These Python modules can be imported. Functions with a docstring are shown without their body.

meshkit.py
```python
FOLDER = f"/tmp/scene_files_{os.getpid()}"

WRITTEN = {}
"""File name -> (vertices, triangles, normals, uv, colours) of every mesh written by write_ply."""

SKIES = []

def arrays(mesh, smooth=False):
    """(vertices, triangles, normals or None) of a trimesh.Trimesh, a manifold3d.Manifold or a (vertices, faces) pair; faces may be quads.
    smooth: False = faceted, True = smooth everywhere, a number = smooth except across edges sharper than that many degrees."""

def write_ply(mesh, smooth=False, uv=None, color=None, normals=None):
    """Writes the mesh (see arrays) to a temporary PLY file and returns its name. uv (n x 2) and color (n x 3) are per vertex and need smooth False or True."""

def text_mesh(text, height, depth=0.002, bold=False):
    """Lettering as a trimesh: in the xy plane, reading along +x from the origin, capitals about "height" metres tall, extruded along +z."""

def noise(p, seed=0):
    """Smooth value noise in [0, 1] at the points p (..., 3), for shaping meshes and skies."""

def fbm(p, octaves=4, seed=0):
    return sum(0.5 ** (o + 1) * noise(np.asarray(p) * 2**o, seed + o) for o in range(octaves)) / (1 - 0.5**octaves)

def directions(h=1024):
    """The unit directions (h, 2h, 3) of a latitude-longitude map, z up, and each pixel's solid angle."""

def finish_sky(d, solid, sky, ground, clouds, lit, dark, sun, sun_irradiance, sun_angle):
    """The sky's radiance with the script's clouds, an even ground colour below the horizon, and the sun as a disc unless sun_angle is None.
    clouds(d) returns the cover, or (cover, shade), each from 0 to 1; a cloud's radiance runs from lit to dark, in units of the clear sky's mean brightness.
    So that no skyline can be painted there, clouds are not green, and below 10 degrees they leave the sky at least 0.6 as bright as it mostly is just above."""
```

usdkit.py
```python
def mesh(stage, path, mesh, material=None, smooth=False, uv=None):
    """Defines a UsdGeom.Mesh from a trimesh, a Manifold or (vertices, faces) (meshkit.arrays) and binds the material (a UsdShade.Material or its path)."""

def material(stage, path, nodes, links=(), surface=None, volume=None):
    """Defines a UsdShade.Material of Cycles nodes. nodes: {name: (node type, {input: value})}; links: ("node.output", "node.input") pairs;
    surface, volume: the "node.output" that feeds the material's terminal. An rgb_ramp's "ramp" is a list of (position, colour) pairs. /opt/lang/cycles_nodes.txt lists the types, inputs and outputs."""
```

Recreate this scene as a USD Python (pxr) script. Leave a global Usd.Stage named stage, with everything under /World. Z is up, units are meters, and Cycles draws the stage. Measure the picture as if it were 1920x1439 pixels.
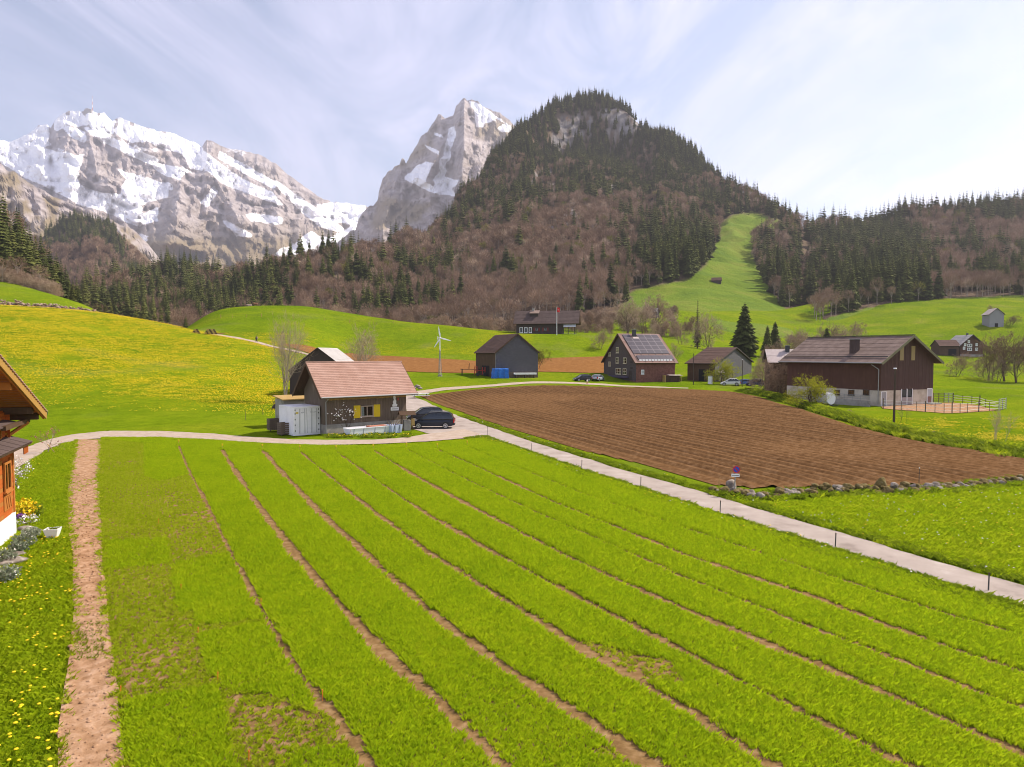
import math, random
import numpy as np, trimesh, shapely, usdkit, meshkit
from shapely.geometry import Polygon, LineString, Point
from scipy.interpolate import PchipInterpolator, RegularGridInterpolator
from scipy.ndimage import gaussian_filter
from scipy.spatial import Delaunay
from pxr import Usd, UsdGeom, UsdLux, UsdShade, Sdf, Gf, Vt

stage = Usd.Stage.CreateInMemory()
UsdGeom.SetStageUpAxis(stage, 'Z')
UsdGeom.SetStageMetersPerUnit(stage, 1.0)
UsdGeom.Xform.Define(stage, '/World')
UsdGeom.Scope.Define(stage, '/World/Looks')
T = Sdf.ValueTypeNames
RNG = np.random.default_rng(7)
random.seed(7)

# ---------------------------------------------------------------- camera
CAM_H, PITCH = 8.0, math.atan((719.5 - 663.0) / 1280.0)
cam = UsdGeom.Camera.Define(stage, '/World/camera')
cam.CreateHorizontalApertureAttr(36.0)
cam.CreateVerticalApertureAttr(36.0 * 767 / 1024)
cam.CreateFocalLengthAttr(24.0)
cam.CreateClippingRangeAttr(Gf.Vec2f(0.2, 40000))
cam.CreateExposureAttr(0.82)
cx = UsdGeom.Xformable(cam)
cx.AddTranslateOp().Set(Gf.Vec3d(0, 0, CAM_H))
cx.AddRotateXOp().Set(90.0 - math.degrees(PITCH))

# ---------------------------------------------------------------- sky and sun
SUN_EL = math.radians(46.0)
SUN_AZ = math.atan2(0.93, 0.37)          # atan2(x, y) of the direction towards the sun
SUN_DIR = np.array([math.sin(SUN_AZ) * math.cos(SUN_EL), math.cos(SUN_AZ) * math.cos(SUN_EL), math.sin(SUN_EL)])
sky = UsdLux.DomeLight.Define(stage, '/World/sky')
sky.GetPrim().SetCustomDataByKey('kind', 'structure')
SKY_STRENGTH = 0.094
sky_mat = usdkit.material(stage, '/World/Looks/sky_look', {
    'tc': ('texture_coordinate', {}),
    'sky': ('sky_texture', {'sky_type': 'single_scattering', 'sun_disc': False, 'sun_elevation': SUN_EL, 'sun_rotation': SUN_AZ,
                            'altitude': 900.0, 'air_density': 1.0, 'aerosol_density': 0.9, 'ozone_density': 1.2}),
    'sep': ('separate_xyz', {}),
    'zz': ('math', {'math_type': 'add', 'value2': 0.12}),
    'zm': ('math', {'math_type': 'maximum', 'value2': 0.06}),
    'dx': ('math', {'math_type': 'divide'}), 'dy': ('math', {'math_type': 'divide'}),
    'pl': ('combine_xyz', {'z': 0.0}),
    'rot': ('mapping', {'rotation': (0, 0, math.radians(12)), 'scale': (1.0, 0.42, 1.0), 'location': (3.1, 1.7, 0)}),
    'n1': ('noise_texture', {'scale': 1.7, 'detail': 10.0, 'roughness': 0.6, 'distortion': 1.6}),
    'n2': ('noise_texture', {'scale': 0.8, 'detail': 3.0, 'roughness': 0.5, 'distortion': 0.2}),
    'r1': ('rgb_ramp', {'ramp': [(0.38, (0, 0, 0)), (0.70, (1, 1, 1))]}),
    'r2': ('rgb_ramp', {'ramp': [(0.32, (0.2, 0.2, 0.2)), (0.62, (1, 1, 1))]}),
    'mul': ('mix_color', {'blend_type': 'multiply', 'fac': 1.0}),
    'bw': ('rgb_to_bw', {}),
    'fac': ('math', {'math_type': 'multiply_add', 'value2': 0.62, 'value3': 0.10}),
    'mix': ('mix_color', {'blend_type': 'mix', 'b': (8.1, 7.45, 9.3), 'use_clamp': False}),
    'bg': ('background_shader', {'strength': SKY_STRENGTH}),
}, [('tc.generated', 'sep.vector'), ('sep.z', 'zz.value1'), ('zz.value', 'zm.value1'), ('sep.x', 'dx.value1'), ('zm.value', 'dx.value2'),
    ('sep.y', 'dy.value1'), ('zm.value', 'dy.value2'), ('dx.value', 'pl.x'), ('dy.value', 'pl.y'), ('pl.vector', 'rot.vector'),
    ('rot.vector', 'n1.vector'), ('pl.vector', 'n2.vector'), ('n1.fac', 'r1.fac'), ('n2.fac', 'r2.fac'),
    ('r1.color', 'mul.a'), ('r2.color', 'mul.b'), ('mul.result', 'bw.color'), ('bw.val', 'fac.value1'),
    ('sky.color', 'mix.a'), ('fac.value', 'mix.fac'), ('mix.result', 'bg.color')], surface='bg.background')
UsdShade.MaterialBindingAPI.Apply(sky.GetPrim()).Bind(sky_mat)
sun = UsdLux.DistantLight.Define(stage, '/World/sun')
sun.CreateIntensityAttr(1.1)
sun.CreateAngleAttr(0.5)
sun.CreateNormalizeAttr(True)
sun.CreateColorAttr(Gf.Vec3f(1.0, 0.92, 0.80))
m = Gf.Matrix4d(1.0)
zaxis = Gf.Vec3d(*SUN_DIR)
xaxis = Gf.Cross(Gf.Vec3d(0, 0, 1), zaxis).GetNormalized()
yaxis = Gf.Cross(zaxis, xaxis)
m.SetRow3(0, xaxis); m.SetRow3(1, yaxis); m.SetRow3(2, zaxis)
UsdGeom.Xformable(sun).AddTransformOp().Set(m)

# ---------------------------------------------------------------- naming helpers
_used = {}
def numbered(path):
    k = _used.get(path, -1) + 1
    _used[path] = k
    return path if k == 0 else f'{path}_{k:03d}'
def tag(prim, label=None, cat=None, group=None, kind=None):
    p = prim.GetPrim() if hasattr(prim, 'GetPrim') else prim
    for k, v in (('label', label), ('category', cat), ('group', group), ('kind', kind)):
        if v: p.SetCustomDataByKey(k, v)
    return p
def obj(name, mesh, mat, parent=None, smooth=False, label=None, cat=None, group=None, kind=None):
    """one Mesh prim under parent (a prim) or under /World"""
    base = str(parent.GetPath()) if parent is not None else '/World'
    p = usdkit.mesh(stage, numbered(f'{base}/{name}'), mesh, mat, smooth=smooth).GetPrim()
    return tag(p, label, cat, group, kind)
def thing(name, label, cat, loc=(0, 0, 0), rotz=0.0, group=None, scale=None):
    x = UsdGeom.Xform.Define(stage, numbered('/World/' + name))
    x.AddTranslateOp().Set(Gf.Vec3d(*map(float, loc)))
    if rotz: x.AddRotateZOp().Set(float(rotz))
    if scale is not None: x.AddScaleOp().Set(Gf.Vec3f(*([float(scale)] * 3 if np.ndim(scale) == 0 else map(float, scale))))
    return tag(x, label, cat, group)
def model(name):
    return stage.CreateClassPrim(numbered('/World/' + name))
def copy_of(proto, name, label, cat, loc, rotz=0.0, scale=None, group=None):
    p = thing(name, label, cat, loc, rotz, group, scale)
    p.GetReferences().AddInternalReference(proto.GetPath())
    p.SetInstanceable(True)
    return p
def vcol(prim, name, arr):
    UsdGeom.PrimvarsAPI(prim).CreatePrimvar(name, T.Color3fArray, 'vertex').Set(Vt.Vec3fArray.FromNumpy(np.asarray(arr, np.float32)))
class Soft(tuple):
    """(vertices, faces) with given vertex normals: thin blades that shade as the turf they make up"""
    def __new__(cls, v, f, n):
        o = tuple.__new__(cls, (v, f)); o.normals = np.asarray(n); return o
def instancer(name, protos, pos, rotz, scale, idx, label=None, cat=None, kind='stuff', group=None, tilt=None):
    """protos: list of (mesh, material) or of lists of those"""
    path = numbered('/World/' + name)
    pi = UsdGeom.PointInstancer.Define(stage, path)
    rel = pi.CreatePrototypesRel()
    for i, pr in enumerate(protos):
        pr = [pr] if isinstance(pr, tuple) else pr
        UsdGeom.Xform.Define(stage, f'{path}/kinds/kind_{i:03d}')
        for j, (me, ma) in enumerate(pr):
            mm = usdkit.mesh(stage, f'{path}/kinds/kind_{i:03d}/piece_{j:03d}', me, ma)
            if isinstance(me, Soft):
                mm.CreateNormalsAttr(Vt.Vec3fArray.FromNumpy(me.normals.astype(np.float32))); mm.SetNormalsInterpolation('vertex')
        rel.AddTarget(f'{path}/kinds/kind_{i:03d}')
    UsdGeom.Imageable(stage.GetPrimAtPath(f'{path}/kinds')) if stage.GetPrimAtPath(f'{path}/kinds') else None
    n = len(pos)
    pi.CreatePositionsAttr(Vt.Vec3fArray.FromNumpy(np.asarray(pos, np.float32)))
    q = np.zeros((n, 4)); a = np.asarray(rotz) / 2
    q[:, 0] = np.cos(a); q[:, 3] = np.sin(a)
    pi.CreateOrientationsAttr(Vt.QuathArray([Gf.Quath(float(w), 0.0, 0.0, float(z)) for w, z in zip(q[:, 0], q[:, 3])]))
    s = np.asarray(scale, float)
    s = np.repeat(s[:, None], 3, 1) if s.ndim == 1 else s
    pi.CreateScalesAttr(Vt.Vec3fArray.FromNumpy(s.astype(np.float32)))
    pi.CreateProtoIndicesAttr(Vt.IntArray.FromNumpy(np.asarray(idx, np.int32)))
    return tag(pi, label, cat, group, kind)

# ---------------------------------------------------------------- picture geometry: pixel of the 1920 x 1439 photograph -> ray
_cp, _sp = math.cos(PITCH), math.sin(PITCH)
def ray(u, v):
    a, b = (np.asarray(u, float) - 960.0) / 1280.0, -(np.asarray(v, float) - 719.5) / 1280.0
    return np.stack([a + 0 * b, _cp + b * _sp + 0 * a, -_sp + b * _cp + 0 * a], -1)
def at(u, v, Y):
    """world point seen at pixel (u, v) at forward distance Y"""
    d = ray(u, v)
    s = Y / d[..., 1]
    return np.array([0, 0, CAM_H]) + d * np.asarray(s)[..., None]
def pix(p):
    p = np.asarray(p, float) - [0, 0, CAM_H]
    f = p[..., 1] * _cp - p[..., 2] * _sp
    return np.stack([960 + 1280 * p[..., 0] / f, 719.5 - 1280 * (p[..., 1] * _sp + p[..., 2] * _cp) / f], -1)
def zrow(v, Y, u=960):
    return float(at(u, v, Y)[2])

# ---------------------------------------------------------------- materials
def mat(name, nodes, links, surface='p.BSDF'):
    return usdkit.material(stage, '/World/Looks/' + name, nodes, links, surface=surface)
def plain(name, col, rough=0.7, metallic=0.0, spec=0.3, **kw):
    return mat(name, {'p': ('principled_bsdf', {'base_color': col, 'roughness': rough, 'metallic': metallic, 'specular_ior_level': spec, **kw})}, [])
def grain(name, ramp, scale=(1, 1, 1), nscale=4.0, detail=6.0, rough=0.85, bump=0.0, bdist=0.02, spec=0.2, coord='geometry.position', distortion=0.0):
    """colour from a noise through a ramp, in world or object space, with optional relief"""
    c = ('geometry', {}) if coord.startswith('geometry') else ('texture_coordinate', {})
    k = coord.split('.')[0]
    nodes = {k: c, 'm': ('mapping', {'scale': scale}), 'n': ('noise_texture', {'scale': nscale, 'detail': detail, 'roughness': 0.6, 'distortion': distortion}),
             'r': ('rgb_ramp', {'ramp': ramp}), 'p': ('principled_bsdf', {'roughness': rough, 'specular_ior_level': spec})}
    links = [(coord, 'm.vector'), ('m.vector', 'n.vector'), ('n.fac', 'r.fac'), ('r.color', 'p.base_color')]
    if bump:
        nodes['b'] = ('bump', {'strength': bump, 'distance': bdist})
        links += [('n.fac', 'b.height'), ('b.normal', 'p.normal')]
    return mat(name, nodes, links)
def wood(name, dark, light, axis='z', freq=7.0, rough=0.8, board=0.16):
    """weathered boards: long grain along axis, tone changes from board to board"""
    s = {'z': (freq, freq, 0.35), 'x': (0.35, freq, freq), 'y': (freq, 0.35, freq)}[axis]
    return mat(name, {'g': ('texture_coordinate', {}), 'm': ('mapping', {'scale': s}), 'n': ('noise_texture', {'scale': 1.0, 'detail': 7.0, 'roughness': 0.65}),
                      'n2': ('noise_texture', {'scale': 0.6, 'detail': 3.0}), 'oi': ('geometry', {}), 'rp': ('math', {'math_type': 'multiply_add', 'value2': 0.45, 'value3': -0.22}), 'sm': ('math', {'math_type': 'add'}),
                      'a': ('math', {'math_type': 'multiply_add', 'value2': 0.6, 'value3': 0.0}), 'b': ('math', {'math_type': 'multiply_add', 'value2': 0.4}),
                      'r': ('rgb_ramp', {'ramp': [(0.3, dark), (0.7, light)]}), 'bp': ('bump', {'strength': 0.4, 'distance': 0.01}),
                      'p': ('principled_bsdf', {'roughness': rough, 'specular_ior_level': 0.15})},
               [('g.object', 'm.vector'), ('m.vector', 'n.vector'), ('g.object', 'n2.vector'), ('n.fac', 'a.value1'), ('n2.fac', 'b.value1'), ('a.value', 'b.value3'),
                ('oi.random_per_island', 'rp.value1'), ('rp.value', 'sm.value1'), ('b.value', 'sm.value2'), ('sm.value', 'r.fac'), ('r.color', 'p.base_color'), ('n.fac', 'bp.height'), ('bp.normal', 'p.normal')])

# ---------------------------------------------------------------- mesh helpers
def box(sx, sy, sz, c=(0, 0, 0)):
    b = trimesh.creation.box((sx, sy, sz)); b.apply_translation(c); return b
def box2(lo, hi):
    lo, hi = np.asarray(lo, float), np.asarray(hi, float)
    return box(*(hi - lo), (lo + hi) / 2)
def cat_(ms):
    vs, fs, n = [], [], 0
    for m_ in ms:
        v, f = (m_.vertices, m_.faces) if hasattr(m_, 'vertices') else m_
        vs.append(np.asarray(v)); fs.append(np.asarray(f) + n); n += len(v)
    return np.vstack(vs), np.vstack(fs)
def rotz(mesh, deg, c=(0, 0, 0)):
    mesh.apply_transform(trimesh.transformations.rotation_matrix(math.radians(deg), [0, 0, 1], c)); return mesh
def rotax(mesh, deg, ax, c=(0, 0, 0)):
    mesh.apply_transform(trimesh.transformations.rotation_matrix(math.radians(deg), ax, c)); return mesh
def beam(a, b, r, sides=6, r2=None):
    """tapered round bar from a to b as (vertices, faces)"""
    a, b = np.asarray(a, float), np.asarray(b, float)
    t = b - a; L = np.linalg.norm(t) + 1e-9; t = t / L
    x = np.cross(t, [0, 0, 1.0] if abs(t[2]) < 0.9 else [1.0, 0, 0]); x /= np.linalg.norm(x); y = np.cross(t, x)
    an = np.arange(sides) * 2 * math.pi / sides
    ring = np.cos(an)[:, None] * x + np.sin(an)[:, None] * y
    v = np.vstack([a + ring * r, b + ring * (r if r2 is None else r2), [a], [b]])
    f = []
    for i in range(sides):
        j = (i + 1) % sides
        f += [[i, j, sides + j], [i, sides + j, sides + i], [2 * sides, j, i], [2 * sides + 1, sides + i, sides + j]]
    return v, np.array(f)
def bar(a, b, w, h, up=(0, 0, 1)):
    """square bar from a to b, w across, h along up"""
    a, b, up = (np.asarray(q, float) for q in (a, b, up))
    t = b - a; t = t / (np.linalg.norm(t) + 1e-9)
    x = np.cross(t, up)
    if np.linalg.norm(x) < 1e-6: x = np.cross(t, [1.0, 0, 0])
    x /= np.linalg.norm(x); y = np.cross(x, t)
    c = [(-w / 2, -h / 2), (w / 2, -h / 2), (w / 2, h / 2), (-w / 2, h / 2)]
    v = np.vstack([[a + x * p + y * q for p, q in c], [b + x * p + y * q for p, q in c]])
    f = np.array([[0, 1, 5], [0, 5, 4], [1, 2, 6], [1, 6, 5], [2, 3, 7], [2, 7, 6], [3, 0, 4], [3, 4, 7], [0, 3, 2], [0, 2, 1], [4, 5, 6], [4, 6, 7]])
    return v, f
def plate(quad, th):
    """a slab: the 4 corners of quad (counter-clockwise from outside) are its outer face, th its thickness inwards"""
    q = np.asarray(quad, float)
    n = np.cross(q[1] - q[0], q[3] - q[0]); n /= np.linalg.norm(n)
    v = np.vstack([q, q - n * th])
    f = np.array([[0, 1, 2], [0, 2, 3], [4, 6, 5], [4, 7, 6], [0, 5, 1], [0, 4, 5], [1, 6, 2], [1, 5, 6], [2, 7, 3], [2, 6, 7], [3, 4, 0], [3, 7, 4]])
    return v, f
def prism(poly, y0, y1):
    """extrude an x-z polygon along y"""
    p = np.asarray(poly, float)
    if Polygon(p).exterior.is_ccw is False: p = p[::-1]
    tri_v, tri_f = trimesh.creation.triangulate_polygon(Polygon(p), engine='earcut')
    n = len(p)
    a = np.column_stack([tri_v[:, 0], np.full(len(tri_v), y0), tri_v[:, 1]]); b = a.copy(); b[:, 1] = y1
    vs, fs = [a, b], [np.asarray(tri_f), np.asarray(tri_f)[:, ::-1] + len(a)]
    k = 2 * len(a)
    lo = np.column_stack([p[:, 0], np.full(n, y0), p[:, 1]]); hi = lo.copy(); hi[:, 1] = y1
    vs += [lo, hi]
    for i in range(n):
        j = (i + 1) % n
        fs.append(np.array([[k + i, k + n + j, k + j], [k + i, k + n + i, k + n + j]]))
    return np.vstack(vs), np.vstack(fs)
def rock(seed, r, sq=(1, 1, 0.7), sub=1):
    s = trimesh.creation.icosphere(sub, 1.0)
    v = np.array(s.vertices)
    v *= (0.72 + 0.5 * meshkit.noise(v * 1.7 + seed * 3.17, seed))[:, None]
    return v * np.array(sq) * r, np.array(s.faces)
def move(mesh, loc, deg=0.0, scale=1.0):
    v, f = (mesh.vertices, mesh.faces) if hasattr(mesh, 'vertices') else mesh
    v = np.asarray(v) * scale
    c, s = math.cos(math.radians(deg)), math.sin(math.radians(deg))
    return np.column_stack([v[:, 0] * c - v[:, 1] * s, v[:, 0] * s + v[:, 1] * c, v[:, 2]]) + np.asarray(loc, float), np.asarray(f)
# ================================================================ the land
class Columns:
    """heights given per line of sight: {u: [(Y, z), ...]} -> z(x, y)"""
    def __init__(self, table, y0, y1, ny=500, sig=(2.0, 2.0), du=8.0, kind='pchip'):
        us = np.array(sorted(table), float)
        self.ly = np.linspace(math.log(y0), math.log(y1), ny)
        yy = np.exp(self.ly)
        g = []
        for u in sorted(table):
            pts = sorted(table[u]); a = np.array([p[0] for p in pts], float); b = np.array([p[1] for p in pts], float)
            g.append(PchipInterpolator(np.log(a), b)(np.clip(self.ly, math.log(a[0]), math.log(a[-1]))))
        self.u = np.arange(us[0], us[-1] + du / 2, du)
        G = PchipInterpolator(us, np.array(g), axis=0)(np.clip(self.u, us[0], us[-1]))
        self.G = gaussian_filter(G, sig, mode='nearest')
        self.f = RegularGridInterpolator((self.u, self.ly), self.G, bounds_error=False, fill_value=None)
    def __call__(self, x, y):
        x, y = np.broadcast_arrays(np.asarray(x, float), np.asarray(y, float))
        yc = np.maximum(y, math.exp(self.ly[0]))
        u = np.clip(960 + 1280 * x / yc, self.u[0], self.u[-1])
        return self.f(np.stack([u, np.clip(np.log(yc), self.ly[0], self.ly[-1])], -1))
def zz(Y, v): return (Y, zrow(v, Y))
flat = [(5, 0), (60, 0)]
GROUND = Columns({
    -900: flat + [(75, 0.3), (110, 7), (150, 16), (200, 26), (260, 42), (300, 55), (400, 100), (600, 110), (9000, 20)],
    -300: flat + [(72, 0.2), (110, 6.5), (150, 15), (200, 24), (260, 40), (300, 53), (400, 98), (600, 100), (9000, 20)],
    0: flat + [(72, 0.2), (85, 1.2), (110, 6), (150, 14), zz(198, 572), (206, 22.6), zz(260, 529), (300, 46), (400, 85), (600, 70), (9000, 20)],
    150: flat + [(73, 0.2), (85, 1.0), (110, 5.2), (150, 12.6), zz(198, 583), (206, 20.6), zz(255, 566), (300, 27), (400, 30), (600, 30), (9000, 20)],
    300: flat + [(75, 0.2), (90, 1.2), (120, 5.4), (150, 10.2), zz(192, 605), (205, 15.2), (230, 13), (300, 12), (450, 18), (9000, 20)],
    420: flat + [(76, 0.2), (95, 1.2), (120, 4.2), (150, 8.6), zz(178, 630), (188, 12.3), (220, 18), zz(272, 577), (320, 22), (450, 20), (9000, 20)],
    520: flat + [(80, 0.1), (100, 0.9), (120, 2.6), (140, 5.4), zz(165, 655), (175, 9.6), (200, 13.5), (240, 22), zz(280, 573), (330, 23), (450, 22), (9000, 20)],
    580: flat + [(90, 0.2), (115, 1.0), (130, 2.8), (152, 6.4), (180, 9.6), (210, 14.8), (240, 20.5), zz(280, 575), (330, 23), (450, 22), (9000, 20)],
    660: flat + [(90, 0.1), (125, 1.4), (150, 2.8), (175, 4.4), (198, 7.0), (235, 15.5), zz(272, 588), (320, 21), (450, 22), (9000, 20)],
    800: flat + [(95, 0.1), (125, 1.2), (150, 2.7), (165, 3.4), (198, 6.8), (230, 13.5), zz(255, 608), (320, 18), (450, 22), (9000, 20)],
    1000: flat + [(95, 0.0), (125, 1.1), (150, 2.4), (170, 3.3), (198, 6.2), (220, 11.5), zz(236, 625), (262, 15.6), (320, 17), (450, 24), (9000, 20)],
    1130: flat + [(100, 0.0), (125, 0.8), (150, 1.7), (175, 3.6), (200, 6.0), (220, 10.5), zz(238, 628), (262, 15), (320, 18), (450, 28), (9000, 20)],
    1250: flat + [(100, 0), (125, 0.7), (152, 1.5), (180, 2.6), (205, 5.5), zz(228, 646), (262, 11.5), (320, 17), (450, 36), (9000, 20)],
    1400: flat + [(105, 0), (135, 0.8), (165, 1.6), (200, 4), (230, 6.5), (300, 11.5), (360, 19), (450, 36), (9000, 20)],
    1550: flat + [(110, 0), (140, 0.2), (200, 2.2), (250, 5), (300, 10), (360, 18), (420, 28), (500, 46), (9000, 20)],
    1700: flat + [(112, 0), (150, 0.3), (220, 2.8), (290, 8), (330, 15), (400, 29), (480, 46), (600, 60), (9000, 20)],
    1920: flat + [(112, 0), (150, 0.0), (220, 1.2), (280, 5.5), (310, 12), zz(345, 603), (400, 32), (480, 47), (600, 60), (9000, 20)],
    2400: flat + [(112, 0), (150, 0.0), (220, 1.5), (290, 7), (345, 22), (400, 31), (480, 47), (600, 62), (9000, 20)],
    2900: flat + [(112, 0), (150, 0.0), (220, 1.5), (290, 7), (345, 22), (400, 31), (480, 47), (600, 62), (9000, 20)],
}, 5, 9000, sig=(3.0, 1.2))
def H(x, y):
    x, y = np.asarray(x, float), np.asarray(y, float)
    p = np.stack([x / 24, y / 24, 0 * x + 0 * y], -1)
    w = np.clip((np.hypot(x, y) - 85) / 60, 0, 1)
    return GROUND(x, y) + w * (meshkit.fbm(p, 3, 5) - 0.5) * 0.9
def HS(x, y): return float(H(np.array([x]), np.array([y]))[0])
def on(u, v, f=None, y0=6.0, y1=900.0):
    """the ground point seen at pixel (u, v): where the line of sight first meets the land"""
    f = f or H
    ys = np.exp(np.linspace(math.log(y0), math.log(y1), 1500))
    p = at(np.full(ys.shape, float(u)), np.full(ys.shape, float(v)), ys)
    d = p[:, 2] - f(p[:, 0], p[:, 1])
    k = np.nonzero(d < 0)[0]
    if not len(k): return p[-1]
    k = max(1, k[0]); t = d[k - 1] / (d[k - 1] - d[k] + 1e-12)
    q = p[k - 1] * (1 - t) + p[k] * t
    return np.array([q[0], q[1], float(f(q[:1], q[1:2])[0])])
def onflat(pts):
    """pixels -> the level ground z = 0 in the foreground"""
    out = []
    for u, v in pts:
        d = ray(u, v); s = -CAM_H / d[2]; out.append((d[0] * s, d[1] * s))
    return out
def onland(pts): return [tuple(on(u, v)[:2]) for u, v in pts]
def steps(segs):
    out = [segs[0][0]]
    for a, b, s in segs:
        n = max(1, int(round((b - a) / s))); out += list(a + (b - a) * (np.arange(n) + 1) / n)
    return np.array(out)
def grow(a, b, s0, k):
    out = [a]; s = s0
    while out[-1] < b: out.append(out[-1] + s); s *= k
    return out
def gridmesh(xs, ys, fn):
    X, Y = np.meshgrid(xs, ys)
    Z = fn(X.ravel(), Y.ravel())
    v = np.column_stack([X.ravel(), Y.ravel(), Z])
    nx, ny = len(xs), len(ys)
    i = (np.arange(ny - 1)[:, None] * nx + np.arange(nx - 1)).ravel()
    f = np.vstack([np.column_stack([i, i + 1, i + nx + 1]), np.column_stack([i, i + nx + 1, i + nx])])
    return v, f
def sheet(poly, step, fn, off, along=None):
    """a draped sheet over a ground polygon (list of xy or shapely)"""
    P = poly if hasattr(poly, 'exterior') else Polygon(poly).buffer(0)
    if P.geom_type != 'Polygon': P = max(P.geoms, key=lambda g: g.area)
    ring = P.exterior.segmentize(step)
    b = np.array(ring.coords)[:-1]
    x0, y0, x1, y1 = P.bounds
    X, Y = np.meshgrid(np.arange(x0, x1, step), np.arange(y0, y1, step))
    q = np.column_stack([X.ravel(), Y.ravel()]) + RNG.uniform(-0.12, 0.12, (X.size, 2)) * step
    q = q[shapely.contains_xy(P.buffer(-0.35 * step), q[:, 0], q[:, 1])]
    p = np.vstack([b, q])
    t = Delaunay(p).simplices
    c = p[t].mean(1)
    t = t[shapely.contains_xy(P, c[:, 0], c[:, 1])]
    a = p[t]; s = np.cross(a[:, 1] - a[:, 0], a[:, 2] - a[:, 0])
    t[s < 0] = t[s < 0][:, ::-1]
    return np.column_stack([p, fn(p[:, 0], p[:, 1]) + off]), t
def noisy(line, amp, step=0.6, seed=0):
    """an edge that wanders a little, as a mown or trodden edge does"""
    L = LineString(line).segmentize(step); c = np.array(L.coords)
    n = np.column_stack([meshkit.fbm(np.column_stack([c / 1.3, 0 * c[:, :1]]), 3, seed), meshkit.fbm(np.column_stack([c / 1.3, 0 * c[:, :1] + 9]), 3, seed)]) - 0.5
    w = np.ones(len(c)); w[0] = w[-1] = 0
    return c + n * 2 * amp * w[:, None]

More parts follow.
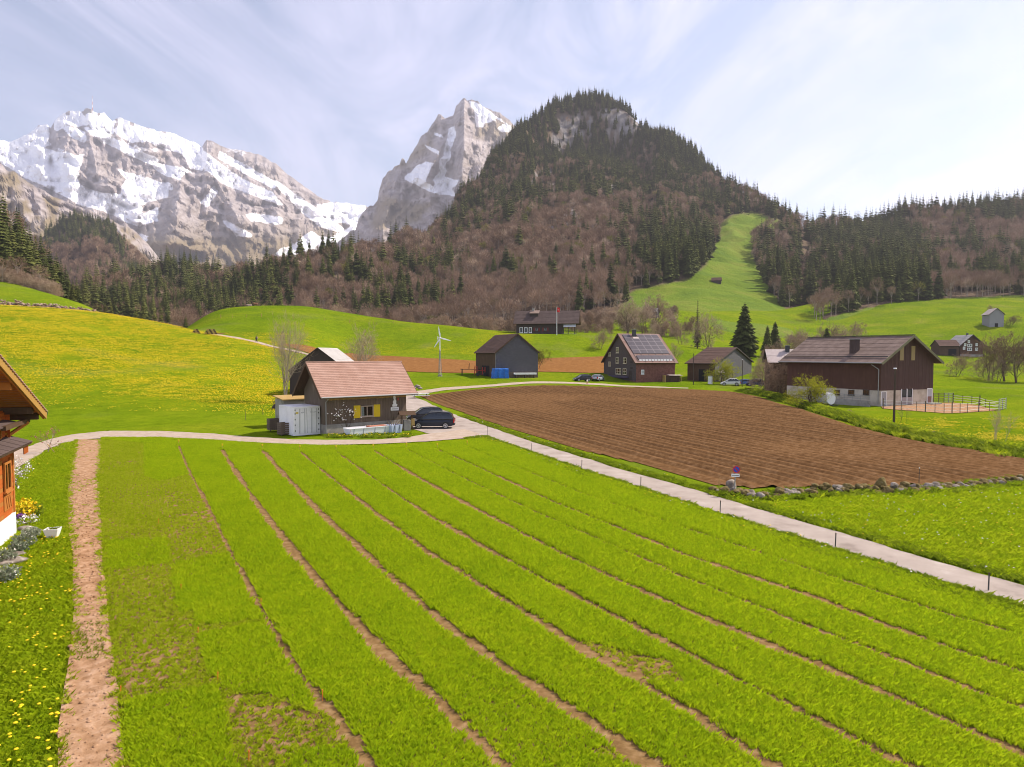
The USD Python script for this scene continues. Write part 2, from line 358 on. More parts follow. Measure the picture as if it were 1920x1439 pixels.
# ---- materials of the land
def land_mat(name):
    """meadow: greens from noises at three sizes; the vertex colour 'zone' gives r = dandelions, g = dry or sparse turf, b = bare earth"""
    return mat(name, {
        'g': ('geometry', {}), 'a': ('attribute', {'attribute': 'zone'}), 's': ('separate_color', {'color_type': 'rgb'}),
        'n1': ('noise_texture', {'scale': 0.05, 'detail': 5.0, 'roughness': 0.6}), 'n2': ('noise_texture', {'scale': 0.7, 'detail': 6.0, 'roughness': 0.7}),
        'n3': ('noise_texture', {'scale': 6.0, 'detail': 4.0, 'roughness': 0.7}),
        'r1': ('rgb_ramp', {'ramp': [(0.3, (0.098, 0.160, 0.005)), (0.52, (0.142, 0.198, 0.006)), (0.72, (0.19, 0.222, 0.010))]}),
        'r2': ('rgb_ramp', {'ramp': [(0.25, (0.62, 0.68, 0.6)), (0.5, (0.95, 0.97, 0.95)), (0.75, (1.2, 1.15, 1.05))]}),
        'mu': ('mix_color', {'blend_type': 'multiply', 'fac': 1.0, 'use_clamp': False}),
        'r3': ('rgb_ramp', {'ramp': [(0.25, (0.7, 0.72, 0.65)), (0.75, (1.25, 1.2, 1.2))]}),
        'mu2': ('mix_color', {'blend_type': 'multiply', 'fac': 1.0, 'use_clamp': False}),
        'dry': ('mix_color', {'b': (0.20, 0.175, 0.06)}),
        'vd': ('voronoi_texture', {'scale': 3.3, 'randomness': 1.0}), 'vr': ('rgb_ramp', {'ramp': [(0.0, (1, 1, 1)), (0.26, (1, 1, 1)), (0.42, (0, 0, 0))]}),
        'nd': ('noise_texture', {'scale': 0.2, 'detail': 8.0, 'roughness': 0.75}), 'nr': ('rgb_ramp', {'ramp': [(0.36, (0, 0, 0)), (0.56, (1, 1, 1))]}),
        'd1': ('math', {'math_type': 'multiply'}), 'd2': ('math', {'math_type': 'multiply', 'use_clamp': True}), 'vb': ('rgb_to_bw', {}), 'nb': ('rgb_to_bw', {}),
        'mp': ('mapping', {'scale': (1, 1, 1)}),
        'dand': ('mix_color', {'b': (0.60, 0.385, 0.006)}),
        'earth': ('mix_color', {'b': (0.23, 0.14, 0.075)}),
        'b': ('bump', {'strength': 0.7, 'distance': 0.12}), 'hs': ('math', {'math_type': 'add'}),
        'p': ('principled_bsdf', {'roughness': 1.0, 'specular_ior_level': 0.0})},
        [('g.position', x + '.vector') for x in ('n1', 'n2', 'n3', 'vd', 'nd')] +
        [('a.color', 's.color'), ('n1.fac', 'r1.fac'), ('n2.fac', 'r2.fac'), ('n3.fac', 'r3.fac'), ('r1.color', 'mu.a'), ('r2.color', 'mu.b'), ('mu.result', 'mu2.a'), ('r3.color', 'mu2.b'),
         ('mu2.result', 'dry.a'), ('s.g', 'dry.fac'), ('vd.distance', 'vr.fac'), ('nd.fac', 'nr.fac'), ('vr.color', 'vb.color'), ('nr.color', 'nb.color'),
         ('vb.val', 'd1.value1'), ('nb.val', 'd1.value2'), ('d1.value', 'd2.value1'), ('s.r', 'd2.value2'), ('dry.result', 'dand.a'), ('d2.value', 'dand.fac'),
         ('dand.result', 'earth.a'), ('s.b', 'earth.fac'), ('earth.result', 'p.base_color'), ('n2.fac', 'hs.value1'), ('n3.fac', 'hs.value2'), ('hs.value', 'b.height'), ('b.normal', 'p.normal')])
MEADOW = land_mat('meadow_look')
SOIL = grain('soil_look', [(0.3, (0.16, 0.08, 0.03)), (0.5, (0.23, 0.12, 0.05)), (0.72, (0.34, 0.20, 0.10))], nscale=2.2, detail=9, rough=1.0, bump=0.9, bdist=0.06, spec=0.0)
SOIL_DARK = grain('ploughed_look', [(0.3, (0.108, 0.053, 0.022)), (0.5, (0.155, 0.081, 0.035)), (0.72, (0.225, 0.126, 0.062))], nscale=2.6, detail=9, rough=1.0, bump=0.6, bdist=0.05, spec=0.0)
SOIL_RED = grain('harrowed_look', [(0.3, (0.19, 0.085, 0.028)), (0.6, (0.245, 0.115, 0.040)), (0.75, (0.30, 0.15, 0.06))], nscale=0.9, detail=9, rough=1.0, bump=0.6, bdist=0.06, spec=0.0)
SOIL_PALE = grain('tilled_look', [(0.28, (0.22, 0.115, 0.055)), (0.5, (0.35, 0.205, 0.115)), (0.74, (0.48, 0.31, 0.20))], nscale=3.5, detail=9, rough=1.0, bump=1.0, bdist=0.05, spec=0.0)
SOIL_FIELD = grain('field_soil_look', [(0.28, (0.13, 0.075, 0.028)), (0.5, (0.22, 0.13, 0.055)), (0.74, (0.34, 0.22, 0.115))], nscale=3.5, detail=9, rough=1.0, bump=1.0, bdist=0.05, spec=0.0)
ASPHALT = grain('lane_look', [(0.30, (0.23, 0.18, 0.15)), (0.42, (0.325, 0.265, 0.225)), (0.58, (0.37, 0.305, 0.26)), (0.70, (0.44, 0.37, 0.325))], nscale=0.6, detail=9, rough=0.9, bump=0.2, bdist=0.01, spec=0.1)
GRAVEL = grain('gravel_look', [(0.25, (0.31, 0.225, 0.165)), (0.5, (0.39, 0.30, 0.23)), (0.75, (0.46, 0.37, 0.30))], nscale=1.5, detail=9, rough=0.95, bump=0.5, bdist=0.03, spec=0.1)
ROCK = grain('rock_look', [(0.3, (0.17, 0.15, 0.14)), (0.5, (0.27, 0.245, 0.23)), (0.72, (0.40, 0.37, 0.35))], nscale=1.2, detail=8, rough=0.95, bump=0.8, bdist=0.06)

# ---- the ground: one sheet to the horizon
gx = steps([(-100, 100, 1.6)]); gx = np.concatenate([-np.array(grow(100, 9500, 3.0, 1.028))[:0:-1], gx, np.array(grow(100, 9500, 3.0, 1.028))[1:]])
gy = np.concatenate([-np.array(grow(0, 900, 6.0, 1.25))[:0:-1], steps([(0, 130, 1.6), (130, 300, 2.2)]), np.array(grow(300, 9500, 4.0, 1.05))[1:]])
gv, gf = gridmesh(gx, gy, H)
ground = obj('ground', (gv, gf), MEADOW, smooth=True, kind='structure')
gp = pix(np.where(gv[:, 1:2] > 4, gv, [0, 4, 0]))
U, V = gp[:, 0], gp[:, 1]
ok = gv[:, 1] > 4
def blur_zone(mask, s=0.0): return mask.astype(float)
zone = np.zeros((len(gv), 3))
Yv, Xv = gv[:, 1], gv[:, 0]
nz = meshkit.fbm(np.column_stack([Xv / 30, Yv / 30, 0 * Xv]), 4, 11)
nz2 = meshkit.fbm(np.column_stack([Xv / 9, Yv / 9, 0 * Xv]), 4, 12)
hill = ok & (Yv > 80) & (Yv < 205) & (U < 640)
den = np.clip((Yv - 84) / 22, 0, 1) * np.clip((202 - Yv) / 14, 0.25, 1) * np.clip((600 - U) / 90, 0, 1)
zone[hill, 0] = (den * (0.95 + 0.9 * (nz - 0.42) * 2))[hill]
mid = ok & (Yv > 205) & (Yv < 262) & (U > 560) & (U < 1000)
zone[mid, 0] = np.clip((nz[mid] - 0.42) * 2.6, 0, 0.55)
rt = ok & (Yv > 40) & (Yv < 90) & (U > 1560)
zone[rt, 0] = np.clip((nz[rt] - 0.38) * 2.6, 0, 0.6)
zone[:, 0] = np.clip(zone[:, 0], 0, 1)
zone[:, 1] = np.clip((nz2 - 0.62) * 1.5, 0, 0.35) * ok
scr = np.clip((Yv - 264) / 8, 0, 1) * (U < 172) * ok
zone[:, 2] = np.clip(scr * 0.85, 0, 1); zone[:, 0] *= 1 - scr
vcol(ground, 'zone', zone)
# ================================================================ hills and mountains
def inpoly(pts, u, v):
    return shapely.contains_xy(Polygon(pts).buffer(0), u, v)
def softpoly(pts, u, v, w):
    """1 inside, 0 outside, with an edge w pixels wide"""
    P = pts if hasattr(pts, 'area') else Polygon(pts).buffer(0)
    d = shapely.distance(P.exterior if P.geom_type == 'Polygon' else P.boundary, shapely.points(u, v))
    return np.clip(0.5 + np.where(shapely.contains_xy(P, u, v), d, -d) / w, 0, 1)
def column(crest, base, shape, back=0.55, mid=None):
    """crest (Y, row), base (Y, z), rise shape -> list of (Y, z)"""
    yc, vc = crest; zc = zrow(vc, yc); yb, zb = base
    out = [(yb - 90, zb - 45), (yb, zb)]
    if mid: out += [(Y, zrow(v, Y)) for Y, v in mid]
    else: out += [(yb + t * (yc - yb), zb + s * (zc - zb)) for t, s in shape]
    out += [(yc, zc), (yc + 60, zc - 60 * back * 0.5), (yc + 500, max(zc - 500 * back, zb - 30)), (yc + 1500, min(0, zb) - 60), (9000, -80)]
    return out
SH = [(0.15, 0.09), (0.3, 0.21), (0.45, 0.35), (0.6, 0.5), (0.75, 0.65), (0.88, 0.83)]
SC = [(0.2, 0.12), (0.4, 0.28), (0.6, 0.46), (0.76, 0.60), (0.88, 0.72), (0.915, 0.80), (0.94, 0.93)]
HILL = Columns({
    -300: [(300, -30), (9000, -80)], 60: [(300, -30), (9000, -80)],
    170: column((620, 560), (440, 16), SH, 0.1), 250: column((640, 548), (440, 15), SH, 0.1), 330: column((720, 520), (430, 14), SH, 0.1), 400: column((740, 517), (430, 14), SH, 0.1),
    460: column((680, 522), (430, 15), SH), 520: column((620, 516), (430, 15), SH), 560: column((600, 505), (425, 16), SH), 640: column((620, 480), (425, 16), SH),
    700: column((660, 466), (420, 16), SH), 760: column((740, 452), (415, 16), SH), 830: column((900, 415), (410, 17), SH), 870: column((1000, 366), (400, 17), SH),
    930: column((1150, 297), (400, 17), SH), 980: column((1250, 246), (395, 17), SH), 1020: column((1320, 217), (390, 18), SC), 1060: column((1360, 199), (390, 18), SC),
    1100: column((1380, 193), (385, 18), SC), 1150: column((1375, 203), (380, 18), SC), 1185: column((1340, 226), (375, 18), SC), 1206: column((1300, 252), (370, 18), SC),
    1240: column((1285, 259), (365, 18), SH), 1300: column((1200, 299), (350, 17.5), SH), 1340: column((1130, 333), (345, 17), SH),
    1375: column((1060, 362), (345, 17), None, mid=[(420, 590), (520, 545), (650, 490), (800, 435), (950, 390)]),
    1420: column((985, 388), (345, 17), None, mid=[(420, 595), (520, 550), (650, 495), (800, 440), (900, 408)]),
    1450: column((940, 405), (345, 17), None, mid=[(420, 600), (520, 556), (650, 503), (800, 450)]),
    1480: column((900, 424), (350, 17), None, mid=[(430, 603), (520, 563), (650, 512), (800, 456)]),
    1540: column((850, 452), (385, 14), SH, 0.9), 1590: column((800, 520), (420, 4), SH, 0.9), 1640: [(300, -30), (9000, -80)], 2000: [(300, -30), (9000, -80)], 2900: [(300, -30), (9000, -80)],
}, 250, 9000, ny=420, sig=(1.2, 1.2), du=6)
HILL_R = Columns({
    1330: [(300, -30), (9000, -80)], 1395: [(300, -30), (9000, -80)],
    1425: column((720, 470), (480, 20), SH), 1460: column((780, 450), (440, 26), SH), 1500: column((850, 437), (415, 24), SH), 1560: column((880, 428), (430, 32), SH),
    1640: column((900, 424), (460, 42), SH), 1700: column((900, 408), (470, 44), SH), 1780: column((910, 402), (475, 45), SH), 1860: column((920, 396), (475, 46), SH),
    1920: column((930, 392), (475, 46), SH), 2150: column((950, 400), (475, 46), SH), 2500: column((950, 380), (475, 46), SH), 2900: column((950, 380), (475, 46), SH),
}, 250, 9000, ny=420, sig=(1.2, 1.2), du=6)
def hill_noise(x, y, amp=1.0):
    p = np.stack([x / 110, y / 110, 0 * x], -1)
    w = np.clip((y - 420) / 300, 0, 1)
    return w * amp * ((meshkit.fbm(p, 4, 21) - 0.5) * 34 + (np.abs(meshkit.fbm(p * 2.3, 3, 22) - 0.5)) * -26 + 4)
def HW(x, y): return HILL(x, y) + hill_noise(x, y)
def HR(x, y): return HILL_R(x, y) + hill_noise(x, y, 0.6)
def HALL(x, y):
    x, y = np.asarray(x, float), np.asarray(y, float)
    return np.maximum(np.maximum(H(x, y), np.where(y > 255, HW(x, y), -99)), np.where(y > 255, HR(x, y), -99))
def hill_grid(u0, u1, du, y0, y1, k, fn):
    us = np.arange(u0, u1 + 1, du); ys = np.array(grow(y0, y1, (k - 1) * y0, k))
    U_, Y_ = np.meshgrid(us, ys)
    X_ = (U_ - 960) / 1280 * Y_
    z = fn(X_.ravel(), Y_.ravel())
    v = np.column_stack([X_.ravel(), Y_.ravel(), z]); nx, ny = len(us), len(ys)
    i = (np.arange(ny - 1)[:, None] * nx + np.arange(nx - 1)).ravel()
    return v, np.vstack([np.column_stack([i, i + 1, i + nx + 1]), np.column_stack([i, i + nx + 1, i + nx])])
PASTURE = [(1352, 418), (1375, 403), (1420, 400), (1480, 420), (1476, 430), (1440, 432), (1414, 450), (1412, 480), (1432, 530), (1470, 580), (1500, 640), (1330, 660), (1150, 640), (1165, 575), (1195, 545), (1250, 532), (1292, 522), (1322, 495), (1345, 455)]
CLIFFS = [[(1033, 280), (1046, 222), (1101, 209), (1116, 241), (1067, 288)], [(1120, 205), (1161, 205), (1201, 224), (1201, 252), (1176, 262), (1146, 290), (1133, 245)],
          [(1116, 355), (1165, 337), (1163, 380), (1122, 386)], [(1000, 320), (1033, 314), (1038, 346), (996, 346)], [(1060, 395), (1085, 385), (1080, 420), (1058, 420)], [(1035, 430), (1052, 425), (1050, 440), (1036, 442)]]
def wooded_mat(name):
    return mat(name, {
        'g': ('geometry', {}), 'a': ('attribute', {'attribute': 'zone'}), 's': ('separate_color', {'color_type': 'rgb'}),
        'n1': ('noise_texture', {'scale': 0.12, 'detail': 8.0, 'roughness': 0.65}), 'n2': ('noise_texture', {'scale': 0.03, 'detail': 7.0, 'roughness': 0.6}),
        'ms': ('mapping', {'scale': (1, 1, 0.25)}), 'n3': ('noise_texture', {'scale': 0.09, 'detail': 9.0, 'roughness': 0.7}),
        'r1': ('rgb_ramp', {'ramp': [(0.3, (0.085, 0.055, 0.035)), (0.55, (0.135, 0.09, 0.055)), (0.75, (0.16, 0.13, 0.06))]}),
        'r2': ('rgb_ramp', {'ramp': [(0.3, (0.078, 0.135, 0.004)), (0.5, (0.118, 0.176, 0.005)), (0.72, (0.165, 0.185, 0.018))]}),
        'r3': ('rgb_ramp', {'ramp': [(0.3, (0.11, 0.10, 0.10)), (0.5, (0.23, 0.21, 0.205)), (0.7, (0.36, 0.335, 0.32))]}),
        'm1': ('mix_color', {}), 'm2': ('mix_color', {}), 'b': ('bump', {'strength': 0.8, 'distance': 3.0}), 'p': ('principled_bsdf', {'roughness': 0.95, 'specular_ior_level': 0.1})},
        [('g.position', 'n1.vector'), ('g.position', 'n2.vector'), ('g.position', 'ms.vector'), ('ms.vector', 'n3.vector'), ('a.color', 's.color'), ('n1.fac', 'r1.fac'), ('n2.fac', 'r2.fac'), ('n3.fac', 'r3.fac'),
         ('r1.color', 'm1.a'), ('r2.color', 'm1.b'), ('s.r', 'm1.fac'), ('m1.result', 'm2.a'), ('r3.color', 'm2.b'), ('s.g', 'm2.fac'), ('m2.result', 'p.base_color'), ('n3.fac', 'b.height'), ('b.normal', 'p.normal')])
WOODFLOOR = wooded_mat('hillside_look')
def hill_zone(v):
    q = pix(v); z = np.zeros((len(v), 3))
    j = (meshkit.fbm(v / 25.0, 3, 31) - 0.5) * 22
    z[:, 0] = softpoly(PASTURE, q[:, 0] + j, q[:, 1] + j * 0.6, 8) * (v[:, 1] < 1100)
    gap = ~inpoly([(1408, 440), (1480, 425), (1560, 400), (1640, 380), (1720, 360), (1920, 340), (3000, 300), (3000, 560), (1920, 557), (1800, 560), (1700, 566), (1620, 580), (1560, 596), (1520, 612), (1492, 606), (1470, 580), (1440, 535), (1412, 490)], q[:, 0] + j * 0.4, q[:, 1] + 2 + j * 0.3)
    z[:, 0] = np.maximum(z[:, 0], gap * (q[:, 0] > 1405) * (q[:, 1] > 430) * 1.0)
    for c in CLIFFS: z[:, 1] = np.maximum(z[:, 1], softpoly(c, q[:, 0] + j * 1.3, q[:, 1] + j * 1.3, 8) * np.clip((meshkit.fbm(v / np.array([14., 14., 40.]), 3, 35) - 0.33) * 6, 0, 1))
    z[:, 0] = np.maximum(z[:, 0], softpoly([(1240, 262), (1262, 268), (1270, 280), (1252, 280)], q[:, 0], q[:, 1], 5) * 0.7)
    return z
wv, wf = hill_grid(100, 1760, 4, 330, 2600, 1.0085, HW)
cl = hill_zone(wv)
wv[:, 1] -= 0  # cliffs: broken, steep rock
wv[:, 2] += cl[:, 1] * (meshkit.fbm(wv / np.array([16, 16, 40.0]), 3, 33) - 0.5) * 30
wh = obj('wooded_hill', (wv, wf), WOODFLOOR, smooth=True, kind='structure')
vcol(wh, 'zone', cl)
rv, rf = hill_grid(1380, 2720, 8, 400, 2200, 1.012, HR)
rh = obj('wooded_hill', (rv, rf), WOODFLOOR, smooth=True, kind='structure')
vcol(rh, 'zone', hill_zone(rv))

# ---- far faces: a rock face as a grid of (along, down) with ledges; each point at its own distance
def mountain_mat(name, sx):
    return mat(name, {
        'g': ('geometry', {}), 'a': ('attribute', {'attribute': 'zone'}), 's': ('separate_color', {'color_type': 'rgb'}),
        'm': ('mapping', {'rotation': (0, math.radians(sx), 0), 'scale': (0.25, 0.6, 1.6)}),
        'n1': ('noise_texture', {'scale': 0.012, 'detail': 10.0, 'roughness': 0.68, 'distortion': 0.6}), 'n2': ('noise_texture', {'scale': 0.004, 'detail': 8.0, 'roughness': 0.6}),
        'n3': ('noise_texture', {'scale': 0.02, 'detail': 8.0, 'roughness': 0.7}),
        'r1': ('rgb_ramp', {'ramp': [(0.32, (0.15, 0.122, 0.12)), (0.46, (0.30, 0.252, 0.24)), (0.57, (0.40, 0.345, 0.33)), (0.7, (0.53, 0.47, 0.455))]}),
        'r2': ('rgb_ramp', {'ramp': [(0.3, (0.16, 0.12, 0.065)), (0.55, (0.235, 0.18, 0.11)), (0.75, (0.29, 0.235, 0.16))]}),
        'm1': ('mix_color', {}), 'm2': ('mix_color', {'b': (0.93, 0.92, 0.93)}),
        'am': ('math', {'math_type': 'add'}), 'sh': ('rgb_ramp', {'ramp': [(0.86, (0, 0, 0)), (1.0, (1, 1, 1))]}), 'sb': ('rgb_to_bw', {}),
        'b': ('bump', {'strength': 0.8, 'distance': 14.0}), 'p': ('principled_bsdf', {'roughness': 0.95, 'specular_ior_level': 0.05})},
        [('g.position', 'm.vector'), ('m.vector', 'n1.vector'), ('g.position', 'n2.vector'), ('g.position', 'n3.vector'), ('a.color', 's.color'), ('n1.fac', 'r1.fac'), ('n2.fac', 'r2.fac'),
         ('r1.color', 'm1.a'), ('r2.color', 'm1.b'), ('s.g', 'm1.fac'), ('s.r', 'am.value1'), ('n3.fac', 'am.value2'), ('am.value', 'sh.fac'), ('sh.color', 'sb.color'), ('sb.val', 'm2.fac'),
         ('m1.result', 'm2.a'), ('m2.result', 'p.base_color'), ('n1.fac', 'b.height'), ('b.normal', 'p.normal')])
def face(sky_line, vbase, u0, u1, du, rows, near, far, slope, period, relief, bumps, seed, jag=7):
    """returns vertices, faces, u, v, ledge (0 to 1) of a mountain face under sky_line"""
    us = np.arange(u0, u1 + du / 2, du)
    sl = np.array(sky_line, float)
    top = np.interp(us, sl[:, 0], sl[:, 1]) + (meshkit.fbm(np.column_stack([us / 14, 0 * us, 0 * us]), 4, seed) - 0.5) * jag
    t = np.linspace(0, 1, rows)
    Ug, Tg = np.meshgrid(us, t); Vg = top[None] + (vbase - top[None]) * Tg
    q = (Vg - slope * Ug) / period
    w = (meshkit.fbm(np.stack([Ug / 60, Vg / 60, 0 * Ug], -1), 4, seed + 1) - 0.5) * 2.6
    ph = q + w; fr = ph - np.floor(ph)
    lf = 0.42                                             # share of each band that is ledge
    step_ = np.floor(ph) + np.where(fr < lf, fr / lf * 0.86, 0.86 + (fr - lf) / (1 - lf) * 0.14)
    k = (step_ - ph) * period / np.maximum(vbase - top, 60)[None]
    D = far + (near - far) * np.clip(Tg + k * 0.9 * np.clip(Tg * 12, 0, 1), -0.2, 1.2)
    p3 = np.stack([Ug / 26, Vg / 40, 0 * Ug], -1)
    D += relief * ((meshkit.fbm(p3, 5, seed + 2) - 0.5) + 0.9 * (0.25 - np.abs(meshkit.fbm(p3 * 0.6 + 7, 4, seed + 3) - 0.5))) * np.clip(Tg * 14 + 0.15, 0, 1)
    D += relief * 0.20 * (meshkit.fbm(np.stack([Ug / 7, Vg / 9, 0 * Ug], -1), 4, seed + 9) - 0.5) * np.clip(Tg * 14, 0, 1)
    for (au, av), (bu, bv), lw, rw, A in bumps:            # buttresses: an arete from a down to b
        tt = np.clip((Vg - av) / (bv - av), -0.2, 1.3); ridge = au + (bu - au) * tt + w * 4
        s = np.where(Ug < ridge, (ridge - Ug) / (lw * np.maximum(tt, 0.12)), (Ug - ridge) / (rw * np.maximum(tt, 0.12)))
        D -= A * np.clip(tt, 0, 1) ** 0.7 * np.clip(1 - s, 0, 1) * (tt > -0.05) * np.clip((1.3 - tt) / 0.3, 0, 1)
    P = at(Ug, Vg, D)
    n = len(us)
    backrow = P[0].copy(); backrow[:, 1] += 1500; backrow[:, 0] *= 1.2; backrow[:, 2] = -50
    v = np.vstack([backrow, P.reshape(-1, 3)])
    i = (np.arange(rows)[:, None] * n + np.arange(n - 1)).ravel()
    f = np.vstack([np.column_stack([i, i + n, i + n + 1]), np.column_stack([i, i + n + 1, i + 1])])
    pad = lambda a: np.concatenate([a[0], a.ravel()])
    return v, f, pad(Ug), pad(Vg), pad(np.where(fr < lf, 1.0, 0.0) * np.ones_like(Ug))
def c5(l): return [(x / 2.743, 160 + y / 2.743) for x, y in l]
def c6(l): return [(640 + x / 2.3415, 160 + y / 2.3415) for x, y in l]
SKY1 = [(-420, 350), (-250, 315), (-100, 285), (0, 262), (20, 266), (40, 258), (66, 243), (72, 236), (88, 232), (95, 240), (104, 226), (120, 213), (128, 208), (148, 208), (152, 212), (165, 206), (176, 211), (195, 213), (210, 228), (217, 223), (225, 219), (250, 231), (300, 246), (340, 256), (368, 269), (378, 276), (383, 268), (388, 263), (400, 267), (425, 278), (455, 282), (470, 284), (490, 292), (515, 306), (530, 318), (545, 333), (560, 343), (600, 370), (625, 381), (650, 379), (683, 385), (700, 396), (740, 430), (800, 470)]
sv, sf, su, svv, sled = face(SKY1, 585, -400, 800, 2.0, 230, 3000, 5600, 0.36, 30, 420,
    [((168, 262), (190, 350), 24, 44, 230), ((338, 335), (330, 455), 68, 70, 520), ((386, 300), (450, 420), 16, 50, 200), ((420, 330), (445, 420), 24, 26, 150), ((572, 420), (590, 480), 10, 22, 130), ((95, 245), (130, 290), 18, 50, 120)], 50)
j = (meshkit.fbm(np.column_stack([su / 16, svv / 16, 0 * su]), 4, 61) - 0.5) * 16
snow = np.zeros(len(sv))
for pl_ in [
    [(-900, 400), (0, 285), (120, 265), (235, 200), (245, 250), (250, 300), (200, 325), (290, 350), (390, 365), (430, 350), (400, 440), (400, 490), (430, 530), (530, 560), (640, 575), (720, 590), (745, 640), (720, 720), (640, 690), (560, 650), (400, 600), (270, 530), (140, 470), (0, 390), (-900, 480)],
    [(600, 440), (700, 470), (800, 500), (880, 520), (880, 570), (760, 590), (700, 650), (640, 600), (620, 520)],
    [(340, 165), (420, 155), (440, 190), (400, 205), (330, 190)], [(460, 190), (520, 150), (590, 190), (560, 250), (480, 220)],
    [(600, 240), (640, 210), (740, 225), (850, 260), (1000, 285), (1050, 350), (1180, 450), (1260, 500), (1400, 560), (1440, 610), (1250, 540), (1150, 500), (1080, 440), (980, 420), (950, 350), (850, 320), (760, 280), (680, 290)],
    [(440, 220), (560, 270), (660, 320), (800, 385), (780, 400), (640, 350), (530, 290)], [(790, 405), (960, 440), (920, 475), (830, 460)],
    [(330, 215), (420, 240), (440, 290), (420, 310), (360, 250)],
    [(1640, 620), (1800, 600), (1880, 630), (1830, 710), (1720, 700), (1640, 660)], [(1420, 500), (1560, 600), (1720, 700), (1760, 750), (1650, 720), (1560, 650)],
    [(1500, 830), (1600, 760), (1640, 790), (1700, 790), (1830, 715), (1900, 690), (1830, 750), (1650, 840), (1560, 880), (1420, 870)],
    [(1160, 705), (1285, 770), (1230, 775)], [(1040, 600), (1100, 530), (1112, 550), (1060, 615)], [(1270, 665), (1440, 685), (1440, 708), (1290, 690)],
    [(730, 780), (860, 720), (840, 745), (740, 790)], [(720, 660), (810, 640), (800, 690), (730, 712)], [(1130, 350), (1300, 440), (1420, 510), (1400, 520), (1250, 440), (1130, 370)], [(700, 780), (760, 800), (720, 820), (690, 800)]]:
    snow = np.maximum(snow, softpoly(Polygon(c5(pl_)).buffer(0).buffer(4.5), su + j * 0.7, svv + j * 0.5, 7))
snow = np.maximum(snow, sled * np.clip((400 - svv) / 90, 0, 1) * np.clip((meshkit.fbm(np.column_stack([su / 40, svv / 40, 0 * su]), 3, 62) - 0.30) * 4, 0, 1) * 0.62)
top1 = np.interp(su, [q[0] for q in SKY1], [q[1] for q in SKY1])
snow = np.maximum(snow, np.clip((30 + j * 1.6 - (svv - top1)) / 6, 0, 1) * (su > 100) * (su < 372) * np.clip(1.25 - (np.sin(su * 0.21) > 0.75), 0, 1))
for pl_ in [[(255, 220), (300, 240), (430, 300), (440, 350), (380, 355), (250, 290)], [(450, 290), (480, 300), (560, 370), (640, 480), (620, 560), (520, 550), (420, 515), (400, 480)],
            [(540, 300), (720, 390), (880, 490), (860, 500), (700, 440), (560, 370)], [(870, 540), (960, 560), (1080, 700), (1060, 810), (860, 810), (740, 770), (820, 690), (860, 610)], [(730, 620), (850, 585), (850, 610), (730, 655)]]:
    snow *= 1 - 0.95 * softpoly(c5(pl_), su + j * 0.6, svv + j * 0.5, 5)
zone = np.zeros((len(sv), 3)); zone[:, 0] = np.clip(snow, 0, 1) * 0.68
zone[:, 1] = np.clip(np.clip((svv - 438) / 30, 0, 1) + np.clip((svv - 395) / 40, 0, 1) * (su > 250) * 0.4 + 0.25 * np.clip((meshkit.fbm(np.column_stack([su / 30, svv / 30, 0 * su]), 3, 63) - 0.5) * 4, 0, 1), 0, 1)
big = obj('snowy_mountain', (sv, sf), mountain_mat('snowy_mountain_look', 20), smooth=False, kind='structure')
vcol(big, 'zone', zone)
SKY2 = [(560, 492), (585, 478), (620, 462), (650, 440), (664, 432)] + c6([(62, 640), (75, 590), (110, 545), (160, 500), (166, 450), (182, 400), (222, 372), (235, 352), (255, 345), (264, 318), (276, 322), (284, 342), (300, 308), (330, 260), (347, 228), (375, 208), (395, 175), (412, 158), (425, 135), (437, 132), (455, 152), (492, 140), (505, 100), (520, 72), (540, 57), (556, 66), (575, 60), (600, 78), (640, 100), (700, 130), (772, 182)]) + [(1000, 262), (1080, 330), (1200, 420)]
pv, pf, pu, pvv, pled = face(SKY2, 560, 560, 1200, 1.6, 240, 2700, 4100, -0.30, 34, 330,
    [((872, 188), (868, 345), 26, 70, 300), ((845, 245), (800, 330), 40, 22, 200), ((752, 300), (722, 430), 30, 40, 220), ((735, 352), (700, 450), 26, 34, 160), ((900, 220), (905, 350), 20, 40, 130)], 80, 14)
j = (meshkit.fbm(np.column_stack([pu / 14, pvv / 14, 0 * pu]), 4, 91) - 0.5) * 14
snow = np.zeros(len(pv))
for pl_ in [[(470, 190), (500, 178), (506, 220), (485, 300), (470, 340), (455, 400), (530, 420), (490, 460), (505, 490), (430, 485), (380, 465), (270, 415), (285, 385), (370, 330), (420, 345), (445, 310), (462, 240)],
            [(560, 68), (620, 90), (690, 140), (742, 178), (755, 205), (705, 208), (650, 182), (590, 184), (578, 110)], [(355, 252), (432, 288), (432, 312), (380, 285)], [(400, 200), (440, 215), (450, 235), (410, 222)]]:
    snow = np.maximum(snow, softpoly(c6(pl_), pu + j * 0.5, pvv + j * 0.5, 5))
for pl_ in [[(370, 420), (400, 350), (430, 330), (430, 350), (400, 440)], [(690, 150), (720, 170), (680, 200), (620, 170)]]:
    snow *= 1 - 0.8 * softpoly(c6(pl_), pu + j * 0.8, pvv + j * 0.8, 6)
zone = np.zeros((len(pv), 3)); zone[:, 0] = np.clip(snow, 0, 1) * 0.62 + 0.22 * pled * np.clip((pu - 860) / 30, 0, 1) * np.clip((260 - pvv) / 60, 0, 1)
bro = np.maximum(softpoly(c6([(590, 180), (700, 150), (780, 190), (780, 260), (650, 240), (590, 230)]), pu, pvv, 14), softpoly(c6([(180, 480), (320, 520), (420, 500), (330, 600), (150, 640), (130, 600)]), pu + j, pvv + j, 12))
bro = np.maximum(bro, softpoly(c6([(230, 360), (420, 200), (400, 260), (340, 330), (260, 370)]), pu + j, pvv + j, 10))
zone[:, 1] = np.clip(bro * 0.8 + pled * 0.25 * (pvv > 300), 0, 1)
snow_r = np.clip((pvv - 470) / 10, 0, 1) * (pu < 670)
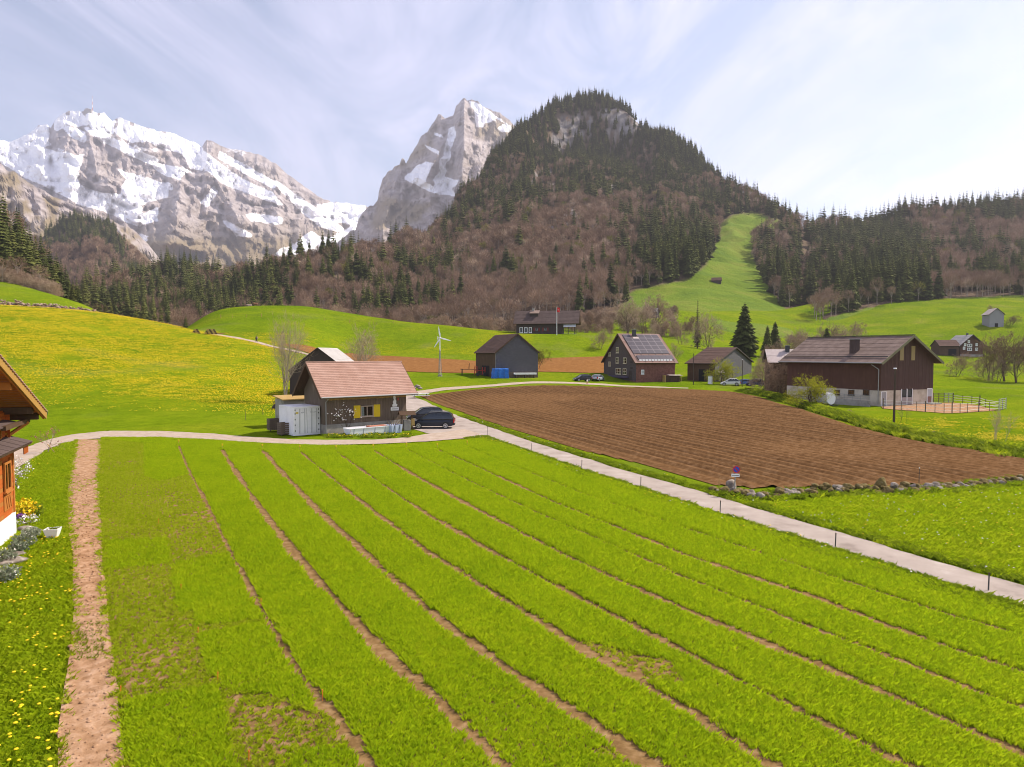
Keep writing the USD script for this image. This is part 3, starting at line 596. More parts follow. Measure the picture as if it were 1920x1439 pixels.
pk = obj('rocky_peak', (pv, pf), mountain_mat('rocky_peak_look', -22), smooth=False, kind='structure')
vcol(pk, 'zone', zone)
# left: a rocky brown slope, and in front of it a wooded spur
SKY3 = [(-420, 200), (-200, 250), (0, 306), (12, 318), (30, 326), (60, 345), (110, 374), (150, 388), (200, 410), (240, 428), (262, 440), (290, 475), (330, 520), (400, 560)]
lv, lf, lu, lvv, lled = face(SKY3, 600, -400, 400, 4.0, 110, 1500, 2500, 0.5, 30, 160, [((60, 360), (90, 440), 40, 50, 80), ((150, 395), (170, 440), 40, 50, 60)], 120)
zone = np.zeros((len(lv), 3)); zone[:, 1] = np.clip((meshkit.fbm(np.column_stack([lu / 24, lvv / 24, 0 * lu]), 3, 131) - 0.42) * 5, 0, 1)
ls = obj('rocky_slope', (lv, lf), mountain_mat('rocky_slope_look', 25), smooth=False, kind='structure')
vcol(ls, 'zone', zone)
SPUR = [(-60, 520), (40, 470), (85, 440), (100, 425), (130, 408), (170, 410), (205, 420), (232, 452), (270, 500), (300, 532), (340, 552), (380, 580)]
qv, qf, qu, qvv, _ = face(SPUR, 620, -60, 380, 4.0, 70, 900, 1500, 0.2, 60, 90, [((165, 415), (190, 520), 60, 60, 60)], 140)
sp = obj('wooded_spur', (qv, qf), WOODFLOOR, smooth=True, kind='structure')
z = np.zeros((len(qv), 3)); z[:, 1] = softpoly([(240, 545), (262, 515), (268, 555), (250, 590), (232, 585)], qu, qvv, 8)
vcol(sp, 'zone', z)
# ================================================================ lanes, fields and what grows on them
def both(a, b): return list(a) + list(b)[::-1]
lane_low = onflat([(870, 822), (914, 819), (996, 848), (1091, 880), (1160, 902), (1300, 946.5), (1461, 998), (1623, 1046), (1784, 1096), (1920, 1138), (2150, 1210), (2600, 1350)])
lane_up = onland([(770, 742), (800, 754), (860, 781)]) + onflat([(914, 800.6), (997.5, 829), (1091, 858), (1160, 879.5), (1300, 919), (1461, 968), (1568, 998), (1713, 1041), (1920, 1098), (2150, 1163), (2600, 1290)])
yard = onflat([(870, 822), (835, 817), (800, 813), (776, 806), (766, 790), (762, 770), (756, 752)])
lane = obj('lane', sheet(Polygon(np.vstack([noisy(lane_up, 0.22, 0.8, 1), noisy(lane_low[::-1], 0.22, 0.8, 2), yard])).buffer(0), 2.0, H, 0.035), ASPHALT, smooth=True, kind='structure')
tr_up = onflat([(870, 806), (835, 811), (800, 815), (765, 821), (700, 826), (610, 826), (550, 825), (500, 822), (450, 819.5), (400, 815), (300, 811), (200, 811), (135, 817), (95, 825), (60, 836), (20, 850), (-80, 880), (-300, 930)])
tr_low = onflat([(912, 818), (870, 823), (800, 829), (700, 834), (600, 835), (500, 832), (400, 826), (300, 821.5), (200, 823), (150, 826), (115, 833), (85, 846), (50, 868), (10, 890), (-100, 930), (-300, 1000)])
track = obj('gravel_track', sheet(Polygon(np.vstack([noisy(tr_up, 0.25, 0.8, 3), noisy(tr_low[::-1], 0.25, 0.8, 4)])).buffer(0), 1.5, H, 0.052), GRAVEL, smooth=True, kind='structure')
pb_up = onland([(772, 735), (830, 727.5), (920, 722), (1000, 716), (1080, 717.5), (1130, 720), (1200, 724.5), (1290, 728)])
pb_low = onland([(774, 742), (832, 732.5), (922, 725.5), (1000, 719.5), (1080, 720.5), (1130, 723), (1200, 726.5), (1290, 729)])
obj('farm_lane', sheet(Polygon(both(pb_up, pb_low)).buffer(0.05), 2.0, H, 0.05), GRAVEL, smooth=True, kind='structure')
hl_a = onland([(408, 629), (440, 634), (500, 648), (560, 661), (600, 674), (640, 690), (690, 708), (740, 727)])
hl = LineString(hl_a).buffer(1.6)
obj('hill_lane', sheet(hl, 2.0, H, 0.10), GRAVEL, smooth=True, kind='structure')
# ploughed field: ridges along the rows
pf_px = [(785, 743), (860, 734), (930, 727.5), (1010, 723.5), (1100, 725.5), (1200, 728), (1300, 731.5), (1380, 736), (1430, 746), (1500, 766), (1600, 799), (1700, 824), (1800, 841), (1920, 856), (2100, 876),
         (2300, 900), (2200, 912), (1920, 909), (1800, 913), (1600, 917), (1450, 919), (1380, 917), (1340, 911), (1200, 871), (1090, 846), (1000, 819), (914, 791), (860, 772), (800, 750)]
PF = Polygon(onland(pf_px)).buffer(0)
rowdir = np.array([0.37, -1.0]); rowdir /= np.linalg.norm(rowdir); rowperp = np.array([-rowdir[1], rowdir[0]])
def furrows(x, y):
    q = x * rowperp[0] + y * rowperp[1]; s = x * rowdir[0] + y * rowdir[1]
    w = (meshkit.fbm(np.stack([x / 9, y / 9, 0 * x], -1), 3, 41) - 0.5)
    head = np.clip((meshkit.fbm(np.stack([x / 14, y / 14, 0 * x], -1), 2, 44) - 0.15) * 3, 0.45, 1)
    pts = shapely.points(x, y)
    edge = np.clip(shapely.distance(PF.exterior, pts) / 2.5, 0.0, 1)
    return H(x, y) + 0.035 + 0.15 * np.clip(edge * 1.6, 0, 1) + head * edge * (0.15 * np.sin((q + w * 0.35) / 1.05 * 2 * math.pi) + 0.03 * np.sin(q / 3.9 * 2 * math.pi)) + 0.06 * edge * (meshkit.fbm(np.stack([x * 1.9, y * 1.9, 0 * x], -1), 3, 42) - 0.4)
def row_sheet(P, dq, ds, fn):
    """triangles of a grid that follows the rows, clipped to P"""
    c = np.array(P.exterior.coords)
    q, s = c @ rowperp, c @ rowdir
    Q, S = np.meshgrid(np.arange(q.min(), q.max(), dq), np.arange(s.min(), s.max(), ds))
    xy = Q.ravel()[:, None] * rowperp + S.ravel()[:, None] * rowdir
    inside = shapely.contains_xy(P, xy[:, 0], xy[:, 1]).reshape(Q.shape)
    ny, nx = Q.shape
    okq = inside[:-1, :-1] & inside[1:, :-1] & inside[:-1, 1:] & inside[1:, 1:]
    i = (np.arange(ny - 1)[:, None] * nx + np.arange(nx - 1))[okq]
    f = np.vstack([np.column_stack([i, i + 1, i + nx + 1]), np.column_stack([i, i + nx + 1, i + nx])])
    used, inv = np.unique(f, return_inverse=True)
    p = xy[used]
    v = np.column_stack([p, fn(p[:, 0], p[:, 1])]); f = inv.reshape(-1, 3)
    a, b, c_ = v[f[0, 0]], v[f[0, 1]], v[f[0, 2]]
    if np.cross(b - a, c_ - a)[2] < 0: f = f[:, ::-1]
    return v, f
obj('ploughed_field', row_sheet(PF, 0.23, 0.8, furrows), SOIL_DARK, smooth=True, kind='structure')
st = onland([(528, 645), (600, 656), (660, 663), (735, 668.5), (800, 672.5), (890, 677.5), (1010, 673.5), (1136, 669)]) + onland([(1136, 701), (1010, 698), (890, 701), (800, 699), (735, 696), (690, 693), (640, 686), (600, 672), (560, 657)])
obj('harrowed_strip', sheet(Polygon(st).buffer(0), 2.5, H, 0.12), SOIL_RED, smooth=True, kind='structure')
# left soil strip and the trial field
ss_l = onflat([(142, 826), (134, 880), (128, 930), (129, 1000), (137, 1040), (136, 1100), (138, 1150), (130, 1230), (119, 1300), (109, 1370), (108, 1439), (108, 1600)])
ss_r = onflat([(190, 826), (186, 900), (187, 950), (191, 1000), (192, 1040), (197, 1110), (203, 1170), (213, 1240), (222, 1310), (230, 1439), (240, 1600)])
STRIP = Polygon(np.vstack([noisy(ss_l, 0.05, 0.3, 5), noisy(ss_r, 0.04, 0.3, 6)[::-1]])).buffer(0)
def clods(x, y): return H(x, y) + 0.06 + 0.10 * (meshkit.fbm(np.stack([x * 3.1, y * 3.1, 0 * x], -1), 3, 43) - 0.3)
obj('tilled_strip', sheet(STRIP, 0.16, clods, 0.0), SOIL_PALE, smooth=True, kind='structure')
field = onflat([(190, 823), (300, 823), (400, 828), (500, 835), (600, 838), (700, 838), (800, 833), (870, 827), (912, 823), (996, 853), (1091, 886), (1160, 908), (1300, 953), (1461, 1006), (1623, 1055), (1784, 1106), (1920, 1150), (2300, 1270), (2300, 1600), (240, 1600)])
FIELD = Polygon(field + ss_r[::-1]).buffer(0).difference(STRIP.buffer(0.01))
if FIELD.geom_type != 'Polygon': FIELD = max(FIELD.geoms, key=lambda g: g.area)
obj('crop_field_soil', sheet(FIELD, 0.45, lambda x, y: H(x, y) + 0.05 * (meshkit.fbm(np.stack([x * 2.3, y * 2.3, 0 * x], -1), 3, 47) - 0.3), 0.04), SOIL_FIELD, smooth=True, kind='structure')
FUR = {
 'A': ([(335, 838), (352, 880), (385, 940), (433, 1040), (500, 1163), (566, 1275), (633, 1350), (690, 1439), (790, 1600)], 0.17),
 'B': ([(417, 846), (440, 885), (490, 960), (550, 1040), (638, 1140), (723, 1237), (807, 1307), (940, 1439), (1110, 1600)], 0.33),
 'C': ([(492, 847), (525, 885), (600, 965), (690, 1047), (827, 1170), (940, 1253), (1107, 1360), (1215, 1439), (1420, 1600)], 0.36),
 'D': ([(562, 849), (610, 890), (700, 962), (807, 1042), (973, 1147), (1107, 1232), (1207, 1290), (1280, 1332), (1440, 1439), (1680, 1600)], 0.27),
 'E': ([(630, 849), (700, 900), (800, 968), (940, 1048), (1073, 1120), (1240, 1205), (1513, 1347), (1697, 1439), (2010, 1600)], 0.26),
 'F': ([(700, 847), (780, 896), (900, 962), (1063, 1048), (1273, 1143), (1613, 1285), (1913, 1419), (2300, 1590)], 0.31),
 'G': ([(762, 844), (850, 890), (980, 952), (1280, 1085), (1480, 1165), (1680, 1242), (1920, 1337), (2300, 1480)], 0.15),
 'H': ([(820, 845), (900, 880), (1040, 945), (1280, 1043), (1513, 1120), (1713, 1197), (1920, 1267), (2300, 1395)], 0.26),
 'I': ([(876, 840), (960, 875), (1100, 931), (1423, 1040), (1613, 1103), (1780, 1157), (1920, 1197), (2300, 1310)], 0.17)}
FURL = {k: (LineString(onflat(a)), w) for k, (a, w) in FUR.items()}
lush = [[(195, 1018), (310, 1012), (318, 1060), (200, 1072)], [(325, 1060), (430, 1040), (500, 1165), (345, 1180), (325, 1100)], [(372, 1195), (500, 1170), (560, 1275), (590, 1340), (520, 1310), (430, 1300), (385, 1260)],
        [(235, 1320), (405, 1292), (425, 1360), (450, 1450), (450, 1620), (235, 1620), (232, 1400)], [(540, 1420), (660, 1400), (700, 1450), (800, 1620), (520, 1620)], [(270, 835), (335, 838), (360, 890), (300, 905), (272, 895)]]
LUSH = shapely.union_all([Polygon(onflat(p)).buffer(0.0) for p in lush])
poor = [[(1040, 1195), (1260, 1245), (1290, 1290), (1220, 1285), (1110, 1232)], [(1150, 1390), (1230, 1420), (1180, 1445), (1120, 1420)], [(300, 900), (380, 945), (420, 1040), (330, 1050), (300, 960)], [(205, 1180), (365, 1150), (370, 1270), (240, 1310), (225, 1290)], [(430, 1300), (600, 1345), (660, 1395), (540, 1415), (450, 1440)]]
POOR = shapely.union_all([Polygon(onflat(p)).buffer(0.0) for p in poor])
LEFT = Polygon(onflat(FUR['A'][0]) + ss_r[::-1]).buffer(0)
def tuft(seed, n, r, h, w, lean=0.35, droop=0.25):
    """a clump of bent blades; every blade two long triangles"""
    g = np.random.default_rng(seed); vs, fs = [], []
    for k in range(n):
        a = g.uniform(0, 2 * math.pi); rr = r * math.sqrt(g.random()); b = np.array([rr * math.cos(a), rr * math.sin(a), -0.02])
        hh = h * g.uniform(0.6, 1.15); d = g.uniform(0, 2 * math.pi); ln = hh * g.uniform(0.1, lean)
        dv = np.array([math.cos(d), math.sin(d), 0]); sd = np.array([-dv[1], dv[0], 0]) * w * g.uniform(0.7, 1.3) / 2
        mid = b + dv * ln * 0.35 + [0, 0, hh * 0.62]; tip = b + dv * (ln + hh * droop * g.random()) + [0, 0, hh]
        k0 = 4 * k; vs += [b - sd, b + sd, mid + sd * 0.9, tip]; fs += [[k0, k0 + 1, k0 + 2], [k0, k0 + 2, k0 + 3]]
    vs, fs = np.array(vs), np.array(fs)
    nrm = np.cross(vs[fs[:, 1]] - vs[fs[:, 0]], vs[fs[:, 2]] - vs[fs[:, 0]]); nrm /= np.linalg.norm(nrm, axis=1)[:, None] + 1e-12
    vn = np.zeros_like(vs)
    for k in range(3): np.add.at(vn, fs[:, k], nrm)
    vn /= np.linalg.norm(vn, axis=1)[:, None] + 1e-9
    vn = vn * 0.55 + [0, 0, 1.0]; vn /= np.linalg.norm(vn, axis=1)[:, None]
    return Soft(vs, fs, vn)
def leafy(name, c0, c1, c2, trans=0.35, nscale=0.35, rough=0.75, hue=0.0):
    return mat(name, {'g': ('geometry', {}), 'oi': ('object_info', {}), 'n': ('noise_texture', {'scale': nscale, 'detail': 4.0, 'roughness': 0.65}),
                      'a': ('math', {'math_type': 'multiply_add', 'value2': 0.45}), 'b': ('math', {'math_type': 'multiply', 'value2': 0.55}),
                      'r': ('rgb_ramp', {'ramp': [(0.15, c0), (0.5, c1), (0.85, c2)]}), 'd': ('principled_bsdf', {'roughness': rough, 'specular_ior_level': 0.04}),
                      't': ('translucent_bsdf', {}), 'm': ('mix_closure', {'fac': trans})},
               [('g.position', 'n.vector'), ('n.fac', 'b.value1'), ('oi.random', 'a.value1'), ('b.value', 'a.value3'), ('a.value', 'r.fac'), ('r.color', 'd.base_color'), ('r.color', 't.color'),
                ('d.BSDF', 'm.closure1'), ('t.BSDF', 'm.closure2')], surface='m.closure')
CROP = leafy('crop_look', (0.26, 0.39, 0.008), (0.36, 0.48, 0.008), (0.46, 0.54, 0.014), 0.5)
TURF = leafy('turf_look', (0.24, 0.36, 0.008), (0.34, 0.44, 0.008), (0.43, 0.49, 0.02), 0.5)
WEED = leafy('weed_look', (0.27, 0.36, 0.008), (0.36, 0.44, 0.012), (0.44, 0.45, 0.04), 0.5)
VERGE = leafy('verge_look', (0.11, 0.17, 0.008), (0.19, 0.26, 0.010), (0.29, 0.34, 0.03), 0.5)
def scatter_grid(P, step, keep=None, seed=0):
    g = np.random.default_rng(seed)
    x0, y0, x1, y1 = P.bounds
    X, Y = np.meshgrid(np.arange(x0, x1, step), np.arange(y0, y1, step))
    p = np.column_stack([X.ravel(), Y.ravel()]) + g.uniform(-0.5, 0.5, (X.size, 2)) * step
    return p[shapely.contains_xy(P, p[:, 0], p[:, 1])]
def in_view(p, pad=5.0, ymin=11.0):
    return (p[:, 1] > ymin) & (np.abs(p[:, 0]) < p[:, 1] * 0.76 + pad)
def by_distance(p, full=17.0, far=0.35, seed=3):
    """keeps all near points and thins the rest towards share far at 4 x full"""
    k = np.clip(1 - (p[:, 1] - full) / (3 * full) * (1 - far), far, 1)
    return p[np.random.default_rng(seed).random(len(p)) < k]
_c, _s = math.cos(0.50), math.sin(0.50); _R = np.array([[_c, -_s], [_s, _c]])     # drilled rows run with the furrows
gq_ = np.random.default_rng(51); _b = np.array(FIELD.exterior.coords) @ _R
_X, _Y = np.meshgrid(np.arange(_b[:, 0].min(), _b[:, 0].max(), 0.15), np.arange(_b[:, 1].min(), _b[:, 1].max(), 0.085))
q = np.column_stack([_X.ravel(), _Y.ravel()]) + np.column_stack([gq_.normal(0, 0.028, _X.size), gq_.uniform(-0.05, 0.05, _X.size)])
q = q @ _R.T; q = q[in_view(q, 4)]; q = q[shapely.contains_xy(FIELD, q[:, 0], q[:, 1])]
pt = shapely.points(q)
free = np.ones(len(q), bool); edge_n = (meshkit.fbm(np.column_stack([q * 1.4, 0 * q[:, :1]]), 3, 52) - 0.5)
for k, (ln, w) in FURL.items():
    d = shapely.distance(ln, pt); wl = w * (0.55 + 1.6 * meshkit.fbm(np.column_stack([q / 3.0, 0 * q[:, :1]]), 3, 60 + ord(k)))
    if k == 'H': pass
    free &= d + edge_n * 0.06 > np.maximum(wl * 0.50, 0.125)
n1 = meshkit.fbm(np.column_stack([q / 1.6, 0 * q[:, :1]]), 4, 53); n2 = meshkit.fbm(np.column_stack([q / 7.0, 0 * q[:, :1]]), 3, 54)
is_left = shapely.contains(LEFT, pt); is_lush = shapely.contains(LUSH, pt); is_poor = shapely.contains(POOR, pt)
dens = np.where(is_left, np.where(is_lush, 0.97, 0.86 + 0.7 * (n1 - 0.45)), 1.0)
dens = np.where(is_poor, np.where(is_left, 0.72 + 1.1 * (n1 - 0.45), 0.65 + (n1 - 0.5)), dens) - 0.0
u_ = np.random.default_rng(55).random(len(q))
keep = free & (u_ < dens); thin = is_left & ~is_lush | is_poor
q, thin, n2, isL = q[keep], thin[keep], n2[keep], is_left[keep]
g = np.random.default_rng(56)
hs = np.where(thin, 0.7, 1.0) * np.where(isL & ~thin, 0.92, 1.0) * (0.85 + 0.4 * (n2 - 0.5)) * g.uniform(0.85, 1.15, len(q))
farb = q[:, 1] > 24
idx = np.where(farb, 4, 0) + g.integers(0, 4, len(q))
protos = [(tuft(100 + k, 30, 0.085, 0.20, 0.0058, 0.55), CROP) for k in range(4)] + [(tuft(110 + k, 17, 0.10, 0.215, 0.0105, 0.55), CROP) for k in range(4)]
pos = np.column_stack([q, H(q[:, 0], q[:, 1]) + 0.03])
instancer('grain_crop', protos, pos[~thin], g.uniform(0, 6.28, (~thin).sum()), hs[~thin], idx[~thin], 'young green grain crop in long sown strips', 'crop', group=None)
wp = [(tuft(120 + k, 15, 0.09, 0.20, 0.008, 0.6, 0.5), WEED) for k in range(3)]
instancer('thin_crop', wp, pos[thin], g.uniform(0, 6.28, thin.sum()), hs[thin], g.integers(0, 3, thin.sum()), 'sparse yellowish young grain between patches of bare soil', 'crop')
cq = scatter_grid(STRIP, 0.16, seed=68); cq = cq[in_view(cq, 3) & (cq[:, 1] < 45)]
instancer('soil_clods', [(rock(480 + k, 1.0, (1.1, 0.9, 0.7), 1), SOIL_PALE) for k in range(3)], np.column_stack([cq, clods(cq[:, 0], cq[:, 1])]), g.uniform(0, 6, len(cq)), 0.012 + 0.05 * g.random(len(cq)) ** 2.5, g.integers(0, 3, len(cq)), 'loose clods and small stones on the brown tilled strip', 'clods')
# young plants in four short rows on the soil strip
rows4 = []
for k, (a, b) in enumerate([((144, 1178), (150, 1243)), ((155, 1174), (166, 1240)), ((169, 1173), (181, 1240)), ((183, 1172), (194, 1238))]):
    A, B = onflat([a, b]); n = 16
    for t in np.linspace(0, 1, n): rows4.append((A[0] + (B[0] - A[0]) * t, A[1] + (B[1] - A[1]) * t))
r4 = np.array(rows4) + g.uniform(-0.03, 0.03, (len(rows4), 2))
instancer('seedling_rows', [(tuft(130, 12, 0.055, 0.11, 0.02, 0.9, 0.6), VERGE)], np.column_stack([r4, H(r4[:, 0], r4[:, 1]) + 0.05]), g.uniform(0, 6, len(r4)), g.uniform(0.8, 1.3, len(r4)), np.zeros(len(r4)), 'four short rows of small green plants on the brown strip', 'crop')
sp_ = scatter_grid(STRIP, 0.30, seed=57); sp_ = sp_[in_view(sp_)]; sp_ = sp_[meshkit.fbm(np.column_stack([sp_ / 1.1, 0 * sp_[:, :1]]), 3, 58) > 0.66]
instancer('strip_weeds', wp, np.column_stack([sp_, H(sp_[:, 0], sp_[:, 1]) + 0.04]), g.uniform(0, 6, len(sp_)), g.uniform(0.3, 0.7, len(sp_)), g.integers(0, 3, len(sp_)), 'scattered small weeds on the brown tilled strip', 'weeds')
# garden turf left of the strip, and the meadow right of the lane
GARDEN = Polygon(onflat([(118, 834), (142, 828), (134, 880), (128, 930), (129, 1000), (137, 1040), (136, 1100), (138, 1150), (130, 1230), (119, 1300), (109, 1370), (108, 1600), (-700, 1600), (-500, 1100), (-300, 1010), (-60, 930), (0, 900), (50, 872), (85, 850)])).buffer(0).difference(STRIP)
if GARDEN.geom_type != 'Polygon': GARDEN = max(GARDEN.geoms, key=lambda g_: g_.area)
tp = [(tuft(140 + k, 26, 0.20, 0.13, 0.013, 0.9, 0.5), TURF) for k in range(4)]
gq = scatter_grid(GARDEN, 0.17, seed=59); gq = by_distance(gq[in_view(gq, 5)], 22, 0.5)
instancer('garden_turf', tp, np.column_stack([gq, H(gq[:, 0], gq[:, 1])]), g.uniform(0, 6, len(gq)), g.uniform(0.5, 1.35, len(gq)) * (0.7 + 0.8 * meshkit.fbm(np.column_stack([gq / 2.0, 0 * gq[:, :1]]), 3, 66)), g.integers(0, 4, len(gq)), 'rough green garden lawn beside the orange wooden house', 'grass')
RM = Polygon(onflat([(1375, 938), (1450, 945), (1600, 932), (1800, 920), (1920, 916), (2200, 916), (2600, 940), (2600, 1284), (2150, 1158), (1920, 1094), (1713, 1037), (1568, 994), (1461, 964), (1400, 946)])).buffer(0)
mq = scatter_grid(RM, 0.22, seed=67); mq = by_distance(mq[in_view(mq, 5)], 24, 0.5)
instancer('meadow_grass', tp, np.column_stack([mq, H(mq[:, 0], mq[:, 1])]), g.uniform(0, 6, len(mq)), g.uniform(0.6, 1.5, len(mq)) * 1.25, g.integers(0, 4, len(mq)), 'bright green meadow grass on the right of the lane', 'grass')
# verges: coarse grass along both edges of the lane and the track
vq = []
for line, side, wid, st_, sd in ((lane_low, -1, 1.2, 0.2, 1), (lane_up[2:], 1, 0.9, 0.25, 2), (tr_low, -1, 0.8, 0.3, 3), (tr_up, 1, 0.8, 0.35, 4)):
    L = LineString(line); n = int(L.length / st_ * (8 if wid > 1 else 5))
    gg = np.random.default_rng(70 + sd); s = gg.uniform(0, L.length, n)
    P0 = np.array([L.interpolate(t).coords[0] for t in s]); P1 = np.array([L.interpolate(min(t + 0.3, L.length)).coords[0] for t in s])
    t = P1 - P0; t /= np.linalg.norm(t, axis=1)[:, None] + 1e-9; nrm = np.column_stack([-t[:, 1], t[:, 0]]) * side
    vq.append(P0 + nrm * (0.16 + wid * gg.random(n) ** 1.3)[:, None])
vq = np.vstack(vq); vq = vq[in_view(vq, 3) & (vq[:, 1] < 90)]
LANE_P = Polygon(list(lane_up) + list(lane_low[::-1]) + yard).buffer(-0.1).union(Polygon(both(tr_up, tr_low)).buffer(0).buffer(-0.15))
vq = vq[~shapely.contains_xy(LANE_P, vq[:, 0], vq[:, 1])]
vp = [(tuft(150 + k, 34, 0.16, 0.19, 0.013, 0.8, 0.6), VERGE) for k in range(3)] + [(tuft(153, 30, 0.18, 0.15, 0.013, 0.9, 0.5), TURF)]
instancer('verge_grass', vp, np.column_stack([vq, H(vq[:, 0], vq[:, 1])]), g.uniform(0, 6, len(vq)), g.uniform(0.6, 1.25, len(vq)), g.integers(0, 4, len(vq)), 'tufty dark green grass along the edges of the lane', 'grass')
eg = []
for line, sd in ((ss_l, 91), (ss_r, 92)):
    L = LineString(line); gg = np.random.default_rng(sd); s_ = gg.uniform(0, L.length, int(L.length * 9)); eg.append(np.array([L.interpolate(t).coords[0] for t in s_]) + gg.normal(0, 0.09, (len(s_), 2)))
eg = np.vstack(eg); eg = eg[in_view(eg, 3)]
instancer('edge_weeds', wp + tp[:2], np.column_stack([eg, H(eg[:, 0], eg[:, 1]) + 0.03]), g.uniform(0, 6, len(eg)), g.uniform(0.4, 1.1, len(eg)), g.integers(0, 5, len(eg)), 'ragged grass creeping over both edges of the tilled strip', 'weeds')
# dandelions
YELLOW = plain('dandelion_look', (0.76, 0.53, 0.008), 0.8)
WHITE_PETAL = plain('petal_look', (0.8, 0.78, 0.74), 0.7)
def flower(r, h):
    s = trimesh.creation.icosphere(1, 1.0); v = np.array(s.vertices) * [r, r, r * 0.45] + [0, 0, h]
    return v, np.array(s.faces)
dq = []
gg = np.random.default_rng(77)
for (u, v, n, s) in [(15, 1100, 40, 0.5), (30, 1130, 24, 0.6), (95, 1060, 18, 0.5), (130, 1115, 16, 0.3), (118, 1200, 24, 0.4), (75, 1230, 14, 1.0), (50, 1330, 20, 0.6), (85, 1350, 16, 0.4), (20, 1370, 14, 0.5), (80, 1400, 12, 0.4), (60, 1020, 24, 0.4), (50, 1025, 16, 0.3), (128, 1010, 12, 0.3),
                     (85, 1045, 16, 0.4), (105, 880, 16, 1.6), (90, 862, 14, 1.5), (115, 915, 5, .5), (60, 1180, 14, 1.2), (20, 1210, 12, 1.0), (90, 1280, 12, 0.8), (10, 1300, 10, 0.6), (60, 1430, 10, 0.5), (-60, 1200, 20, 1.5), (-60, 1350, 20, 1.2)]:
    c = np.array(onflat([(u, v)])[0]); dq.append(c + gg.normal(0, s * 1.3, (int(n * 0.7), 2)))
dq = np.vstack(dq); dq = dq[shapely.contains_xy(GARDEN, dq[:, 0], dq[:, 1])]
instancer('dandelions', [(flower(0.034, 0.13), YELLOW)], np.column_stack([dq, H(dq[:, 0], dq[:, 1])]), 0 * dq[:, 0], gg.uniform(0.8, 1.35, len(dq)), np.zeros(len(dq)), 'yellow dandelion heads in the garden lawn beside the tilled strip', 'flowers')
dm = scatter_grid(RM, 0.75, seed=78); dm = dm[in_view(dm, 3)]; dm = dm[meshkit.fbm(np.column_stack([dm / 2.2, 0 * dm[:, :1]]), 3, 79) > 0.5]
instancer('meadow_flowers', [(flower(0.035, 0.17), YELLOW), (flower(0.028, 0.16), WHITE_PETAL)], np.column_stack([dm, H(dm[:, 0], dm[:, 1])]), 0 * dm[:, 0], gg.uniform(0.8, 1.3, len(dm)), (gg.random(len(dm)) < 0.6).astype(int), 'small yellow and white flowers in the meadow right of the lane', 'flowers')
dv = vq[gg.random(len(vq)) < 0.035]
instancer('verge_flowers', [(flower(0.04, 0.24), YELLOW), (flower(0.03, 0.22), WHITE_PETAL)], np.column_stack([dv, H(dv[:, 0], dv[:, 1])]), 0 * dv[:, 0], gg.uniform(0.8, 1.2, len(dv)), (gg.random(len(dv)) < 0.4).astype(int), 'yellow and white flowers in the verges of the lane', 'flowers')
# ================================================================ trees
def needle_mat(name, c0, c1, c2):
    return mat(name, {'g': ('geometry', {}), 'oi': ('object_info', {}), 'n': ('noise_texture', {'scale': 0.9, 'detail': 3.0}), 'a': ('math', {'math_type': 'multiply_add', 'value2': 0.5}), 'b': ('math', {'math_type': 'multiply', 'value2': 0.5}),
                      'r': ('rgb_ramp', {'ramp': [(0.2, c0), (0.5, c1), (0.8, c2)]}), 'p': ('principled_bsdf', {'roughness': 0.9, 'specular_ior_level': 0.05})},
               [('g.position', 'n.vector'), ('oi.random', 'a.value1'), ('n.fac', 'b.value1'), ('b.value', 'a.value3'), ('a.value', 'r.fac'), ('r.color', 'p.base_color')])
NEEDLE = needle_mat('spruce_needles', (0.040, 0.048, 0.015), (0.078, 0.088, 0.022), (0.125, 0.128, 0.032))
NEEDLE_LIT = needle_mat('young_spruce_needles', (0.055, 0.060, 0.014), (0.085, 0.090, 0.018), (0.125, 0.115, 0.028))
TWIG = needle_mat('bare_twigs', (0.17, 0.105, 0.066), (0.255, 0.165, 0.105), (0.36, 0.24, 0.165))
TWIG_GREY = needle_mat('grey_twigs', (0.26, 0.175, 0.11), (0.36, 0.255, 0.17), (0.46, 0.34, 0.24))
BUD = needle_mat('budding_leaves', (0.13, 0.125, 0.018), (0.19, 0.175, 0.022), (0.26, 0.23, 0.05))
BARK = grain('bark_look', [(0.3, (0.07, 0.045, 0.03)), (0.7, (0.16, 0.11, 0.075))], nscale=3, detail=5, rough=0.95, scale=(1, 1, 0.3))
BARK_PALE = grain('pale_bark_look', [(0.3, (0.22, 0.17, 0.13)), (0.7, (0.42, 0.34, 0.27))], nscale=3, detail=5, rough=0.95, scale=(1, 1, 0.3))
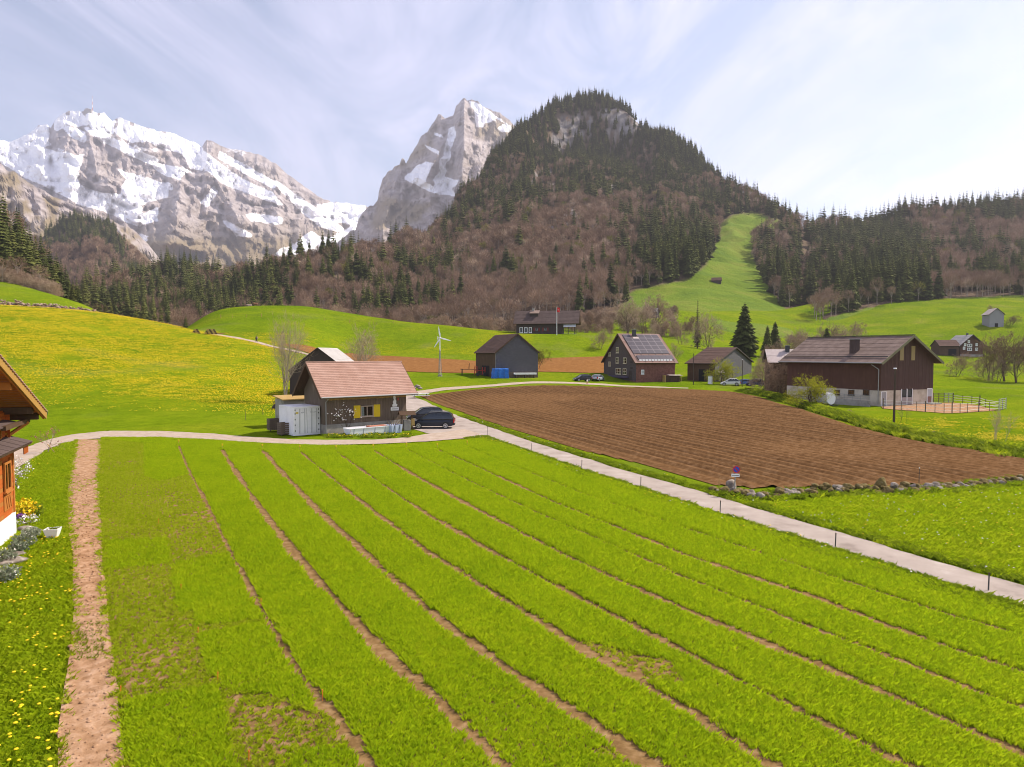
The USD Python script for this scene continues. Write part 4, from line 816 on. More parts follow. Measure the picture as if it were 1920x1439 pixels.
def spruce(seed, h=25.0, r=3.6, whorls=24, per=9, sub=2, pw=0.85):
    """trunk and a crown of drooping, jagged fronds"""
    g = np.random.default_rng(seed); vs, fs, n = [], [], 0
    for w in range(whorls):
        t = (w + 0.5) / whorls; z = h * (0.05 + 0.93 * t)
        rr = r * (1 - t) ** pw * g.uniform(0.82, 1.12) + 0.12
        if t < 0.1: rr *= 0.75
        k = max(4, int(per * (1 - 0.45 * t)))
        a0 = g.uniform(0, 6.28)
        for b in range(k):
            if g.random() < 0.06: continue
            a = a0 + 2 * math.pi * b / k + g.uniform(-0.25, 0.25); L = rr * g.uniform(0.65, 1.15)
            d = np.array([math.cos(a), math.sin(a), 0]); s = np.array([-d[1], d[0], 0]); wd = max(0.22, L * 0.42) * g.uniform(0.8, 1.2)
            dr = L * g.uniform(0.25, 0.55); lift = 0.10 * L
            p0 = np.array([0, 0, z + 0.25]); pm = d * L * 0.55 + [0, 0, z - dr * 0.35 + lift]; pt_ = d * L + [0, 0, z - dr]
            vs += [p0, pm + s * wd - [0, 0, wd * 0.35], pt_, pm - s * wd - [0, 0, wd * 0.35], pm + [0, 0, 0.08 * L]]
            fs += [[n, n + 1, n + 4], [n + 1, n + 2, n + 4], [n + 2, n + 3, n + 4], [n + 3, n, n + 4]]; n += 5
            if sub > 1:
                for q in (-1, 1):
                    o = d * L * 0.5 + s * q * wd * 0.6 + [0, 0, z - dr * 0.5]
                    e = o + d * L * 0.42 + s * q * wd * 0.55 - [0, 0, dr * 0.55]
                    vs += [o + [0, 0, 0.1 * L], o - [0, 0, 0.22 * L], e]; fs += [[n, n + 1, n + 2]]; n += 3
    vs += [[0.10, 0, h * 0.93], [-0.05, 0.09, h * 0.93], [-0.05, -0.09, h * 0.93], [0, 0, h * 1.02]]; fs += [[n, n + 1, n + 3], [n + 1, n + 2, n + 3], [n + 2, n, n + 3]]
    crown = np.array(vs), np.array(fs)
    trunk = beam((0, 0, -1.0), (0, 0, h * 0.9), 0.011 * h + 0.08, 6, 0.03)
    return trunk, crown
def bare(seed, h=20.0, spread=0.42, levels=4, kids=(5, 5, 5), trunk_r=0.26, twig_w=0.11, stems=1, start=0.25, up=0.55, twigs=5, sides=5, round_=0.0, nolimb=3):
    """limbs as tapered bars, twigs as long thin triangles; returns (wood, twigs)"""
    g = np.random.default_rng(seed); limbs, tv, tf = [], [], []
    def twig(p, d, L):
        d = d / np.linalg.norm(d); s = np.cross(d, g.normal(size=3)); s /= np.linalg.norm(s) + 1e-9
        n = len(tv); w = twig_w * g.uniform(0.6, 1.2) / 2
        tv.extend([p - s * w, p + s * w, p + d * L]); tf.append([n, n + 1, n + 2])
    def grow_(p, d, L, r, lv):
        nseg = 3 if lv < 2 else 2; q = p; dd = d
        pts = [p]
        for k in range(nseg):
            dd = dd + g.normal(size=3) * 0.10 + np.array([0, 0, 0.10 * up]); dd /= np.linalg.norm(dd)
            q2 = q + dd * L / nseg
            if lv <= nolimb: limbs.append(beam(q, q2, r * (1 - 0.7 * k / nseg), sides if lv < 2 else 3, r * (1 - 0.7 * (k + 1) / nseg)))
            else: twig(q, dd, L / nseg * 1.3)
            q = q2; pts.append(q)
        if lv >= levels - 1:
            for k in range(twigs):
                t = g.uniform(0.2, 1.0); i = min(int(t * nseg), nseg - 1)
                pp = pts[i] + (pts[i + 1] - pts[i]) * (t * nseg - i)
                v_ = dd + g.normal(size=3) * 0.75; twig(pp, v_, L * g.uniform(0.45, 0.85))
            return
        kk = kids[min(lv, len(kids) - 1)]
        for k in range(kk):
            t = (start if lv == 0 else 0.3) + (1 - (start if lv == 0 else 0.3)) * (k + g.uniform(0.2, 0.9)) / kk
            i = min(int(t * nseg), nseg - 1); pp = pts[i] + (pts[i + 1] - pts[i]) * (t * nseg - i)
            a = g.uniform(0, 6.28); side = np.cross(dd, [math.cos(a), math.sin(a), 0.3]); side /= np.linalg.norm(side) + 1e-9
            nd = dd * up + side * spread * 2 * g.uniform(0.7, 1.3); nd /= np.linalg.norm(nd)
            f = 0.62 - 0.26 * t if lv == 0 else 0.58
            grow_(pp, nd, L * f * g.uniform(0.8, 1.15), r * 0.48 * (1.15 - 0.5 * t), lv + 1)
        grow_(q, dd, L * 0.34, r * 0.3, max(lv + 1, levels - 2))
    for s_ in range(stems):
        b = np.array([g.normal() * 0.35, g.normal() * 0.35, -0.3]) if stems > 1 else np.array([0, 0, -0.3])
        d = np.array([b[0] * 0.25 + g.normal() * 0.05, b[1] * 0.25 + g.normal() * 0.05, 1.0])
        grow_(b, d / np.linalg.norm(d), h * 0.76 * (g.uniform(0.72, 1.0) if stems > 1 else 1), trunk_r * (0.6 if stems > 1 else 1), 0)
    return cat_(limbs), (np.array(tv), np.array(tf))
def tree_model(name, trunk, crown, bark, leaf, parts=('trunk', 'crown'), extra=None):
    c = model(name)
    usdkit.mesh(stage, f'{c.GetPath()}/{parts[0]}', trunk, bark); usdkit.mesh(stage, f'{c.GetPath()}/{parts[1]}', crown, leaf)
    if extra: usdkit.mesh(stage, f'{c.GetPath()}/{extra[0]}', extra[1], extra[2])
    return c
SPR = [spruce(200 + k, 25, 4.3 + 0.5 * (k % 3), 22, 10, 2) for k in range(4)]
SPR_FAR = [spruce(210 + k, 25, 5.0, 14, 8, 1) for k in range(4)]
def broom(seed, n, R, flat_, zc, L, w, h, trunk_r):
    """a leafless broad crown: limbs, and slivers of twig that fan outwards and up through a rounded volume"""
    g = np.random.default_rng(seed); d = g.normal(size=(n, 3)); d[:, 2] = np.abs(d[:, 2]) * 1.1 - 0.35; d /= np.linalg.norm(d, axis=1)[:, None]
    lump = 0.72 + 0.55 * meshkit.noise(d * 2.0 + seed, seed)
    c = d * (R * (0.35 + 0.65 * g.random(n) ** 0.5) * lump)[:, None] * [1, 1, flat_] + [0, 0, zc]
    o = d * 0.75 + g.normal(0, 0.42, (n, 3)) + [0, 0, 0.55]; o /= np.linalg.norm(o, axis=1)[:, None]
    s = np.cross(o, g.normal(size=(n, 3))); s /= np.linalg.norm(s, axis=1)[:, None]; ln = (L * g.uniform(0.6, 1.3, n))[:, None]; s *= (w * g.uniform(0.6, 1.3, n))[:, None] / 2
    v = np.stack([c - s - o * ln * 0.4, c + s - o * ln * 0.4, c + o * ln * 0.6], 1).reshape(-1, 3)
    limbs = [beam((0, 0, -1), (0, 0, zc), trunk_r, 5, trunk_r * 0.5)]
    for k in range(9):
        a = k * 2.4 + g.uniform(-0.4, 0.4); e = np.array([math.cos(a) * R * 0.7, math.sin(a) * R * 0.7, zc + R * flat_ * g.uniform(0.1, 0.75)]); limbs.append(beam((0, 0, zc * g.uniform(0.45, 0.9)), e, trunk_r * 0.42, 4, 0.03))
    return cat_(limbs), (v, np.arange(3 * n).reshape(-1, 3))
BEE = [broom(220 + k, 520, 5.0 + 0.5 * (k % 2), 1.25, 11.0, 2.0, 0.17, 20, 0.26) for k in range(4)]
BEE_FAR = [broom(230 + k, 170, 5.3, 1.2, 10.5, 2.6, 0.42, 19, 0.26) for k in range(4)]
SPR_M = [tree_model('spruce_model', *m_, BARK, NEEDLE) for m_ in SPR]
SPRL_M = [tree_model('sunny_spruce_model', *m_, BARK, NEEDLE_LIT) for m_ in SPR[:2]]
BEE_M = [tree_model('beech_model', *m_, BARK_PALE, TWIG) for m_ in BEE]
# ---- where the woods stand
def in_ring(polys, u, v): return np.any([inpoly(p, u, v) for p in polys], axis=0)
WOOD_R = [(1408, 440), (1480, 425), (1560, 400), (1640, 380), (1720, 360), (1920, 340), (3000, 300), (3000, 560), (1920, 557), (1800, 560), (1700, 566), (1620, 580), (1560, 596), (1520, 612), (1492, 606), (1470, 580), (1440, 535), (1412, 490)]
def candidates(seed, x0, x1, y0, y1, d):
    g = np.random.default_rng(seed); n = int((x1 - x0) * (y1 - y0) / d / d)
    p = np.column_stack([g.uniform(x0, x1, n), g.uniform(y0, y1, n)])
    cell = np.round(p / (d * 0.75)).astype(int); _, i = np.unique(cell[:, 0] * 100003 + cell[:, 1], return_index=True)
    return p[np.sort(i)]
tr = candidates(301, -560, 1000, 395, 1480, 5.7)
tu = 960 + 1280 * tr[:, 0] / tr[:, 1]
tr = tr[(tu > 90) & (tu < 2250)]
gh, ghw, ghr = H(tr[:, 0], tr[:, 1]), HW(tr[:, 0], tr[:, 1]), HR(tr[:, 0], tr[:, 1])
tz = np.maximum(np.maximum(gh, ghw), ghr)
tp3 = np.column_stack([tr, tz]); tpx = pix(tp3)
onW = (ghw > gh - 1) & (ghw >= ghr); onR = (ghr > gh - 2) & (ghr > ghw)
crestY = np.interp(tpx[:, 0], [170, 330, 460, 560, 640, 700, 760, 830, 870, 930, 980, 1020, 1100, 1185, 1240, 1300, 1375, 1450, 1540], [620, 720, 680, 600, 620, 660, 740, 900, 1000, 1150, 1250, 1320, 1380, 1340, 1285, 1200, 1060, 940, 850])
front = tr[:, 1] < np.where(onR, 960, crestY + 45)
past = inpoly(PASTURE, tpx[:, 0], tpx[:, 1]); cliff = in_ring(CLIFFS, tpx[:, 0], tpx[:, 1])
nA = meshkit.fbm(np.column_stack([tr / 70, 0 * tr[:, :1]]), 3, 302); nB = meshkit.fbm(np.column_stack([tr / 26, 0 * tr[:, :1]]), 3, 303)
g = np.random.default_rng(304); u_ = g.random(len(tr))
ok = front & ((onW & ~past & (tr[:, 1] > 425) & (tpx[:, 0] < 1500)) | (onR & inpoly(WOOD_R, tpx[:, 0], tpx[:, 1]))) & ~(cliff & (u_ < 0.66))
ok |= (tr[:, 1] > 425) & (tr[:, 1] < 560) & (tpx[:, 0] < 1165) & (u_ < 0.75) & (tpx[:, 0] > 150)
ok &= ~(inpoly([(1040, 190), (1115, 190), (1210, 225), (1215, 265), (1180, 300), (1060, 300), (1030, 270)], tpx[:, 0], tpx[:, 1]) & (nB < 0.47) & (u_ < 0.45))
row = tpx[:, 1]; col = tpx[:, 0]
con = 0.27 + 1.9 * (nA - 0.5) + 1.3 * (nB - 0.5)
con += np.where(onR, 0.42 - 0.55 * np.clip((col - 1690) / 60, 0, 1) * np.clip((row - 405) / 15, 0, 1) + 0.25 * np.clip((row - 520) / 30, 0, 1), 0)
con += np.where(onW, 0.72 * np.clip((385 - row) / 90, 0, 1) + 0.5 * np.clip((col - 1180) / 120, 0, 1) * np.clip((row - 430) / 40, 0, 1) - 0.25 * np.clip((row - 390) / 40, 0, 1) * (col > 760) * (col < 1150), 0)
con += np.where((col < 560), 0.35, 0) + np.where((col > 1200) & (col < 1360) & onW & (row > 450), 0.3, 0)
con -= np.where((col > 900) & (row > 545), 0.35, 0)
isC = g.random(len(tr)) < np.clip(con, 0.03, 0.97)
q3, isC, onRk = tp3[ok], isC[ok], onR[ok]
sc = np.where(isC, g.uniform(0.62, 1.3, ok.sum()), g.uniform(0.6, 1.05, ok.sum())) * np.where(q3[:, 1] > 900, 0.95, 1.0)
rot = g.uniform(0, 6.283, ok.sum()); wid = g.uniform(0.72, 1.28, ok.sum())
px_h = sc * 25 / q3[:, 1]
hid = (q3[:, 1] > 470) & False
def split(mask, n_show):
    i = np.nonzero(mask)[0]
    # the ones that show largest: near ones whose top is not behind nearer land
    top = q3[i] + np.column_stack([0 * i, 0 * i, sc[i] * 20.0]); t_ = pix(top)
    vis = (t_[:, 0] > 0) & (t_[:, 0] < 1920)
    order = np.argsort(-(px_h[i] * vis)); s = i[order[:n_show]]
    return s, np.setdiff1d(i, s)
def vis_from_cam(p, n=60):
    """whether the land leaves the point in view"""
    t = np.linspace(0.25, 0.97, n)[None, :, None]; a = np.array([0, 0, CAM_H])
    P = a + (p[:, None] - a) * t
    return (P[..., 2] > H(P[..., 0].ravel(), P[..., 1].ravel()).reshape(P.shape[:2]) - 0.2).all(1)
vis_top = vis_from_cam(q3 + np.column_stack([0 * sc, 0 * sc, sc * 13.0]))
inside = vis_top & (pix(q3)[:, 0] > 20) & (pix(q3)[:, 0] < 1900)
def region(p):
    u, v = pix(p); 
    if onR_here(p): return 'on the dark wooded hill at the right edge'
    return 'at the foot of the wooded hill behind the green rise' if p[1] < 560 else 'on the slope of the steep wooded hill'
def onR_here(p): return bool(HR(np.array([p[0]]), np.array([p[1]]))[0] > HW(np.array([p[0]]), np.array([p[1]]))[0] and p[0] > 150)
shown_all = []
for want, models, nm, words_, cat_name, nmax in ((True, SPR_M, 'spruce_tree', 'dark green pointed spruce', 'spruce', 280), (False, BEE_M, 'bare_tree', 'brown leafless broad tree', 'bare tree', 280)):
    i = np.nonzero((isC == want) & inside)[0]; i = i[np.argsort(-px_h[i])][:nmax]; shown_all.append(i)
    for k in i:
        reg = region(q3[k])
        copy_of(models[k % 4], nm, f'{words_} {reg}', cat_name, q3[k], math.degrees(rot[k]), (sc[k] * wid[k], sc[k] * wid[k], sc[k]), group=f'{cat_name}s {reg}')
rest = np.setdiff1d(np.arange(len(q3)), np.concatenate(shown_all))
far_ = q3[rest, 1] > 620
pidx = np.where(isC[rest], np.where(far_, 4, 0), np.where(far_, 12, 8)) + (rest % 4)
pr = [[(t, BARK), (c, NEEDLE)] for t, c in SPR] + [[(t, BARK), (c, NEEDLE)] for t, c in SPR_FAR] + [[(t, BARK_PALE), (c, TWIG)] for t, c in BEE] + [[(t, TWIG), (c, TWIG)] for t, c in BEE_FAR]
pr += [[(t, BARK_PALE), (c, BUD)] for t, c in BEE_FAR[:2]] + [[(t, BARK_PALE), (c, TWIG_GREY)] for t, c in BEE_FAR[2:]]
var_ = g.random(len(rest)); pidx = np.where(~isC[rest] & (var_ < 0.035), 16 + rest % 2, np.where(~isC[rest] & (var_ > 0.86), 18 + rest % 2, pidx))
instancer('mixed_woods', pr, q3[rest], rot[rest], np.column_stack([sc[rest] * wid[rest], sc[rest] * wid[rest], sc[rest]]), pidx, 'mixed woods of dark spruces and brown bare trees covering the hills', 'woods')
# the spur on the left and the slopes of the mountain
def on_face(v, f, u, vv, n, seed, cond):
    g = np.random.default_rng(seed); i = g.choice(len(v), n * 4); i = i[cond(u[i], vv[i])][:n]
    return v[i] + np.column_stack([g.normal(0, 5, len(i)), g.normal(0, 3, len(i)), 0 * i])
a = on_face(qv, qf, qu, qvv, 3200, 311, lambda u, v: (v < 600) & (v > 385) & ~inpoly([(240, 545), (262, 515), (268, 555), (250, 590), (232, 585)], u, v))
na = meshkit.fbm(a / 90, 3, 312); ap = pix(a)
ic = (na + 0.25 * np.clip((470 - ap[:, 1]) / 40, 0, 1) > 0.53 + 0.05 * g.normal(size=len(a)))
instancer('spur_woods', pr, a - [0, 0, 1], g.uniform(0, 6, len(a)), g.uniform(0.7, 1.15, len(a)), np.where(ic, 4, 12) + g.integers(0, 4, len(a)), 'brown and dark green woods on the spur below the snowy mountain', 'woods')
b = on_face(sv, sf, su, svv, 260, 313, lambda u, v: inpoly([(390, 450), (440, 445), (440, 475), (480, 480), (500, 500), (450, 520), (410, 500)], u, v) & (np.sin(u * 1.1) + np.sin(v * 0.9 + u * .3) > 0.2))
instancer('mountain_woods', pr, b, g.uniform(0, 6, len(b)), g.uniform(0.9, 1.5, len(b)), np.full(len(b), 4) + g.integers(0, 4, len(b)), 'clumps of dark spruces on the brown slope below the snowy mountain', 'woods')
# the left slope: spruces and larches above the dandelion meadow
def near_tree(models, name, label, cat_name, u, v, Y, hpx, base_h, rot_=None, group=None, sx=1.0, f=None, z=None):
    """a tree whose foot is at column u on the land at distance Y and whose height is hpx pixels of the photograph"""
    x = (u - 960) / 1280 * Y
    zz_ = float(HALL(np.array([x]), np.array([Y]))[0]) if z is None else z
    s = hpx / 1280 * Y / base_h
    r = RNG.uniform(0, 360) if rot_ is None else rot_
    return copy_of(models, name, label, cat_name, (x, Y, zz_ - 0.15), r, (s * sx, s * sx, s), group)
gl = np.random.default_rng(321)
for k, (u, Y, hp, kind) in enumerate([(-70, 300, 130, 0), (-30, 292, 125, 0), (8, 288, 118, 0), (30, 300, 80, 0), (22, 276, 84, 0), (48, 282, 92, 0), (56, 296, 92, 0), (62, 278, 74, 0), (74, 284, 80, 0), (84, 292, 84, 0), (92, 280, 66, 0), (100, 290, 74, 0), (108, 284, 62, 0), (112, 296, 70, 0), (120, 288, 64, 0), (128, 298, 60, 0), (133, 290, 48, 0),
                                       (141, 282, 40, 1), (148, 300, 50, 0), (152, 292, 40, 0), (-110, 290, 120, 0), (-8, 305, 120, 0), (16, 310, 110, 0), (40, 312, 96, 0), (64, 306, 84, 0), (-20, 330, 100, 0), (20, 335, 80, 0), (96, 300, 70, 0), (30, 330, 80, 2), (70, 315, 74, 2), (104, 305, 60, 2), (-40, 350, 90, 0), (0, 360, 80, 0), (45, 345, 70, 0), (-140, 300, 130, 0), (38, 268, 48, 2), (10, 262, 45, 2), (80, 270, 44, 2), (-40, 270, 60, 2), (200, 330, 48, 1), (212, 350, 50, 1), (190, 340, 42, 1), (228, 360, 40, 2), (258, 330, 60, 1), (272, 340, 66, 1), (292, 335, 62, 1), (304, 350, 66, 1), (318, 345, 56, 1), (285, 320, 44, 2), (300, 318, 40, 2), (335, 360, 48, 2), (350, 350, 44, 1), (322, 335, 38, 2)]):
    hp *= 1.22 if u < 180 else 1.05
    if kind == 2: near_tree(BEE_M[k % 4], 'bare_tree', 'brown bare tree among the spruces above the dandelion meadow' if u < 180 else 'brown bare tree in the hollow behind the dandelion meadow', 'bare tree', u, 0, Y, hp, 20, group='bare trees left of the green rise above the meadow' if u < 180 else 'bare trees in the hollow', sx=1.15)
    else: near_tree((SPR_M if kind == 0 else SPRL_M)[k % 2], 'spruce_tree', 'tall spruce on the slope above the dandelion meadow at the left edge' if u < 180 else 'green spruce in the hollow behind the dandelion meadow', 'spruce', u, 0, Y, hp, 25, group='spruces above the dandelion meadow' if u < 180 else 'spruces in the hollow')
# bushes on that slope: a mass of bare scrub
BUSH = bare(331, 3.2, 0.6, 3, (6, 4), 0.05, 0.05, 6, 0.1, 0.5, 6, 3, nolimb=1)
bu = gl.uniform(-60, 110, 150); bY = gl.uniform(262, 276, 150)
bp = np.column_stack([(bu - 960) / 1280 * bY, bY]); bp = bp[H(bp[:, 0], bp[:, 1]) > 25]
instancer('bare_scrub', [[(BUSH[0], TWIG_GREY), (BUSH[1], TWIG_GREY)]], np.column_stack([bp, H(bp[:, 0], bp[:, 1])]), gl.uniform(0, 6, len(bp)), gl.uniform(1.0, 2.0, len(bp)), np.zeros(len(bp)), 'light brown bare scrub in front of the spruces at the left edge', 'scrub')
# ================================================================ buildings
W_GREY = wood('grey_boards_look', (0.14, 0.102, 0.074), (0.42, 0.32, 0.235))
W_HONEY = wood('honey_boards_look', (0.36, 0.23, 0.08), (0.66, 0.46, 0.19))
W_DARK = wood('dark_boards_look', (0.055, 0.041, 0.034), (0.13, 0.094, 0.075))
W_BARN = wood('barn_boards_look', (0.095, 0.046, 0.030), (0.20, 0.105, 0.070))
W_BARN2 = wood('barn_gable_look', (0.082, 0.048, 0.040), (0.145, 0.088, 0.074))
W_BROWN = wood('brown_boards_look', (0.085, 0.05, 0.03), (0.18, 0.11, 0.07))
W_SLATE = grain('slate_shingle_look', [(0.3, (0.060, 0.055, 0.062)), (0.5, (0.092, 0.085, 0.092)), (0.72, (0.145, 0.135, 0.14))], nscale=3.0, detail=6, rough=0.9, scale=(1, 1, 2.5))
W_SHING = grain('brown_shingle_look', [(0.3, (0.055, 0.043, 0.040)), (0.5, (0.088, 0.070, 0.064)), (0.72, (0.13, 0.105, 0.095))], nscale=4.0, detail=6, rough=0.9, scale=(1, 1, 3))
W_RED = grain('red_wall_look', [(0.3, (0.115, 0.045, 0.032)), (0.5, (0.155, 0.066, 0.048)), (0.72, (0.20, 0.092, 0.068))], nscale=2.0, detail=6, rough=0.9)
W_ORANGE = wood('orange_boards_look', (0.42, 0.10, 0.018), (0.66, 0.21, 0.042), axis='y', freq=5.0)
W_ORANGE2 = wood('amber_wood_look', (0.38, 0.14, 0.03), (0.60, 0.27, 0.07), axis='y', freq=5.0)
PLASTER = grain('plaster_look', [(0.3, (0.36, 0.30, 0.23)), (0.5, (0.50, 0.43, 0.34)), (0.75, (0.56, 0.49, 0.40))], nscale=0.8, detail=8, rough=0.95)
CONCRETE = grain('concrete_look', [(0.3, (0.19, 0.165, 0.145)), (0.5, (0.29, 0.26, 0.23)), (0.75, (0.37, 0.335, 0.30))], nscale=1.0, detail=8, rough=0.95, bump=0.2)
WHITEWASH = grain('whitewash_look', [(0.3, (0.70, 0.67, 0.62)), (0.7, (0.82, 0.80, 0.77))], nscale=1.5, detail=6, rough=0.9)
def tile_mat(name, a, b, c, nscale=5.0):
    return mat(name, {'tc': ('texture_coordinate', {}), 'oi': ('geometry', {}), 'n': ('noise_texture', {'scale': 0.8, 'detail': 6.0}), 'm': ('math', {'math_type': 'multiply_add', 'value2': 0.55}), 'k': ('math', {'math_type': 'multiply', 'value2': 0.55}),
                      'r': ('rgb_ramp', {'ramp': [(0.2, a), (0.5, b), (0.85, c)]}), 'p': ('principled_bsdf', {'roughness': 0.9, 'specular_ior_level': 0.15})},
               [('tc.object', 'n.vector'), ('n.fac', 'k.value1'), ('oi.random_per_island', 'm.value1'), ('k.value', 'm.value3'), ('m.value', 'r.fac'), ('r.color', 'p.base_color')])
T_PINK = tile_mat('pink_tile_look', (0.35, 0.205, 0.155), (0.46, 0.295, 0.235), (0.60, 0.43, 0.365))
T_BROWN = tile_mat('brown_tile_look', (0.095, 0.055, 0.042), (0.14, 0.082, 0.062), (0.20, 0.125, 0.10))
T_GREYBR = tile_mat('grey_brown_tile_look', (0.09, 0.062, 0.055), (0.135, 0.098, 0.088), (0.20, 0.15, 0.135))
T_ETERNIT = tile_mat('weathered_sheet_look', (0.18, 0.125, 0.10), (0.29, 0.21, 0.175), (0.46, 0.365, 0.32))
T_METAL = tile_mat('pale_metal_sheet_look', (0.36, 0.33, 0.31), (0.46, 0.43, 0.41), (0.56, 0.53, 0.52))
T_PALE = tile_mat('pale_pink_sheet_look', (0.44, 0.36, 0.33), (0.54, 0.46, 0.43), (0.62, 0.55, 0.52))
GLASS = mat('pane_look', {'t': ('transparent_bsdf', {'color': (0.75, 0.8, 0.8)}), 'g': ('glossy_bsdf', {'roughness': 0.03, 'color': (0.9, 0.92, 0.95)}), 'f': ('fresnel', {'IOR': 1.5}), 'm': ('mix_closure', {})},
            [('f.fac', 'm.fac'), ('t.BSDF', 'm.closure1'), ('g.BSDF', 'm.closure2')], surface='m.closure')
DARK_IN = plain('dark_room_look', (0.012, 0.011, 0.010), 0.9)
WHITE_P = plain('white_paint_look', (0.78, 0.76, 0.74), 0.5)
METAL = plain('zinc_look', (0.30, 0.29, 0.28), 0.5, 0.6)
STEEL_DK = plain('dark_steel_look', (0.06, 0.06, 0.06), 0.5, 0.5)
YELLOW_P = plain('yellow_paint_look', (0.62, 0.44, 0.008), 0.6)
RED_P = plain('red_paint_look', (0.45, 0.05, 0.03), 0.6)
BLUE_TARP = grain('blue_tarp_look', [(0.3, (0.012, 0.09, 0.38)), (0.7, (0.03, 0.16, 0.52))], nscale=1.5, detail=4, rough=0.45, bump=0.6, bdist=0.08)
POLE_WOOD = wood('pole_wood_look', (0.07, 0.05, 0.035), (0.17, 0.12, 0.085))
STONE = grain('stone_look', [(0.3, (0.12, 0.095, 0.075)), (0.5, (0.22, 0.18, 0.145)), (0.75, (0.42, 0.37, 0.32))], nscale=3.0, detail=7, rough=0.95, bump=0.6, bdist=0.03)
MOSS = grain('mossy_stone_look', [(0.3, (0.06, 0.05, 0.02)), (0.5, (0.14, 0.10, 0.03)), (0.75, (0.26, 0.20, 0.11))], nscale=4.0, detail=7, rough=0.95, bump=0.6, bdist=0.03)
def dirv(deg): return np.array([math.cos(math.radians(deg)), math.sin(math.radians(deg))])
def usolve(p, d, u):
    """how far along d from p until column u"""
    k = (u - 960) / 1280.0
    return (k * p[1] - p[0]) / (d[0] - k * d[1])
def gable(L, W, he, hr, y0=0.0):
    """walls of a house as one solid: ridge along x, footprint [0, L] x [0, W]"""
    v, f = prism([(0, -1.2), (W, -1.2), (W, he), (W / 2, hr), (0, he)], 0, L)     # x-z polygon extruded along y
    return np.column_stack([v[:, 1], v[:, 0], v[:, 2]]), f[:, ::-1]
def slopes(L, W, he, hr, oe, og, lift=0.0):
    """the two roof slopes as frames: origin at the eave end, along the eave, up the slope, length, rise length, normal"""
    k = (hr - he) / (W / 2); out = []
    for s in (0, 1):
        y0, yr = (-oe, W / 2) if s == 0 else (W + oe, W / 2)
        z0 = he - oe * k
        o = np.array([-og if s == 0 else L + og, y0, z0]); e = np.array([1.0 if s == 0 else -1.0, 0, 0])
        up = np.array([0, yr - y0, hr - z0]); R = np.linalg.norm(up); up = up / R
        n = np.cross(e, up)
        out.append((o + n * lift, e, up, L + 2 * og, R, n))
    return out
def deck(sl, th=0.14):
    o, e, up, A, R, n = sl
    return plate([o, o + e * A, o + e * A + up * R, o + up * R], th)
def courses(sl, tw, th_, lap=0.03, thick=0.03, seed=0, jit=0.006, skip=None):
    """overlapping tiles: each its own little slab; returns one mesh"""
    o, e, up, A, R, n = sl; g = np.random.default_rng(seed); vs = []; 
    nr, nc = max(1, int(round(R / th_))), max(1, int(round(A / tw))); hh, ww = R / nr, A / nc
    for r in range(nr):
        off = (r % 2) * ww / 2
        for c in range(nc + (1 if off else 0)):
            a0 = max(0, c * ww - off) + 0.004; a1 = min(A, (c + 1) * ww - off) - 0.004
            if a1 - a0 < 0.03: continue
            b0, b1 = r * hh, min(R + 0.02, (r + 1) * hh + lap)
            if skip and skip((a0 + a1) / 2, (b0 + b1) / 2): continue
            t0 = thick + g.uniform(-1, 1) * jit; p = o + n * 0.012
            vs.append([p + e * a0 + up * b0 + n * t0, p + e * a1 + up * b0 + n * (t0 + g.uniform(-1, 1) * jit), p + e * a1 + up * b1, p + e * a0 + up * b1, p + e * a0 + up * b0, p + e * a1 + up * b0])
    V = np.array(vs); m_ = len(V)
    F = np.array([[0, 1, 2], [0, 2, 3], [4, 1, 0], [4, 5, 1], [4, 0, 3], [5, 2, 1]])
    return V.reshape(-1, 3), (F[None] + 6 * np.arange(m_)[:, None, None]).reshape(-1, 3)
def cladding(a, b, z0, z1fn, bw=0.2, n=(0, -1), proud=0.03, seed=0, gap=0.012, jit=0.012, holes=()):
    """upright boards on a wall from a to b (xy), from z0 up to z1fn(share); holes: (s0, s1, z0, z1) in metres along"""
    g = np.random.default_rng(seed); a, b = np.asarray(a, float), np.asarray(b, float); Lw = np.linalg.norm(b - a); t = (b - a) / Lw; nn = np.array([n[0], n[1], 0.0])
    k = max(1, int(round(Lw / bw))); out = []
    for i in range(k):
        s0, s1 = i * Lw / k + gap / 2, (i + 1) * Lw / k - gap / 2
        segs = [(z0 + g.uniform(-0.03, 0.03), None)]
        spans = [(z0 + g.uniform(-0.03, 0.02), 99)]
        for (h0, h1, q0, q1) in holes:
            if s1 > h0 and s0 < h1:
                new = []
                for lo, hi in spans:
                    if q0 > lo: new.append((lo, min(hi, q0)))
                    if q1 < hi: new.append((max(lo, q1), hi))
                spans = new
        d = proud + g.uniform(0, jit)
        for lo, hi in spans:
            za, zb = min(hi, z1fn(s0 / Lw)), min(hi, z1fn(s1 / Lw))
            if min(za, zb) - lo < 0.03: continue
            P = lambda s, z, o_: np.array([a[0] + t[0] * s, a[1] + t[1] * s, z]) + nn * o_
            v = np.array([P(s0, lo, 0), P(s1, lo, 0), P(s1, zb, 0), P(s0, za, 0), P(s0, lo, d), P(s1, lo, d), P(s1, zb, d), P(s0, za, d)])
            f = np.array([[4, 5, 6], [4, 6, 7], [0, 4, 7], [0, 7, 3], [5, 1, 2], [5, 2, 6], [7, 6, 2], [7, 2, 3], [0, 1, 5], [0, 5, 4]])
            if np.dot(np.cross(v[5] - v[4], v[7] - v[4]), nn) < 0: f = f[:, ::-1]
            out.append((v, f))
    return cat_(out)
def frame_of(p, right, n):
    right = np.asarray(right, float); n = np.asarray(n, float); return np.asarray(p, float), right / np.linalg.norm(right), n / np.linalg.norm(n)
